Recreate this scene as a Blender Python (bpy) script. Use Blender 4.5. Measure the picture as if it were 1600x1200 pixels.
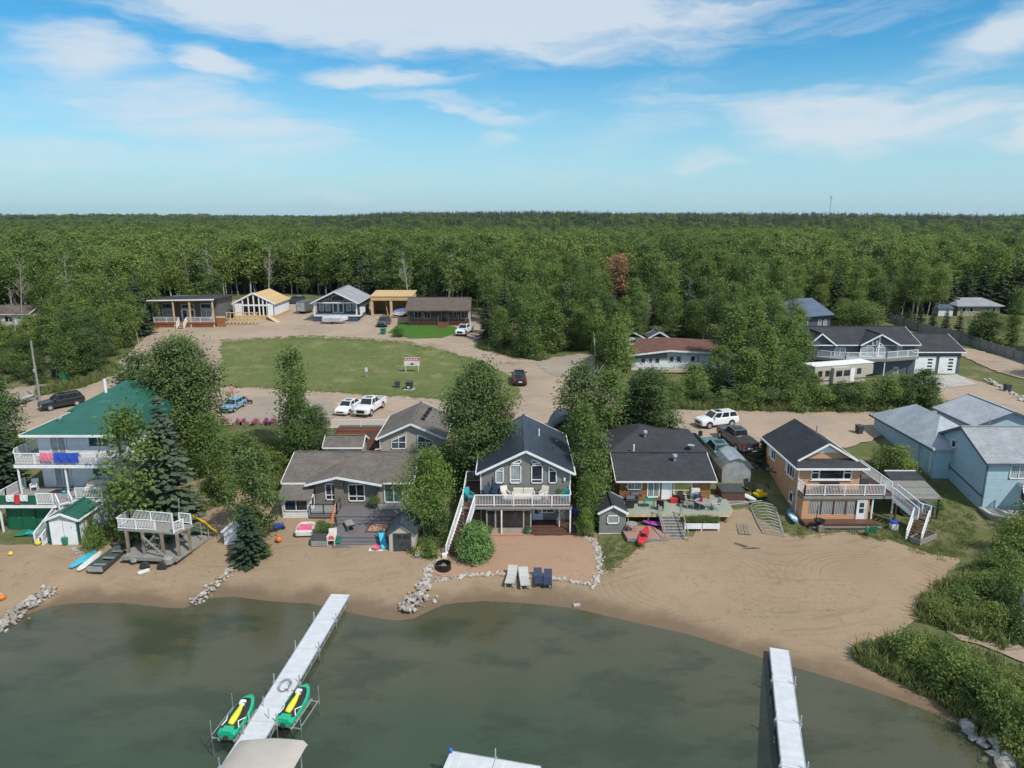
import bpy, bmesh, math, random
import numpy as np
from mathutils import Vector, Matrix
for o in list(bpy.data.objects): bpy.data.objects.remove(o)
scene = bpy.context.scene
COL = scene.collection
R = math.radians
# ---------------------------------------------------------------- camera model and terrain (numbers only)
CAM_H = 28.0; PITCH = math.radians(13.3); FPX = 1111.0
CP, SP = math.cos(PITCH), math.sin(PITCH)
def ray(u, v):                       # photo pixel (1600x1200) -> world direction
    a = (u-800)/FPX; b = -(v-600)/FPX
    return (a, CP + b*SP, -SP + b*CP)
def at_z(u, v, z):                   # where the pixel's ray meets the level z
    d = ray(u, v); t = (z-CAM_H)/d[2]
    return (d[0]*t, d[1]*t, z)
def at_y(u, v, y):                   # where the pixel's ray meets the upright plane at depth y
    d = ray(u, v); t = y/d[1]
    return (d[0]*t, y, CAM_H+d[2]*t)
def lerp(tab, x):
    if x <= tab[0][0]: return tab[0][1]
    for (a, fa), (b, fb) in zip(tab, tab[1:]):
        if x <= b:
            t = (x-a)/(b-a); return fa+(fb-fa)*t
    return tab[-1][1]
SHORE_PX = [(0,982),(40,958),(80,942),(120,936),(200,936),(290,946),(325,930),(365,926),(430,934),(490,937),(545,950),(600,961),(640,964),
            (672,948),(700,937),(760,933),(830,937),(900,945),(950,957),(1010,970),(1080,986),(1150,1008),(1205,1026),
            (1260,1041),(1330,1062),(1400,1085),(1460,1108),(1510,1136),(1550,1165),(1580,1198)]
SHORE = sorted((p[0], p[1]) for p in (at_z(u, v, 0) for u, v in SHORE_PX))
SHORE = [(-300, SHORE[0][1]-18), (-80, SHORE[0][1]-3)] + SHORE + [(SHORE[-1][0]+3, SHORE[-1][1]-6), (SHORE[-1][0]+8, 12), (60, -30), (300, -60)]
PROF_S = [(-90,-4.0),(-40,-2.6),(-20,-1.5),(-10,-0.85),(-4,-0.38),(0,0.0),(3,0.3),(8,0.8),(13,1.1),(16,1.6),(22,2.9),(28,4.4),(40,8.0),(400,80.)]
PROF_Y = [(0,1.1),(50,1.1),(56,1.1),(59,1.15),(62,1.6),(66,2.5),(72,3.6),(77,4.05),(86,4.25),(97,4.6),(112,5.4),(128,6.2),(148,7.0),(178,7.6),(230,7.6),
          (350,7.0),(650,5.0),(1200,6.0),(1800,13.0),(2600,20.0),(4000,22.0),(9000,22.0)]
def shore_y(x): return lerp(SHORE, x)
def zt(x, y):
    s = y - shore_y(x)
    z = 0.
    for k in (-1.2, 0., 1.2): z += min(lerp(PROF_S, s+k), lerp(PROF_Y, y+k))
    z /= 3.
    if y > 500:
        z += (min(1., (y-500)/1200.))*5.5*(math.sin(x*.0021+1.1)+.7*math.sin(x*.0053+y*.001)+.4*math.sin(x*.013+2+y*.002))
    return z
def G(u, v, dz=0.0):                 # pixel -> point on the ground
    d = ray(u, v); t = 20.; st = 4.; prev = t
    while t < 12000:
        x, y, z = d[0]*t, d[1]*t, CAM_H+d[2]*t
        if z < zt(x, y)+dz:
            lo, hi = prev, t
            for _ in range(24):
                m = (lo+hi)/2
                if CAM_H+d[2]*m < zt(d[0]*m, d[1]*m)+dz: hi = m
                else: lo = m
            return (d[0]*hi, d[1]*hi, zt(d[0]*hi, d[1]*hi)+dz)
        prev = t; t += st; st *= 1.02
    return (d[0]*t, d[1]*t, zt(d[0]*t, d[1]*t)+dz)
def proj(x, y, z):                   # world -> pixel
    zz = z-CAM_H; dep = y*CP - zz*SP; up = y*SP + zz*CP
    return (800+FPX*x/dep, 600-FPX*up/dep)
# ---------------------------------------------------------------- camera, sky, sun, exposure
cam = bpy.data.cameras.new('camera'); cam_o = bpy.data.objects.new('camera', cam); COL.objects.link(cam_o)
cam_o.location = (0, 0, CAM_H); cam_o.rotation_euler = (R(90)-PITCH, 0, 0)
cam.sensor_width = 36; cam.lens = 36*FPX/1600; cam.clip_start = .5; cam.clip_end = 20000
scene.camera = cam_o
scene.render.engine = 'CYCLES'
scene.cycles.max_bounces = 6; scene.cycles.diffuse_bounces = 4; scene.cycles.glossy_bounces = 3; scene.cycles.transparent_max_bounces = 8
scene.view_settings.view_transform = 'Standard'; scene.view_settings.look = 'None'
scene.view_settings.exposure = 0.4; scene.view_settings.gamma = 1.0; scene.view_settings.use_curve_mapping = False
TO_SUN = Vector((.60, -.58, 1.0)).normalized()
SUN_EL = math.asin(TO_SUN.z); SUN_AZ = math.atan2(TO_SUN.x, TO_SUN.y)
sun = bpy.data.lights.new('sun', 'SUN'); sun_o = bpy.data.objects.new('sun', sun); COL.objects.link(sun_o)
sun.energy = 3.2; sun.angle = R(1.2); sun.color = (1.0, .95, .87)
sun_o.rotation_euler = TO_SUN.to_track_quat('Z', 'Y').to_euler(); sun_o.location = (40, -40, 120)

def nd(nt, t, ins=None, **kw):
    n = nt.nodes.new(t)
    for k, v in kw.items(): setattr(n, k, v)
    for k, v in (ins or {}).items():
        s = n.inputs[k]
        if isinstance(v, bpy.types.NodeSocket): nt.links.new(v, s)
        else: s.default_value = v
    return n
def mth(nt, op, a, b=0.0, c=0.0, clamp=False):
    n = nt.nodes.new('ShaderNodeMath'); n.operation = op; n.use_clamp = clamp
    for i, v in enumerate((a, b, c)):
        if isinstance(v, bpy.types.NodeSocket): nt.links.new(v, n.inputs[i])
        else: n.inputs[i].default_value = v
    return n.outputs[0]
def col4(c): return (c[0], c[1], c[2], 1.0)
def mixc(nt, f, a, b, blend='MIX'):
    n = nt.nodes.new('ShaderNodeMix'); n.data_type = 'RGBA'; n.blend_type = blend
    for i, v in ((0, f), (6, a), (7, b)):
        if isinstance(v, bpy.types.NodeSocket): nt.links.new(v, n.inputs[i])
        else: n.inputs[i].default_value = v if i == 0 else col4(v)
    return n.outputs[2]
def noise(nt, vec, scale, detail=3, rough=.55, dist=0.0):
    return nd(nt, 'ShaderNodeTexNoise', {'Vector': vec, 'Scale': scale, 'Detail': detail, 'Roughness': rough, 'Distortion': dist}).outputs['Fac']
def sstep(nt, v, a, b):
    n = nd(nt, 'ShaderNodeMapRange', {'Value': v, 'From Min': a, 'From Max': b}, interpolation_type='SMOOTHSTEP'); return n.outputs[0]
def vscale(nt, vec, s, rot=(0,0,0)):
    return nd(nt, 'ShaderNodeMapping', {'Vector': vec, 'Scale': s, 'Rotation': rot}).outputs[0]

world = bpy.data.worlds.new('World'); scene.world = world; world.use_nodes = True
wt = world.node_tree; wt.nodes.clear()
sky = nd(wt, 'ShaderNodeTexSky', sky_type='NISHITA')
sky.sun_disc = False; sky.sun_elevation = SUN_EL; sky.sun_rotation = SUN_AZ
sky.air_density = 1.0; sky.dust_density = .35; sky.ozone_density = 3.5; sky.altitude = 500
skyc = nd(wt, 'ShaderNodeHueSaturation', {'Saturation': 1.42, 'Value': .9, 'Hue': .487, 'Color': sky.outputs[0]}).outputs[0]
wdir = nd(wt, 'ShaderNodeTexCoord').outputs['Generated']
sx = nd(wt, 'ShaderNodeSeparateXYZ', {'Vector': wdir})
AZ = mth(wt, 'ARCTAN2', sx.outputs[0], sx.outputs[1]); EL = mth(wt, 'ARCSINE', sx.outputs[2])
ae = nd(wt, 'ShaderNodeCombineXYZ', {0: AZ, 1: EL, 2: 0.0}).outputs[0]
# wispy stretched noise that runs over the whole sky
warp = noise(wt, vscale(wt, ae, (3, 9, 1)), 1.6, 4)
aew = nd(wt, 'ShaderNodeVectorMath', {0: ae, 1: nd(wt, 'ShaderNodeCombineXYZ', {0: mth(wt, 'MULTIPLY', mth(wt, 'SUBTRACT', warp, .5), .22), 1: mth(wt, 'MULTIPLY', mth(wt, 'SUBTRACT', warp, .5), .07), 2: 0.0}).outputs[0]}, operation='ADD').outputs[0]
n1 = noise(wt, vscale(wt, aew, (4, 17, 1), (0, 0, R(-6))), 1.3, 7, .58)
n2 = noise(wt, vscale(wt, aew, (9, 60, 1), (0, 0, R(7))), 1.1, 6, .62)
nn = mth(wt, 'ADD', mth(wt, 'MULTIPLY', n1, .68), mth(wt, 'MULTIPLY', n2, .32))
def dirpx(u, v):
    d = Vector(ray(u, v)).normalized(); return math.atan2(d.x, d.y), math.asin(d.z)
CLOUDS = [(640,22,640,86,-2,1.25),(1010,40,300,40,6,.85),(340,98,120,30,-3,1.0),(610,118,120,26,0,.85),(310,190,300,75,-14,.62),(700,168,200,16,-7,.62),
          (785,214,56,18,8,.6),(1330,185,310,66,-4,1.0),(1560,62,200,48,18,.85),(1590,206,110,34,0,.85),(1085,252,80,17,-9,.6),(1560,178,90,12,12,.7),
          (120,80,160,60,0,.8),(1000,200,200,90,20,.22),(60,250,200,50,-10,.3)]
cov = None
for (u, v, ru, rv, tilt, st) in CLOUDS:
    a0, e0 = dirpx(u, v); a1, _ = dirpx(u+ru*.5, v); _, e1 = dirpx(u, v-rv*.5)
    m = nd(wt, 'ShaderNodeMapping', {'Vector': aew, 'Location': (a0, e0, 0), 'Rotation': (0, 0, R(tilt)), 'Scale': (2*abs(a1-a0), 2*abs(e1-e0), 1)}, vector_type='TEXTURE')
    ln = nd(wt, 'ShaderNodeVectorMath', {0: m.outputs[0]}, operation='LENGTH').outputs['Value']
    g = mth(wt, 'MULTIPLY', sstep(wt, ln, 1.25, .1), st)
    cov = g if cov is None else mth(wt, 'MAXIMUM', cov, g)
high = mth(wt, 'MULTIPLY', sstep(wt, EL, R(14), R(22)), .6)     # unseen cirrus above the frame, its cover set for fill light and reflections
cov = mth(wt, 'MAXIMUM', cov, high)
den = sstep(wt, mth(wt, 'ADD', mth(wt, 'MULTIPLY', cov, .62), mth(wt, 'MULTIPLY', mth(wt, 'SUBTRACT', nn, .5), 1.5)), -.02, .62)
den = mth(wt, 'MULTIPLY', den, .86)
hz = sstep(wt, EL, R(13), R(-1))                                  # pale air towards the horizon
base = mixc(wt, mth(wt, 'MULTIPLY', hz, .9), skyc, (2.5, 4.35, 5.2))
cl = mixc(wt, den, base, (4.7, 5.15, 5.6))
bg = nd(wt, 'ShaderNodeBackground', {'Color': cl, 'Strength': .115})
nd(wt, 'ShaderNodeOutputWorld', {'Surface': bg.outputs[0]})
# ---------------------------------------------------------------- materials
MATS = {}
def pmat(name):
    m = bpy.data.materials.new(name); m.use_nodes = True; nt = m.node_tree
    b = nt.nodes['Principled BSDF']; MATS[name] = m
    return m, nt, b
def obco(nt, kind='Object'): return nd(nt, 'ShaderNodeTexCoord').outputs[kind]
def wpos(nt): return nd(nt, 'ShaderNodeNewGeometry').outputs['Position']
def mk(name, c1, c2=None, scale=1.5, rough=.7, metal=0.0, bump=0.0, bscale=30, lines=(), stretch=(1,1,1), spec=.4, fine=.12, wear=None):
    """plain surface: two tones of large noise, fine speckle, optional joints: lines = [(axis, period, width, darken)]"""
    m, nt, b = pmat(name); co = obco(nt)
    c2 = c2 or tuple(x*.78 for x in c1)
    v = vscale(nt, co, stretch)
    c = mixc(nt, sstep(nt, noise(nt, v, scale, 4), .35, .68), c1, c2)
    f = noise(nt, v, bscale, 3)
    c = mixc(nt, mth(nt, 'MULTIPLY', sstep(nt, f, .45, .75), fine*2), c, tuple(x*.55 for x in c1))
    if wear: c = mixc(nt, mth(nt, 'MULTIPLY', sstep(nt, noise(nt, v, wear[1], 6, .65), .55, .7), wear[2]), c, wear[0])
    h = f
    if lines:
        s = nd(nt, 'ShaderNodeSeparateXYZ', {'Vector': co})
        for (ax, per, wid, dk) in lines:
            fr = mth(nt, 'FRACT', mth(nt, 'DIVIDE', s.outputs[ax], per))
            k = mth(nt, 'LESS_THAN', fr, wid)
            # every board or course a little different
            idx = mth(nt, 'FLOOR', mth(nt, 'DIVIDE', s.outputs[ax], per))
            wn = nd(nt, 'ShaderNodeTexWhiteNoise', {'W': idx}, noise_dimensions='1D').outputs['Value']
            c = mixc(nt, mth(nt, 'MULTIPLY', wn, .22), c, tuple(x*.6 for x in c1))
            c = mixc(nt, mth(nt, 'MULTIPLY', k, dk), c, tuple(x*.2 for x in c1))
            h = mth(nt, 'SUBTRACT', h, mth(nt, 'MULTIPLY', k, 1.2))
    nt.links.new(c, b.inputs['Base Color'])
    b.inputs['Roughness'].default_value = rough; b.inputs['Metallic'].default_value = metal
    b.inputs['Specular IOR Level'].default_value = spec
    if bump:
        bp = nd(nt, 'ShaderNodeBump', {'Height': h, 'Strength': bump, 'Distance': .02}); nt.links.new(bp.outputs[0], b.inputs['Normal'])
    return m
def shingle(name, c1, c2, ax=1, metal=False):
    """roof covering; ax = local axis that runs up the slope"""
    m, nt, b = pmat(name); co = obco(nt); s = nd(nt, 'ShaderNodeSeparateXYZ', {'Vector': co})
    a, o = s.outputs[ax], s.outputs[1-ax]
    if metal:
        row = mth(nt, 'FLOOR', mth(nt, 'DIVIDE', a, .42)); wn = nd(nt, 'ShaderNodeTexWhiteNoise', {'W': row}, noise_dimensions='1D').outputs['Value']
        k = mth(nt, 'LESS_THAN', mth(nt, 'FRACT', mth(nt, 'DIVIDE', a, .42)), .12); idw = wn
    else:
        row = mth(nt, 'FLOOR', mth(nt, 'DIVIDE', a, .15))
        oo = mth(nt, 'FLOOR', mth(nt, 'DIVIDE', mth(nt, 'ADD', o, mth(nt, 'MULTIPLY', row, .37)), .33))
        idw = nd(nt, 'ShaderNodeTexWhiteNoise', {'Vector': nd(nt, 'ShaderNodeCombineXYZ', {0: row, 1: oo, 2: 0.0}).outputs[0]}, noise_dimensions='2D').outputs['Value']
        k = mth(nt, 'LESS_THAN', mth(nt, 'FRACT', mth(nt, 'DIVIDE', a, .15)), .2)
    c = mixc(nt, mth(nt, 'MULTIPLY', idw, .35 if metal else .75), c1, c2)
    c = mixc(nt, mth(nt, 'MULTIPLY', sstep(nt, noise(nt, co, .5, 5), .4, .7), .35), c, tuple(x*1.5 for x in c1))
    c = mixc(nt, mth(nt, 'MULTIPLY', sstep(nt, noise(nt, vscale(nt, co, (1,1,.2)), 2.2, 5, .7), .55, .75), .3), c, tuple(x*.6 for x in c1))
    c = mixc(nt, mth(nt, 'MULTIPLY', k, .45), c, tuple(x*.35 for x in c1))
    nt.links.new(c, b.inputs['Base Color']); b.inputs['Roughness'].default_value = .42 if metal else .9
    b.inputs['Specular IOR Level'].default_value = .5 if metal else .25
    bp = nd(nt, 'ShaderNodeBump', {'Height': mth(nt, 'ADD', mth(nt, 'MULTIPLY', k, -1.0), mth(nt, 'MULTIPLY', idw, .4)), 'Strength': .35, 'Distance': .02}); nt.links.new(bp.outputs[0], b.inputs['Normal'])
    return m
def glassy(name, c, rough=.06, curtain=None):
    m, nt, b = pmat(name); co = obco(nt)
    cc = mixc(nt, sstep(nt, noise(nt, co, 1.3, 2), .4, .65), c, tuple(x*2.2+.004 for x in c))
    if curtain:
        w = nd(nt, 'ShaderNodeTexWave', {'Vector': vscale(nt, co, (1,1,.03)), 'Scale': 2.2, 'Distortion': 2.5, 'Detail': 2}).outputs['Fac']
        cc = mixc(nt, sstep(nt, w, .25, .8), cc, curtain)
    nt.links.new(cc, b.inputs['Base Color']); b.inputs['Roughness'].default_value = rough; b.inputs['Specular IOR Level'].default_value = .65
    return m
mk('white', (.78,.78,.77), (.68,.69,.69), rough=.5, fine=.05)
mk('white_siding', (.74,.75,.76), (.66,.67,.68), rough=.55, lines=[(2,.2,.12,.35)])
mk('white_metal_siding', (.72,.74,.74), (.64,.66,.66), rough=.45, lines=[(1,.3,.2,.4)])
mk('black', (.02,.02,.022), (.035,.035,.035), rough=.5, fine=.05)
mk('rubber', (.025,.025,.025), (.045,.043,.04), rough=.85)
mk('steel', (.45,.46,.47), (.33,.34,.35), rough=.42, metal=.8, fine=.1)
mk('aluminium', (.62,.64,.65), (.5,.52,.53), rough=.38, metal=.75, fine=.08)
mk('galv', (.42,.43,.42), (.3,.31,.31), rough=.6, metal=.35)
mk('concrete', (.42,.40,.37), (.33,.31,.28), rough=.9, bump=.3, wear=((.25,.23,.2), 1.4, .5))
mk('painted_shade', (.022,.02,.018), rough=.9)  # near black, shade put into the colour
mk('wood_grey', (.30,.285,.26), (.21,.195,.175), rough=.85, lines=[(0,.14,.1,.6)], stretch=(6,1,6), scale=1.2)
mk('wood_grey_y', (.30,.285,.26), (.21,.195,.175), rough=.85, lines=[(1,.14,.1,.6)], stretch=(1,6,6), scale=1.2)
mk('wood_old', (.27,.225,.17), (.17,.14,.105), rough=.85, stretch=(1,1,.3), scale=4)
mk('wood_raw', (.62,.45,.26), (.5,.34,.18), rough=.75, stretch=(1,1,.3), scale=3)
mk('osb', (.58,.40,.2), (.47,.31,.15), rough=.8, scale=5, lines=[(0,1.22,.012,.6)])
mk('wood_red', (.28,.10,.05), (.19,.065,.035), rough=.65, lines=[(2,.28,.07,.6)], scale=2, stretch=(.4,1,2))
mk('wood_brown', (.13,.065,.045), (.085,.043,.032), rough=.55, lines=[(1,.14,.08,.6)], stretch=(.5,6,1))
mk('wood_brown_x', (.15,.08,.055), (.1,.055,.04), rough=.55, lines=[(0,.14,.08,.6)], stretch=(6,.5,1))
mk('cedar', (.33,.15,.06), (.24,.10,.04), rough=.6, lines=[(2,.2,.1,.45)])
glassy('glass', (.012,.016,.02)); glassy('glass_blue', (.03,.045,.06)); glassy('glass_green', (.04,.075,.07))
glassy('glass_curtain', (.06,.06,.06), .1, (.42,.42,.40)); glassy('glass_yellow', (.2,.16,.05), .1, (.5,.38,.08)); glassy('glass_pale', (.16,.18,.19), .08, (.36,.38,.38))
m, nt, b = pmat('rail_glass'); b.inputs['Base Color'].default_value = (.75,.82,.84,1); b.inputs['Roughness'].default_value = .05; b.inputs['Alpha'].default_value = .14
def paint(name, c, rough=.28, metal=.0, coat=.6):
    m, nt, b = pmat(name); co = obco(nt)
    cc = mixc(nt, mth(nt, 'MULTIPLY', sstep(nt, noise(nt, co, 3, 5, .65), .5, .75), .22), c, tuple(x*.7+.02 for x in c))
    s = nd(nt, 'ShaderNodeSeparateXYZ', {'Vector': co})
    cc = mixc(nt, mth(nt, 'MULTIPLY', sstep(nt, mth(nt, 'ADD', s.outputs[2], mth(nt, 'MULTIPLY', noise(nt, co, 4), .25)), .5, .15), .3), cc, (.3,.25,.19))   # road dust on the sills
    nt.links.new(cc, b.inputs['Base Color']); b.inputs['Roughness'].default_value = rough; b.inputs['Metallic'].default_value = metal
    b.inputs['Coat Weight'].default_value = coat; b.inputs['Coat Roughness'].default_value = .08
    return m
# ---------------------------------------------------------------- mesh helpers
class MB:
    def __init__(s): s.v = []; s.f = []; s.mi = []; s.m = 0
    def add(s, vs, fs):
        n = len(s.v); s.v += [tuple(p) for p in vs]; s.f += [tuple(i+n for i in f) for f in fs]; s.mi += [s.m]*len(fs); return s
    def box(s, x0, x1, y0, y1, z0, z1):
        return s.add([(x0,y0,z0),(x1,y0,z0),(x1,y1,z0),(x0,y1,z0),(x0,y0,z1),(x1,y0,z1),(x1,y1,z1),(x0,y1,z1)],
                     [(0,3,2,1),(4,5,6,7),(0,1,5,4),(1,2,6,5),(2,3,7,6),(3,0,4,7)])
    def slab(s, pts, th, d=(0,0,-1)):                 # polygon extruded by th along d
        n = len(pts); q = [tuple(p[i]+d[i]*th for i in range(3)) for p in pts]
        return s.add(list(pts)+q, [tuple(range(n)), tuple(range(2*n-1, n-1, -1))]+[(i, i+n, (i+1)%n+n, (i+1)%n) for i in range(n)])
    def bar(s, p, q, w, h=None, up=(0,0,1)):          # square bar between two points
        p = Vector(p); q = Vector(q); d = q-p
        if d.length < 1e-6: return s
        d.normalize(); u = Vector(up)
        if abs(d.dot(u)) > .98: u = Vector((0,1,0))
        a = d.cross(u).normalized(); c = a.cross(d).normalized(); h = h or w
        r = [a*(i*w/2)+c*(j*h/2) for i, j in ((-1,-1),(1,-1),(1,1),(-1,1))]
        return s.add([p+e for e in r]+[q+e for e in r], [(0,1,2,3),(7,6,5,4),(0,4,5,1),(1,5,6,2),(2,6,7,3),(3,7,4,0)])
    def tube(s, pts, rad, n=6, cap=True):
        pts = [Vector(p) for p in pts]; rs = rad if isinstance(rad, (list, tuple)) else [rad]*len(pts)
        vs = []; fs = []
        for i, p in enumerate(pts):
            d = (pts[min(i+1, len(pts)-1)]-pts[max(i-1, 0)]).normalized(); u = Vector((0,0,1)) if abs(d.z) < .9 else Vector((1,0,0))
            a = d.cross(u).normalized(); c = a.cross(d).normalized()
            for k in range(n):
                t = 2*math.pi*k/n; vs.append(p+(a*math.cos(t)+c*math.sin(t))*rs[i])
            if i:
                b0 = (i-1)*n; b1 = i*n
                for k in range(n): fs.append((b0+k, b0+(k+1)%n, b1+(k+1)%n, b1+k))
        if cap: fs.append(tuple(range(n))); fs.append(tuple(range(len(vs)-1, len(vs)-n-1, -1)))
        return s.add(vs, fs)
    def lathe(s, prof, n=14, c=(0,0,0)):              # prof = [(r, z)]
        vs = []; fs = []
        for i, (r, z) in enumerate(prof):
            for k in range(n):
                t = 2*math.pi*k/n; vs.append((c[0]+r*math.cos(t), c[1]+r*math.sin(t), c[2]+z))
            if i:
                for k in range(n): fs.append(((i-1)*n+k, (i-1)*n+(k+1)%n, i*n+(k+1)%n, i*n+k))
        fs.append(tuple(range(n-1, -1, -1))); fs.append(tuple(range(len(vs)-n, len(vs))))
        return s.add(vs, fs)
    def rings(s, rs, closed=True, cap=True):          # loft through rings of equal count
        n = len(rs[0]); vs = [p for r in rs for p in r]; fs = []
        for i in range(len(rs)-1):
            for k in range(n if closed else n-1): fs.append((i*n+k, i*n+(k+1)%n, (i+1)*n+(k+1)%n, (i+1)*n+k))
        if cap: fs.append(tuple(range(n-1, -1, -1))); fs.append(tuple((len(rs)-1)*n+k for k in range(n)))
        return s.add(vs, fs)
    def build(s, name, mats, parent=None, smooth=False, bevel=0, loc=None, sub=0):
        me = bpy.data.meshes.new(name); me.from_pydata(s.v, [], s.f)
        mats = mats if isinstance(mats, (list, tuple)) else [mats]
        for m in mats: me.materials.append(MATS[m] if isinstance(m, str) else m)
        if len(mats) > 1: me.polygons.foreach_set('material_index', s.mi)
        bm = bmesh.new(); bm.from_mesh(me); bmesh.ops.recalc_face_normals(bm, faces=bm.faces)
        if bevel: bmesh.ops.bevel(bm, geom=[e for e in bm.edges if len(e.link_faces) == 2 and e.calc_face_angle(0) > .5], offset=bevel, segments=2, affect='EDGES', profile=.6)
        bm.to_mesh(me); bm.free()
        if smooth: me.polygons.foreach_set('use_smooth', [True]*len(me.polygons))
        o = bpy.data.objects.new(name, me); COL.objects.link(o); o.parent = parent
        if loc: o.location = loc
        if sub:
            md = o.modifiers.new('s', 'SUBSURF'); md.levels = sub; md.render_levels = sub
        return o
def tag(o, label=None, cat=None, group=None, kind=None):
    if label: o['label'] = label
    if cat: o['category'] = cat
    if group: o['group'] = group
    if kind: o['kind'] = kind
    return o
def thing(name, label, cat, loc=(0,0,0), rz=0, group=None):
    o = bpy.data.objects.new(name, None); COL.objects.link(o); o.location = loc; o.rotation_euler = (0,0,rz); o.empty_display_size = .3
    return tag(o, label, cat, group)
def copy_tree(o, parent=None):
    c = o.copy(); COL.objects.link(c); c.parent = parent
    for ch in o.children: copy_tree(ch, c)
    return c
def inst(name, mesh, parent=None, loc=(0,0,0), rot=(0,0,0), sc=(1,1,1)):
    o = bpy.data.objects.new(name, mesh); COL.objects.link(o); o.parent = parent; o.location = loc; o.rotation_euler = rot; o.scale = sc
    return o
def on_ground(u, v, dz=0.0): p = G(u, v); return (p[0], p[1], p[2]+dz)
rnd = random.Random(7)
# ---------------------------------------------------------------- ground, beach, road, lawns, water
def grass_mat(name, cols, dry, dry_amt, sc=1.0):
    m, nt, b = pmat(name); p = wpos(nt)
    c = mixc(nt, sstep(nt, noise(nt, p, .13*sc, 5), .35, .65), cols[0], cols[1])
    c = mixc(nt, sstep(nt, noise(nt, p, .9*sc, 6, .7), .4, .7), c, cols[2])
    c = mixc(nt, mth(nt, 'MULTIPLY', sstep(nt, noise(nt, p, .22*sc, 7, .72), .5, .68), dry_amt), c, dry)
    fine = noise(nt, vscale(nt, p, (1, 1, .3)), 5.5, 5, .8)
    c = mixc(nt, mth(nt, 'MULTIPLY', sstep(nt, fine, .42, .7), .55), c, tuple(x*.45 for x in cols[0]))
    nt.links.new(c, b.inputs['Base Color']); b.inputs['Roughness'].default_value = .95; b.inputs['Specular IOR Level'].default_value = .1
    nt.links.new(nd(nt, 'ShaderNodeBump', {'Height': fine, 'Strength': .6, 'Distance': .12}).outputs[0], b.inputs['Normal'])
grass_mat('ground', [(.115,.135,.05),(.15,.155,.065),(.095,.11,.045)], (.27,.22,.135), .8)
grass_mat('lawn', [(.125,.155,.05),(.165,.18,.068),(.095,.13,.04)], (.27,.235,.13), .75, 1.3)
grass_mat('lawn_green', [(.06,.15,.022),(.075,.165,.026),(.05,.125,.02)], (.12,.16,.04), .25, 2)
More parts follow.
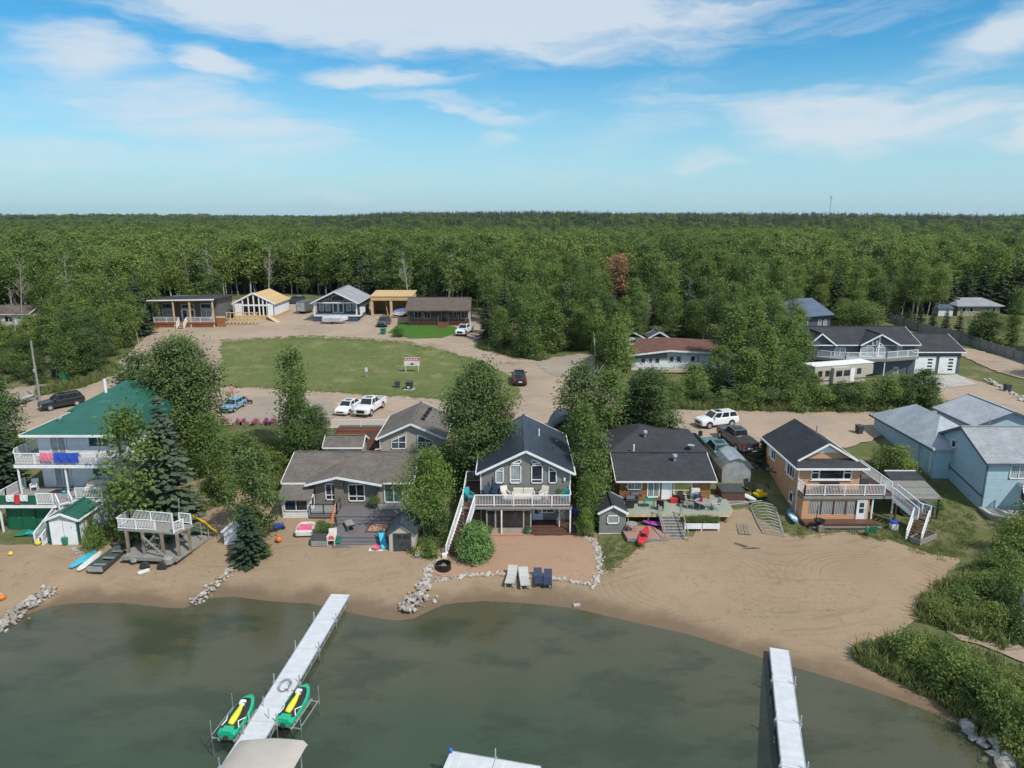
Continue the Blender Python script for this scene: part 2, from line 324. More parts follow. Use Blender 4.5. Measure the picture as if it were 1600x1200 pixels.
def sand_mat(name, c1, c2, c3, rake, wet=True):
    m, nt, b = pmat(name); p = wpos(nt); s = nd(nt, 'ShaderNodeSeparateXYZ', {'Vector': p})
    c = mixc(nt, sstep(nt, noise(nt, p, .12, 5), .35, .65), c1, c2)
    c = mixc(nt, mth(nt, 'MULTIPLY', sstep(nt, noise(nt, p, .7, 7, .7), .5, .72), .6), c, c3)
    fine = noise(nt, p, 7, 5, .75)
    c = mixc(nt, mth(nt, 'MULTIPLY', sstep(nt, fine, .45, .75), .4), c, tuple(x*.55 for x in c3))
    c = mixc(nt, mth(nt, 'MULTIPLY', sstep(nt, noise(nt, p, 22, 2), .66, .72), .55), c, tuple(min(1, x*1.35) for x in c1))
    bend = nd(nt, 'ShaderNodeVectorMath', {0: p, 1: nd(nt, 'ShaderNodeCombineXYZ', {0: 0.0, 1: mth(nt, 'MULTIPLY', noise(nt, p, .06, 2), 14.0), 2: 0.0}).outputs[0]}, operation='ADD').outputs[0]
    w = noise(nt, vscale(nt, bend, (.10, 1.5, 1)), 1.6, 4, .7)      # rake and tyre streaks
    wm = mth(nt, 'MULTIPLY', sstep(nt, w, .5, .68), sstep(nt, noise(nt, p, .11, 3), .40, .6))
    c = mixc(nt, mth(nt, 'MULTIPLY', wm, rake[2]), c, tuple(x*.6 for x in c3))
    foot = sstep(nt, noise(nt, p, 2.3, 4, .65), .56, .66); c = mixc(nt, mth(nt, 'MULTIPLY', mth(nt, 'MULTIPLY', foot, sstep(nt, noise(nt, p, .16, 3), .42, .6)), .45), c, tuple(x*.68 for x in c3))   # footprints and scuffs
    wm = mth(nt, 'MAXIMUM', wm, mth(nt, 'MULTIPLY', foot, .5))
    if wet:                                                        # arcs left by the beach rake at both ends of the wide beach
        for (u, v, r0, r1) in ((1075,905,3.0,8.2), (1370,905,3.0,7.6), (1600,850,4.0,8.5)):
            g = G(u, v); dv = nd(nt, 'ShaderNodeVectorMath', {0: vscale(nt, p, (1, 1.35, 0)), 1: (g[0], g[1]*1.35, 0)}, operation='DISTANCE').outputs['Value']
            dn = mth(nt, 'ADD', dv, mth(nt, 'MULTIPLY', noise(nt, p, .5, 3), .5))
            k = mth(nt, 'MULTIPLY', mth(nt, 'MULTIPLY', sstep(nt, mth(nt, 'SINE', mth(nt, 'MULTIPLY', dn, 2*math.pi/.62)), .1, .9), sstep(nt, dv, r1, r1-1.5)), mth(nt, 'MULTIPLY', sstep(nt, dv, r0, r0+1.5), sstep(nt, noise(nt, p, .25, 4, .6), .42, .58)))
            c = mixc(nt, mth(nt, 'MULTIPLY', k, .2), c, tuple(x*.62 for x in c3)); wm = mth(nt, 'MAXIMUM', wm, k)
    h = mth(nt, 'SUBTRACT', fine, mth(nt, 'MULTIPLY', wm, .8))
    b.inputs['Roughness'].default_value = .95; b.inputs['Specular IOR Level'].default_value = .15
    if wet:
        zz = mth(nt, 'ADD', s.outputs[2], mth(nt, 'MULTIPLY', mth(nt, 'SUBTRACT', noise(nt, p, .5, 5), .5), .35))
        wt_ = sstep(nt, zz, .30, .03)
        c = mixc(nt, wt_, c, (.165,.118,.076))
        silt = sstep(nt, mth(nt, 'ADD', s.outputs[2], mth(nt, 'MULTIPLY', mth(nt, 'SUBTRACT', noise(nt, p, .09, 5, .6), .5), 1.5)), -.3, -1.2)  # silt, with the light lost to water depth put into the bed colour
        c = mixc(nt, silt, c, (.072,.098,.062))
        weed = mth(nt, 'MULTIPLY', mth(nt, 'MULTIPLY', sstep(nt, noise(nt, vscale(nt, p, (.5,1,1)), .3, 6, .65), .46, .62), sstep(nt, s.outputs[2], .0, -.2)), .7)
        c = mixc(nt, weed, c, (.05,.055,.032))
        nt.links.new(mth(nt, 'SUBTRACT', .95, mth(nt, 'MULTIPLY', wt_, .35)), b.inputs['Roughness'])
    nt.links.new(c, b.inputs['Base Color'])
    nt.links.new(nd(nt, 'ShaderNodeBump', {'Height': h, 'Strength': .45, 'Distance': .06}).outputs[0], b.inputs['Normal'])
sand_mat('sand', (.335,.245,.16), (.29,.215,.142), (.245,.18,.12), (.45, 14, .35))
sand_mat('pea_gravel', (.38,.245,.165), (.345,.22,.15), (.30,.195,.135), (1.5, 8, .12), wet=False)
sand_mat('dirt', (.385,.30,.224), (.33,.26,.196), (.27,.212,.16), (.22, 6, .75), wet=False)
sand_mat('gravel', (.33,.28,.225), (.28,.24,.195), (.23,.195,.16), (.22, 6, .25), wet=False)

def graded(a, b, fine, far, grow=1.16):
    xs = list(np.arange(a, b+1e-6, fine)); st = fine; x = xs[-1]
    while x < far: st *= grow; x += st; xs.append(x)
    st = fine; x = xs[0]; lo = []
    while x > -far: st *= grow; x -= st; lo.append(x)
    return lo[::-1]+xs
def heights(xs, ys): return [[zt(x, y) for x in xs] for y in ys]
gx = graded(-75, 70, 1.0, 7000); gy = [y for y in graded(20, 100, 1.0, 9000) if y > -400]
Z = heights(gx, gy); nx = len(gx)
mb = MB(); mb.v = [(x, y, Z[j][i]) for j, y in enumerate(gy) for i, x in enumerate(gx)]
mb.f = [(j*nx+i, j*nx+i+1, (j+1)*nx+i+1, (j+1)*nx+i) for j in range(len(gy)-1) for i in range(nx-1)]; mb.mi = [0]*len(mb.f)
tag(mb.build('ground', 'ground', smooth=True), 'grassy ground rising from the lake to the forest', kind='structure')

def ragged(pts, step, amp, seed):
    r = random.Random(seed); out = []
    for (a, b_) in zip(pts, pts[1:]+pts[:1]):
        d = math.hypot(b_[0]-a[0], b_[1]-a[1]); n = max(1, min(400, int(d/step)))
        for k in range(n):
            t = k/n; j = amp if (k or True) else 0
            out.append((a[0]+(b_[0]-a[0])*t+r.uniform(-j, j), a[1]+(b_[1]-a[1])*t+r.uniform(-j, j)))
    return out
def sheet(name, pts, dz, mat, label, cell=1.0, amp=.18, step=.7, seed=1, skirt=0):
    pts = ragged(pts, step, amp, seed) if amp else pts
    bm = bmesh.new(); vs = [bm.verts.new((x, y, 0)) for x, y in pts]; f = bm.faces.new(vs)
    bmesh.ops.triangulate(bm, faces=[f])
    for ax in (0, 1):
        lo = min(p[ax] for p in pts); hi = max(p[ax] for p in pts); k = math.floor(lo/cell)*cell+cell
        while k < hi:
            c = cell if abs(k) < 130 else cell*8
            bmesh.ops.bisect_plane(bm, geom=bm.verts[:]+bm.edges[:]+bm.faces[:], plane_co=(k, 0, 0) if ax == 0 else (0, k, 0), plane_no=(1,0,0) if ax == 0 else (0,1,0), dist=1e-4)
            k += c
    for v in bm.verts: v.co.z = zt(v.co.x, v.co.y)+dz
    bmesh.ops.recalc_face_normals(bm, faces=bm.faces)
    if sum(f.normal.z for f in bm.faces) < 0: bmesh.ops.reverse_faces(bm, faces=bm.faces)
    me = bpy.data.meshes.new(name); bm.to_mesh(me); bm.free(); me.materials.append(MATS[mat])
    me.polygons.foreach_set('use_smooth', [True]*len(me.polygons))
    o = bpy.data.objects.new(name, me); COL.objects.link(o)
    return tag(o, label, kind='structure')
def px(*ps): return [G(u, v)[:2] for u, v in ps]
beach_top = px((-60,862),(0,852),(110,850),(180,848),(205,822),(240,800),(300,785),(345,762),(400,775),(450,772),(480,768),(540,775),(620,790),(660,812),(680,845),(700,850),(720,800),
               (900,800),(930,835),(938,870),(945,895),(985,868),(1010,850),(1080,838),(1120,800),(1165,795),(1210,825),(1240,838),(1320,832),(1400,848),(1460,868),(1500,872),(1478,905),(1440,935),(1435,965),(1398,1003),(1345,1012),(1330,1028),
               (1390,1056),(1450,1086),(1510,1122),(1560,1165),(1600,1215))
lake_floor = [(40, 12), (60, -60), (-140, -60), (-140, 36), (-62, 46)]
sheet('beach', beach_top+lake_floor, .05, 'sand', 'tan sand beach sloping into the shallow lake', seed=3)
sheet('patio', px((765,836),(831,838),(905,838),(932,842),(938,870),(930,914),(850,906),(770,901),(690,903),(668,892),(702,866),(735,868)), .09, 'pea_gravel', 'pinkish pea gravel patio in front of the navy roofed house', amp=.1, seed=5)
front_road = px((-70,640),(-40,618),(30,606),(110,598),(165,578),(200,556),(235,520),(270,504),(330,498),(360,470),(470,462),(490,478),(570,478),(650,490),(746,488),(757,522),(745,543),(800,556),(850,563),(905,554),(928,556),(930,600),(962,628),
               (1010,640),(1100,637),(1300,641),(1440,645),(1490,640),(1462,622),(1440,608),(1500,588),(1560,606),(1620,636),(1620,668),(1450,662),(1392,672),(1360,690),(1300,702),(1205,712),(1170,735),(1132,742),(1110,725),(1040,688),(960,672),(760,672),(690,664),(600,668),(515,670),(400,664),(345,666),(290,640),(200,640),(130,648),(60,672),(-70,690))
sheet('dirt_road', front_road, .10, 'dirt', 'sandy dirt road with driveways in front of the cottages', amp=.35, step=1.2, seed=8)
lawn = px((345,536),(400,532),(480,528),(560,531),(640,538),(700,551),(755,567),(795,588),(818,622),(770,627),(640,621),(500,612),(400,606),(345,604))
sheet('lawn', lawn, .16, 'lawn', 'wide mown green lot between the two dirt roads', amp=.45, seed=9)
sheet('garden_lawn', px((606,521),(624,506),(650,503),(715,512),(712,522),(690,529),(640,530)), .16, 'lawn_green', 'small bright green lawn before the brown roofed bungalow', amp=.15, seed=10)
sheet('gravel_pad', px((345,622),(420,620),(520,628),(520,664),(400,662),(345,664)), .14, 'gravel', 'grey gravel parking strip behind the pink petunias', amp=.3, seed=11)
sheet('gravel_path', px((838,572),(850,562),(905,554),(928,556),(926,590),(870,590)), .14, 'gravel', 'grey gravel fork of the road beside the wood', amp=.4, seed=12)
sheet('concrete_apron', px((1432,606),(1430,590),(1495,586),(1528,602),(1470,608)), .15, 'concrete', 'pale concrete apron before the double garage', amp=0)
sheet('lane', px((1488,543),(1520,546),(1640,578),(1640,604),(1560,582),(1500,556)), .12, 'dirt', 'sandy lane climbing beside the grey fence', amp=.3, seed=13)
sheet('bank_path', px((1470,985),(1500,975),(1540,992),(1640,1025),(1640,1050),(1560,1020),(1500,1002)), .10, 'dirt', 'bare trodden path across the lower right bank', amp=.25, seed=15)
sheet('yard_path', px((282,800),(312,782),(322,776),(345,740),(330,735),(300,770)), .12, 'dirt', 'trodden path between the spruces', amp=.2, seed=14)
# water
m, nt, b = pmat('water'); p = wpos(nt)
for n in [b]: nt.nodes.remove(n)
out = [n for n in nt.nodes if n.type == 'OUTPUT_MATERIAL'][0]
rip = mth(nt, 'ADD', mth(nt, 'MULTIPLY', noise(nt, vscale(nt, p, (.6,1.5,1), (0,0,.25)), .8, 4, .6), 1.0), mth(nt, 'MULTIPLY', noise(nt, vscale(nt, p, (1,2.2,1), (0,0,-.2)), 2.6, 3, .6), .35))
calm = sstep(nt, noise(nt, p, .05, 3), .35, .65)
bp = nd(nt, 'ShaderNodeBump', {'Height': rip, 'Strength': mth(nt, 'ADD', .05, mth(nt, 'MULTIPLY', calm, .15)), 'Distance': .12})
gl = nd(nt, 'ShaderNodeBsdfGlossy', {'Color': (1,1,1,1), 'Roughness': .035, 'Normal': bp.outputs[0]})
tr = nd(nt, 'ShaderNodeBsdfTransparent', {'Color': (.74,.86,.80,1)})
fr = nd(nt, 'ShaderNodeFresnel', {'IOR': 1.38, 'Normal': bp.outputs[0]})
tb = nd(nt, 'ShaderNodeMixShader', {0: .11, 1: tr.outputs[0], 2: nd(nt, 'ShaderNodeBsdfDiffuse', {'Color': (.125,.16,.13,1)}).outputs[0]})   # suspended silt
mx = nd(nt, 'ShaderNodeMixShader', {0: fr.outputs[0], 1: tb.outputs[0], 2: gl.outputs[0]})
nt.links.new(mx.outputs[0], out.inputs['Surface'])
mb = MB(); mb.add([(-400,-350,0),(400,-350,0),(400,70,0),(-400,70,0)], [(0,1,2,3)])
tag(mb.build('lake_water', 'water'), 'calm grey green lake water', kind='structure')
# ---------------------------------------------------------------- trees
def leaf_mat(name, cols, yellow, trans=.3):
    cols = [tuple(x*1.12 for x in c) for c in cols]; yellow = tuple(x*1.05 for x in yellow)
    m, nt, b = pmat(name); co = obco(nt)
    oi = nd(nt, 'ShaderNodeObjectInfo').outputs['Random']
    oin = nd(nt, 'ShaderNodeObjectInfo'); c = mixc(nt, oi, cols[0], cols[1])
    patch = noise(nt, oin.outputs['Location'], .016, 3, .6)
    c = mixc(nt, mth(nt, 'MULTIPLY', sstep(nt, patch, .5, .6), .8), c, yellow); c = mixc(nt, mth(nt, 'MULTIPLY', sstep(nt, patch, .47, .38), .7), c, tuple(x*.6 for x in cols[0]))
    c = mixc(nt, sstep(nt, noise(nt, co, .9, 3), .4, .65), c, cols[2])
    wn = nd(nt, 'ShaderNodeTexWhiteNoise', {'Vector': nd(nt, 'ShaderNodeNewGeometry').outputs['Position']}, noise_dimensions='3D')
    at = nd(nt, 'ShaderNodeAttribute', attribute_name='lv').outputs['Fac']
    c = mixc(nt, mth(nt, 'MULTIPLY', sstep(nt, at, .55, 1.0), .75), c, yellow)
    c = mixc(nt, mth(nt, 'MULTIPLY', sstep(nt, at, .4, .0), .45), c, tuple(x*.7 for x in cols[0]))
    nt.nodes.remove(wn)
    nt.links.new(c, b.inputs['Base Color']); b.inputs['Roughness'].default_value = .6; b.inputs['Specular IOR Level'].default_value = .25
    tl = nd(nt, 'ShaderNodeBsdfTranslucent', {'Color': mixc(nt, .5, c, yellow)})
    out = [n for n in nt.nodes if n.type == 'OUTPUT_MATERIAL'][0]
    nt.links.new(nd(nt, 'ShaderNodeMixShader', {0: trans, 1: b.outputs[0], 2: tl.outputs[0]}).outputs[0], out.inputs['Surface'])
leaf_mat('leaf_aspen', [(.062,.122,.030),(.195,.265,.062),(.085,.150,.038)], (.245,.30,.075), .4)
leaf_mat('leaf_dark', [(.075,.125,.038),(.12,.175,.05),(.066,.11,.035)], (.16,.215,.07), .36)
leaf_mat('leaf_birch', [(.150,.230,.045),(.17,.245,.05),(.115,.185,.038)], (.24,.30,.075), .45)
leaf_mat('leaf_bright', [(.16,.28,.085),(.18,.29,.09),(.13,.235,.07)], (.25,.36,.13), .4)
leaf_mat('leaf_willow', [(.125,.195,.055),(.165,.23,.066),(.10,.16,.045)], (.23,.29,.09), .45)
leaf_mat('leaf_rust', [(.42,.24,.13),(.46,.27,.15),(.32,.19,.10)], (.5,.31,.18), .45)
leaf_mat('needle', [(.034,.060,.034),(.052,.085,.042),(.03,.052,.03)], (.08,.11,.05), .18)
leaf_mat('needle_grey', [(.088,.118,.076),(.10,.13,.084),(.068,.094,.062)], (.135,.16,.105), .22)
leaf_mat('leaf_olive', [(.16,.235,.06),(.24,.29,.08),(.12,.185,.05)], (.34,.36,.11), .45)
leaf_mat('grass_blade', [(.145,.20,.055),(.19,.225,.07),(.11,.155,.045)], (.29,.28,.12), .4)
mk('bark_pale', (.46,.44,.38), (.28,.26,.21), rough=.9, scale=3, wear=((.06,.055,.05), 5, .8))
mk('bark', (.13,.105,.08), (.08,.065,.05), rough=.95, scale=4)
mk('bark_dead', (.34,.31,.27), (.25,.23,.2), rough=.95, scale=4)

def leaves_mesh(P, S, rng, outw=None, flat=.6, asp=1.0):
    """one small four-cornered leaf spray at each point"""
    n = len(P); nrm = rng.normal(size=(n, 3)); nrm[:, 2] = np.abs(nrm[:, 2])+flat
    if outw is not None: nrm += outw*.8
    nrm /= np.linalg.norm(nrm, axis=1)[:, None]
    t = rng.normal(size=(n, 3)); a = np.cross(nrm, t); a /= np.linalg.norm(a, axis=1)[:, None]; b = np.cross(nrm, a)
    S = S[:, None]; k = rng.uniform(.55, .95, size=(n, 1))
    V = np.stack([P-a*S*asp, P-b*S*k+nrm*S*.15, P+a*S*asp, P+b*S*k+nrm*S*.15], axis=1).reshape(-1, 3)
    return V
def mesh_from(parts, name):
    """parts = list of (verts, faces, material, lv or None) -> one mesh"""
    vs = []; fs = []; mi = []; lv = []; mats = []; n = 0
    for V, F, mt, L in parts:
        if mt not in mats: mats.append(mt)
        V = np.asarray(V, float).reshape(-1, 3); vs.append(V); fs += [tuple(i+n for i in f) for f in F]; mi += [mats.index(mt)]*len(F)
        lv.append(np.asarray(L, float) if L is not None else np.full(len(V), .45)); n += len(V)
    V = np.concatenate(vs); me = bpy.data.meshes.new(name); me.from_pydata(V.tolist(), [], fs)
    for mt in mats: me.materials.append(MATS[mt])
    me.polygons.foreach_set('material_index', mi)
    at = me.attributes.new('lv', 'FLOAT', 'POINT'); at.data.foreach_set('value', np.concatenate(lv))
    return me
def leaf_faces(n): return [(4*i, 4*i+1, 4*i+2, 4*i+3) for i in range(n)]
def leafy(seed, h, lo, rx, clumps, per, ls, kind='round', cs=.55, trunk_r=None, stems=1, limb=True, flat=.6):
    rng = np.random.default_rng(seed); tr = MB(); r0 = trunk_r or h*.011+.03
    def env(t):
        if kind == 'aspen': return rx*(math.sin(math.pi*min(1, t*.82+.14))**.75)
        if kind == 'cone': return rx*(1.02-t)**.7*min(1, t*5+.35)
        if kind == 'bush': return rx*math.sqrt(max(0., 1-(t*.98)**2.4))*(.8+.2*min(1, t*6))
        if kind == 'weep': return rx*(math.sin(math.pi*min(1, t*.8+.18))**.55)
        return rx*(math.sin(math.pi*(t*.86+.1))**.6)
    axis = [(0,0,0)]; x = y = 0.
    for k in range(1, 8):
        x += rng.normal()*h*.008; y += rng.normal()*h*.008; axis.append((x, y, h*.95*k/7))
    def ax(z):
        f = min(6.999, max(0, z/(h*.95)*7)); i = int(f); t = f-i
        return np.array([axis[i][j]*(1-t)+axis[i+1][j]*t for j in range(3)])
    for s in range(stems):
        o = np.array([rng.normal()*.25*(stems > 1), rng.normal()*.25*(stems > 1), 0]); w = 1 if s == 0 else rng.uniform(.6, .9)
        lean = rng.normal(size=2)*rx*.35*(stems > 1)
        tr.tube([tuple(np.array(p)*np.array([1,1,w])+o*(1-k/7)+np.array([lean[0], lean[1], 0])*(k/7)) for k, p in enumerate(axis)], [r0*w*(1-.9*(k/7)**1.2) for k in range(8)], 6)
    P = []; O = []; L = []; ph1, ph2 = rng.uniform(0, 6.28, 2); lob = .25 if kind == 'cone' or (kind == 'bush' and h < 2.35) else 1.0
    for c in range(clumps):
        t = rng.uniform(0, 1); th = rng.uniform(0, 2*math.pi); e = env(t)*rng.uniform(.85, 1.1)*(1+lob*(.24*math.sin(3*th+ph1+6*t)+.14*math.sin(5*th+ph2-9*t)))
        rr = e*math.sqrt(rng.uniform(.12, 1)); z = h*(lo+(1-lo)*t); c0 = ax(min(z, h*.95))
        cen = np.array([c0[0]+rr*math.cos(th), c0[1]+rr*math.sin(th), z])
        if limb and c % 2 == 0 and rr > .25*rx:
            zb = max(h*lo*.7, z-rr*rng.uniform(.6, 1.1)-.2); b0 = ax(zb); mid = (b0+cen)/2+np.array([0,0,-.06*rr])
            tr.tube([tuple(b0), tuple(mid), tuple(cen)], [r0*.38*(1-z/h*.6), r0*.24*(1-z/h*.6), .012], 4, cap=False)
        k = int(per*rng.uniform(.6, 1.4)); g = rng.normal(size=(k, 3))*np.array([cs, cs, cs*(.62 if kind != 'weep' else 1.05)])*(rx/1.8)**.3
        P.append(cen+g); ow = np.array([math.cos(th), math.sin(th), .35]); O.append(np.tile(ow, (k, 1))); lv = rng.uniform(0, 1)
        L.append(np.clip(lv*.55+rng.uniform(0, .45, k), 0, 1))
    P = np.concatenate(P); O = np.concatenate(O); L = np.concatenate(L); keep = P[:, 2] > .12; P, O, L = P[keep], O[keep], L[keep]
    S = ls*rng.uniform(.6, 1.3, len(P)); V = leaves_mesh(P, S, rng, O, flat=flat)
    return tr, V, np.repeat(L, 4)
def spruce(seed, h, rx, levels, nb, low=.06):
    rng = np.random.default_rng(seed); tr = MB(); tr.tube([(0,0,0), (0,0,h*.5), (0,0,h*.97)], [h*.014+.03, h*.009+.01, .015], 6)
    P = []; D = []; L = []; S = []
    for i in range(levels):
        t = (i+rng.uniform(0, .7))/levels; z = h*(low+(1-low)*t); R0 = rx*(1-t)**.85*rng.uniform(.82, 1.12)+.08
        for k in range(max(5, int(nb*(1-t*.45)))):
            th = rng.uniform(0, 2*math.pi); Rr = R0*rng.uniform(.75, 1.1); m = max(2, int(Rr/.30)); lv = rng.uniform(0, 1)
            for j in range(m):
                f = (j+.6)/m; r = Rr*f; dz = -.30*Rr*f+.16*Rr*f*f*1.2
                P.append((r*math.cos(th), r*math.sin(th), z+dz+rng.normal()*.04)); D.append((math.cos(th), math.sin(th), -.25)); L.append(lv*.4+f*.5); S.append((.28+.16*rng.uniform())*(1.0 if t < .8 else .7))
    P = np.array(P); D = np.array(D); n = len(P); S = np.array(S)[:, None]
    D /= np.linalg.norm(D, axis=1)[:, None]; side = np.cross(D, np.array([0,0,1.])); side /= np.linalg.norm(side, axis=1)[:, None]
    side = side*rng.uniform(.55, 1.0, (n, 1)); side[:, 2] += rng.normal(size=n)*.25
    V = np.stack([P-D*S*.9, P+side*S*.75-np.array([0,0,.12])*S*2, P+D*S*1.0, P-side*S*.75-np.array([0,0,.12])*S*2], axis=1).reshape(-1, 3)
    return tr, V, np.repeat(np.array(L), 4)
def bare(seed, h, rx, nl=26):
    rng = np.random.default_rng(seed); tr = MB(); tr.tube([(0,0,0), (.1,.05,h*.4), (.25,.1,h*.75), (.3,.2,h)], [h*.016, h*.011, h*.006, .01], 6)
    for k in range(nl):
        z = h*rng.uniform(.3, .92); th = rng.uniform(0, 6.28); l = rx*rng.uniform(.5, 1)*(1.15-z/h*.7); d = np.array([math.cos(th), math.sin(th), rng.uniform(.5, 1.0)])
        p = np.array([.3*z/h, .15*z/h, z]); q = p+d*l; tr.tube([tuple(p), tuple((p+q)/2+rng.normal(size=3)*.1), tuple(q)], [.035, .02, .008], 4, cap=False)
        for j in range(4):
            s = p+d*l*rng.uniform(.3, .95); e = s+rng.normal(size=3)*np.array([.5,.5,.35])*l*.5+np.array([0,0,.25*l]); tr.tube([tuple(s), tuple(e)], [.014, .006], 3, cap=False)
    return tr
class Proto: pass
PROT = {}
def proto(key, tr, V, L, leaf, bark, one=False):
    p = Proto(); F = leaf_faces(len(V)//4)
    if one:
        p.mesh = mesh_from([(V, F, leaf, L), (tr.v, tr.f, bark, None)], 'forest_'+key)
    else:
        p.crown = mesh_from([(V, F, leaf, L)], 'crown'); p.trunk = mesh_from([(tr.v, tr.f, bark, None)], 'trunk')
    PROT[key] = p; return p
for k in range(4): proto('aspen%d' % k, *leafy(10+k, 13, .36, 2.0, 62, 46, .17, 'aspen', .62), 'leaf_aspen', 'bark_pale')
for k in range(3): proto('poplar%d' % k, *leafy(20+k, 10, .12, 2.3, 150, 64, .13, 'round', .46), 'leaf_dark', 'bark')
for k in range(3): proto('mid%d' % k, *leafy(30+k, 9, .10, 2.1, 90, 52, .15, 'aspen', .55), 'leaf_aspen', 'bark_pale')
proto('birch', *leafy(41, 9, .26, 2.6, 120, 70, .115, 'weep', .5), 'leaf_birch', 'bark_pale')
proto('column', *leafy(42, 9, .06, 1.15, 90, 60, .12, 'aspen', .5), 'leaf_willow', 'bark_pale')
proto('bigdark', *leafy(43, 11, .06, 3.6, 360, 90, .12, 'round', .5), 'leaf_dark', 'bark')
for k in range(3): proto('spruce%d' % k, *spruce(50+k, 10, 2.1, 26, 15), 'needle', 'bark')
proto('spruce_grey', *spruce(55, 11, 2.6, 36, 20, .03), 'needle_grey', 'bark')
for k in range(3): proto('shrub%d' % k, *leafy(60+k, 2.6, .02, 1.7, 60, 50, .10, 'bush', .36, trunk_r=.03, stems=4), 'leaf_willow' if k else 'leaf_aspen', 'bark')
for k in range(2): proto('hedge%d' % k, *leafy(64+k, 4.2, .03, 2.1, 85, 55, .12, 'bush', .42, trunk_r=.05, stems=5), 'leaf_aspen' if k else 'leaf_dark', 'bark')
proto('roundbush', *leafy(70, 2.3, .02, 1.75, 330, 60, .075, 'bush', .2, trunk_r=.03, stems=4), 'leaf_bright', 'bark')
for k in range(2): proto('osier%d' % k, *leafy(76+k, 2.4, .02, 1.7, 80, 46, .085, 'bush', .34, trunk_r=.03, stems=5, flat=.1), 'leaf_olive', 'bark')
proto('rust', *leafy(71, 13, .3, 2.6, 62, 46, .17, 'cone', .6), 'leaf_rust', 'bark_dead')
proto('willow', *leafy(72, 6.5, .08, 3.2, 130, 60, .13, 'round', .55, stems=4), 'leaf_willow', 'bark')
dead = Proto(); dead.trunk = mesh_from([(lambda t: (t.v, t.f, 'bark_dead', None))(bare(75, 8, 2.0))], 'trunk'); dead.crown = None; PROT['dead'] = dead
# lighter versions for the far forest
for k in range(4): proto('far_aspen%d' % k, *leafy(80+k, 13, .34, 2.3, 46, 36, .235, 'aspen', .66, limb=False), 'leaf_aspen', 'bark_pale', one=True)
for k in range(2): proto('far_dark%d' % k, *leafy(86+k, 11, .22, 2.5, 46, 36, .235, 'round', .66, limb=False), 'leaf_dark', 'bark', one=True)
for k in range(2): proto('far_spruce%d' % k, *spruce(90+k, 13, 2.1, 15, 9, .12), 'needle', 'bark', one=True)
TREE_N = {}
def tree(key, label, cat, loc, h, w=None, rz=None, group=None, name='tree', lean=(0, 0)):
    """h = height in metres, w = crown half-width scale"""
    p = PROT[key]; base = p.crown or p.trunk
    zs = [v.co.z for v in base.vertices] if not hasattr(base, 'hh') else None
    H = SIZE.get(key)
    if H is None:
        n = len(base.vertices); a = np.empty(n*3); base.vertices.foreach_get('co', a); a = a.reshape(-1, 3); H = SIZE[key] = (a[:, 2].max(), np.percentile(np.hypot(a[:, 0], a[:, 1]), 97))
    s = h/H[0]; sw = s if w is None else w/H[1]
    t = thing(name, label, cat, loc, rnd.uniform(0, 6.28) if rz is None else rz, group); t.scale = (sw, sw, s)
    t.rotation_euler = (lean[0], lean[1], t.rotation_euler[2])
    inst('trunk', p.trunk, t)
    if p.crown: inst('crown', p.crown, t)
    return t
SIZE = {}
# ---------------------------------------------------------------- woods
def inside(poly, x, y):
    c = False; n = len(poly); j = n-1
    for i in range(n):
        xi, yi = poly[i]; xj, yj = poly[j]
        if (yi > y) != (yj > y) and x < (xj-xi)*(y-yi)/(yj-yi)+xi: c = not c
        j = i
    return c
# open ground that must stay free of trees
CLEAR = [px((150,590),(200,556),(225,532),(245,505),(248,490),(350,478),(360,462),(480,460),(570,470),(655,476),(760,482),(768,520),(752,543),(800,556),(850,563),(910,552),(940,556),(965,600),(980,582),(985,560),(1010,545),(1130,548),(1140,590),(1260,600),
          (1255,560),(1225,530),(1215,505),(1300,500),(1330,505),(1380,500),(1400,498),(1450,508),(1480,480),(1590,478),(1700,500),(1700,700),(-100,700),(-60,610),(30,603),(110,596)),
         [(-110,128),(-92,128),(-92,150),(-110,150)], [(95,146),(112,146),(112,166),(95,166)]]
def free(x, y): return not any(inside(c, x, y) for c in CLEAR)
rf = random.Random(21)
pts = []      # (distance, x, y)
def poisson(n, xr, yr, mind, ok):
    out = []; grid = {}
    for _ in range(n):
        x = rf.uniform(*xr); y = rf.uniform(*yr); k = (int(x//mind), int(y//mind))
        if any(math.hypot(x-a, y-b_) < mind for i in (-1,0,1) for j in (-1,0,1) for a, b_ in grid.get((k[0]+i, k[1]+j), ())): continue
        if not ok(x, y): continue
        grid.setdefault(k, []).append((x, y)); out.append((x, y))
    return out
near = poisson(9000, (-150, 150), (86, 190), 2.9, lambda x, y: free(x, y) and abs(x) < y*.80+14 and y > 98)
near = [(x, y) for x, y in near if not (abs(800+FPX*x/(y*CP+20*SP)-962) < 20 and 128 < y < 172)]
near.sort(key=lambda p: p[1])
def far_pts(n, r0, r1, s0, ok):
    out = []; grid = {}
    tries = 0
    while tries < n:
        tries += 1
        r = r0*(r1/r0)**rf.random(); a = rf.uniform(-.80, .80); x, y = r*math.sin(a), r*math.cos(a)
        if y < 190: continue
        s = s0*(r/190)**.85; k = (int(math.log(r)*14), int(a*60))
        if rf.random() < .0: continue
        out.append((x, y, s))
    return out
rest_far = far_pts(26000, 185, 4200, 3, None)
def kind_for(x, y):
    r = math.hypot(x, y); u = 800+FPX*x/y
    sp = .1 if r < 300 else .14 if r < 370 else .8
    if u < 500 and r > 370: sp = .42
    if u > 1250 and r < 260: sp = .22
    return 'spruce' if rf.random() < sp else ('dark' if rf.random() < .22 else 'aspen')
MAXI = 290; ni = 0; stuff = []
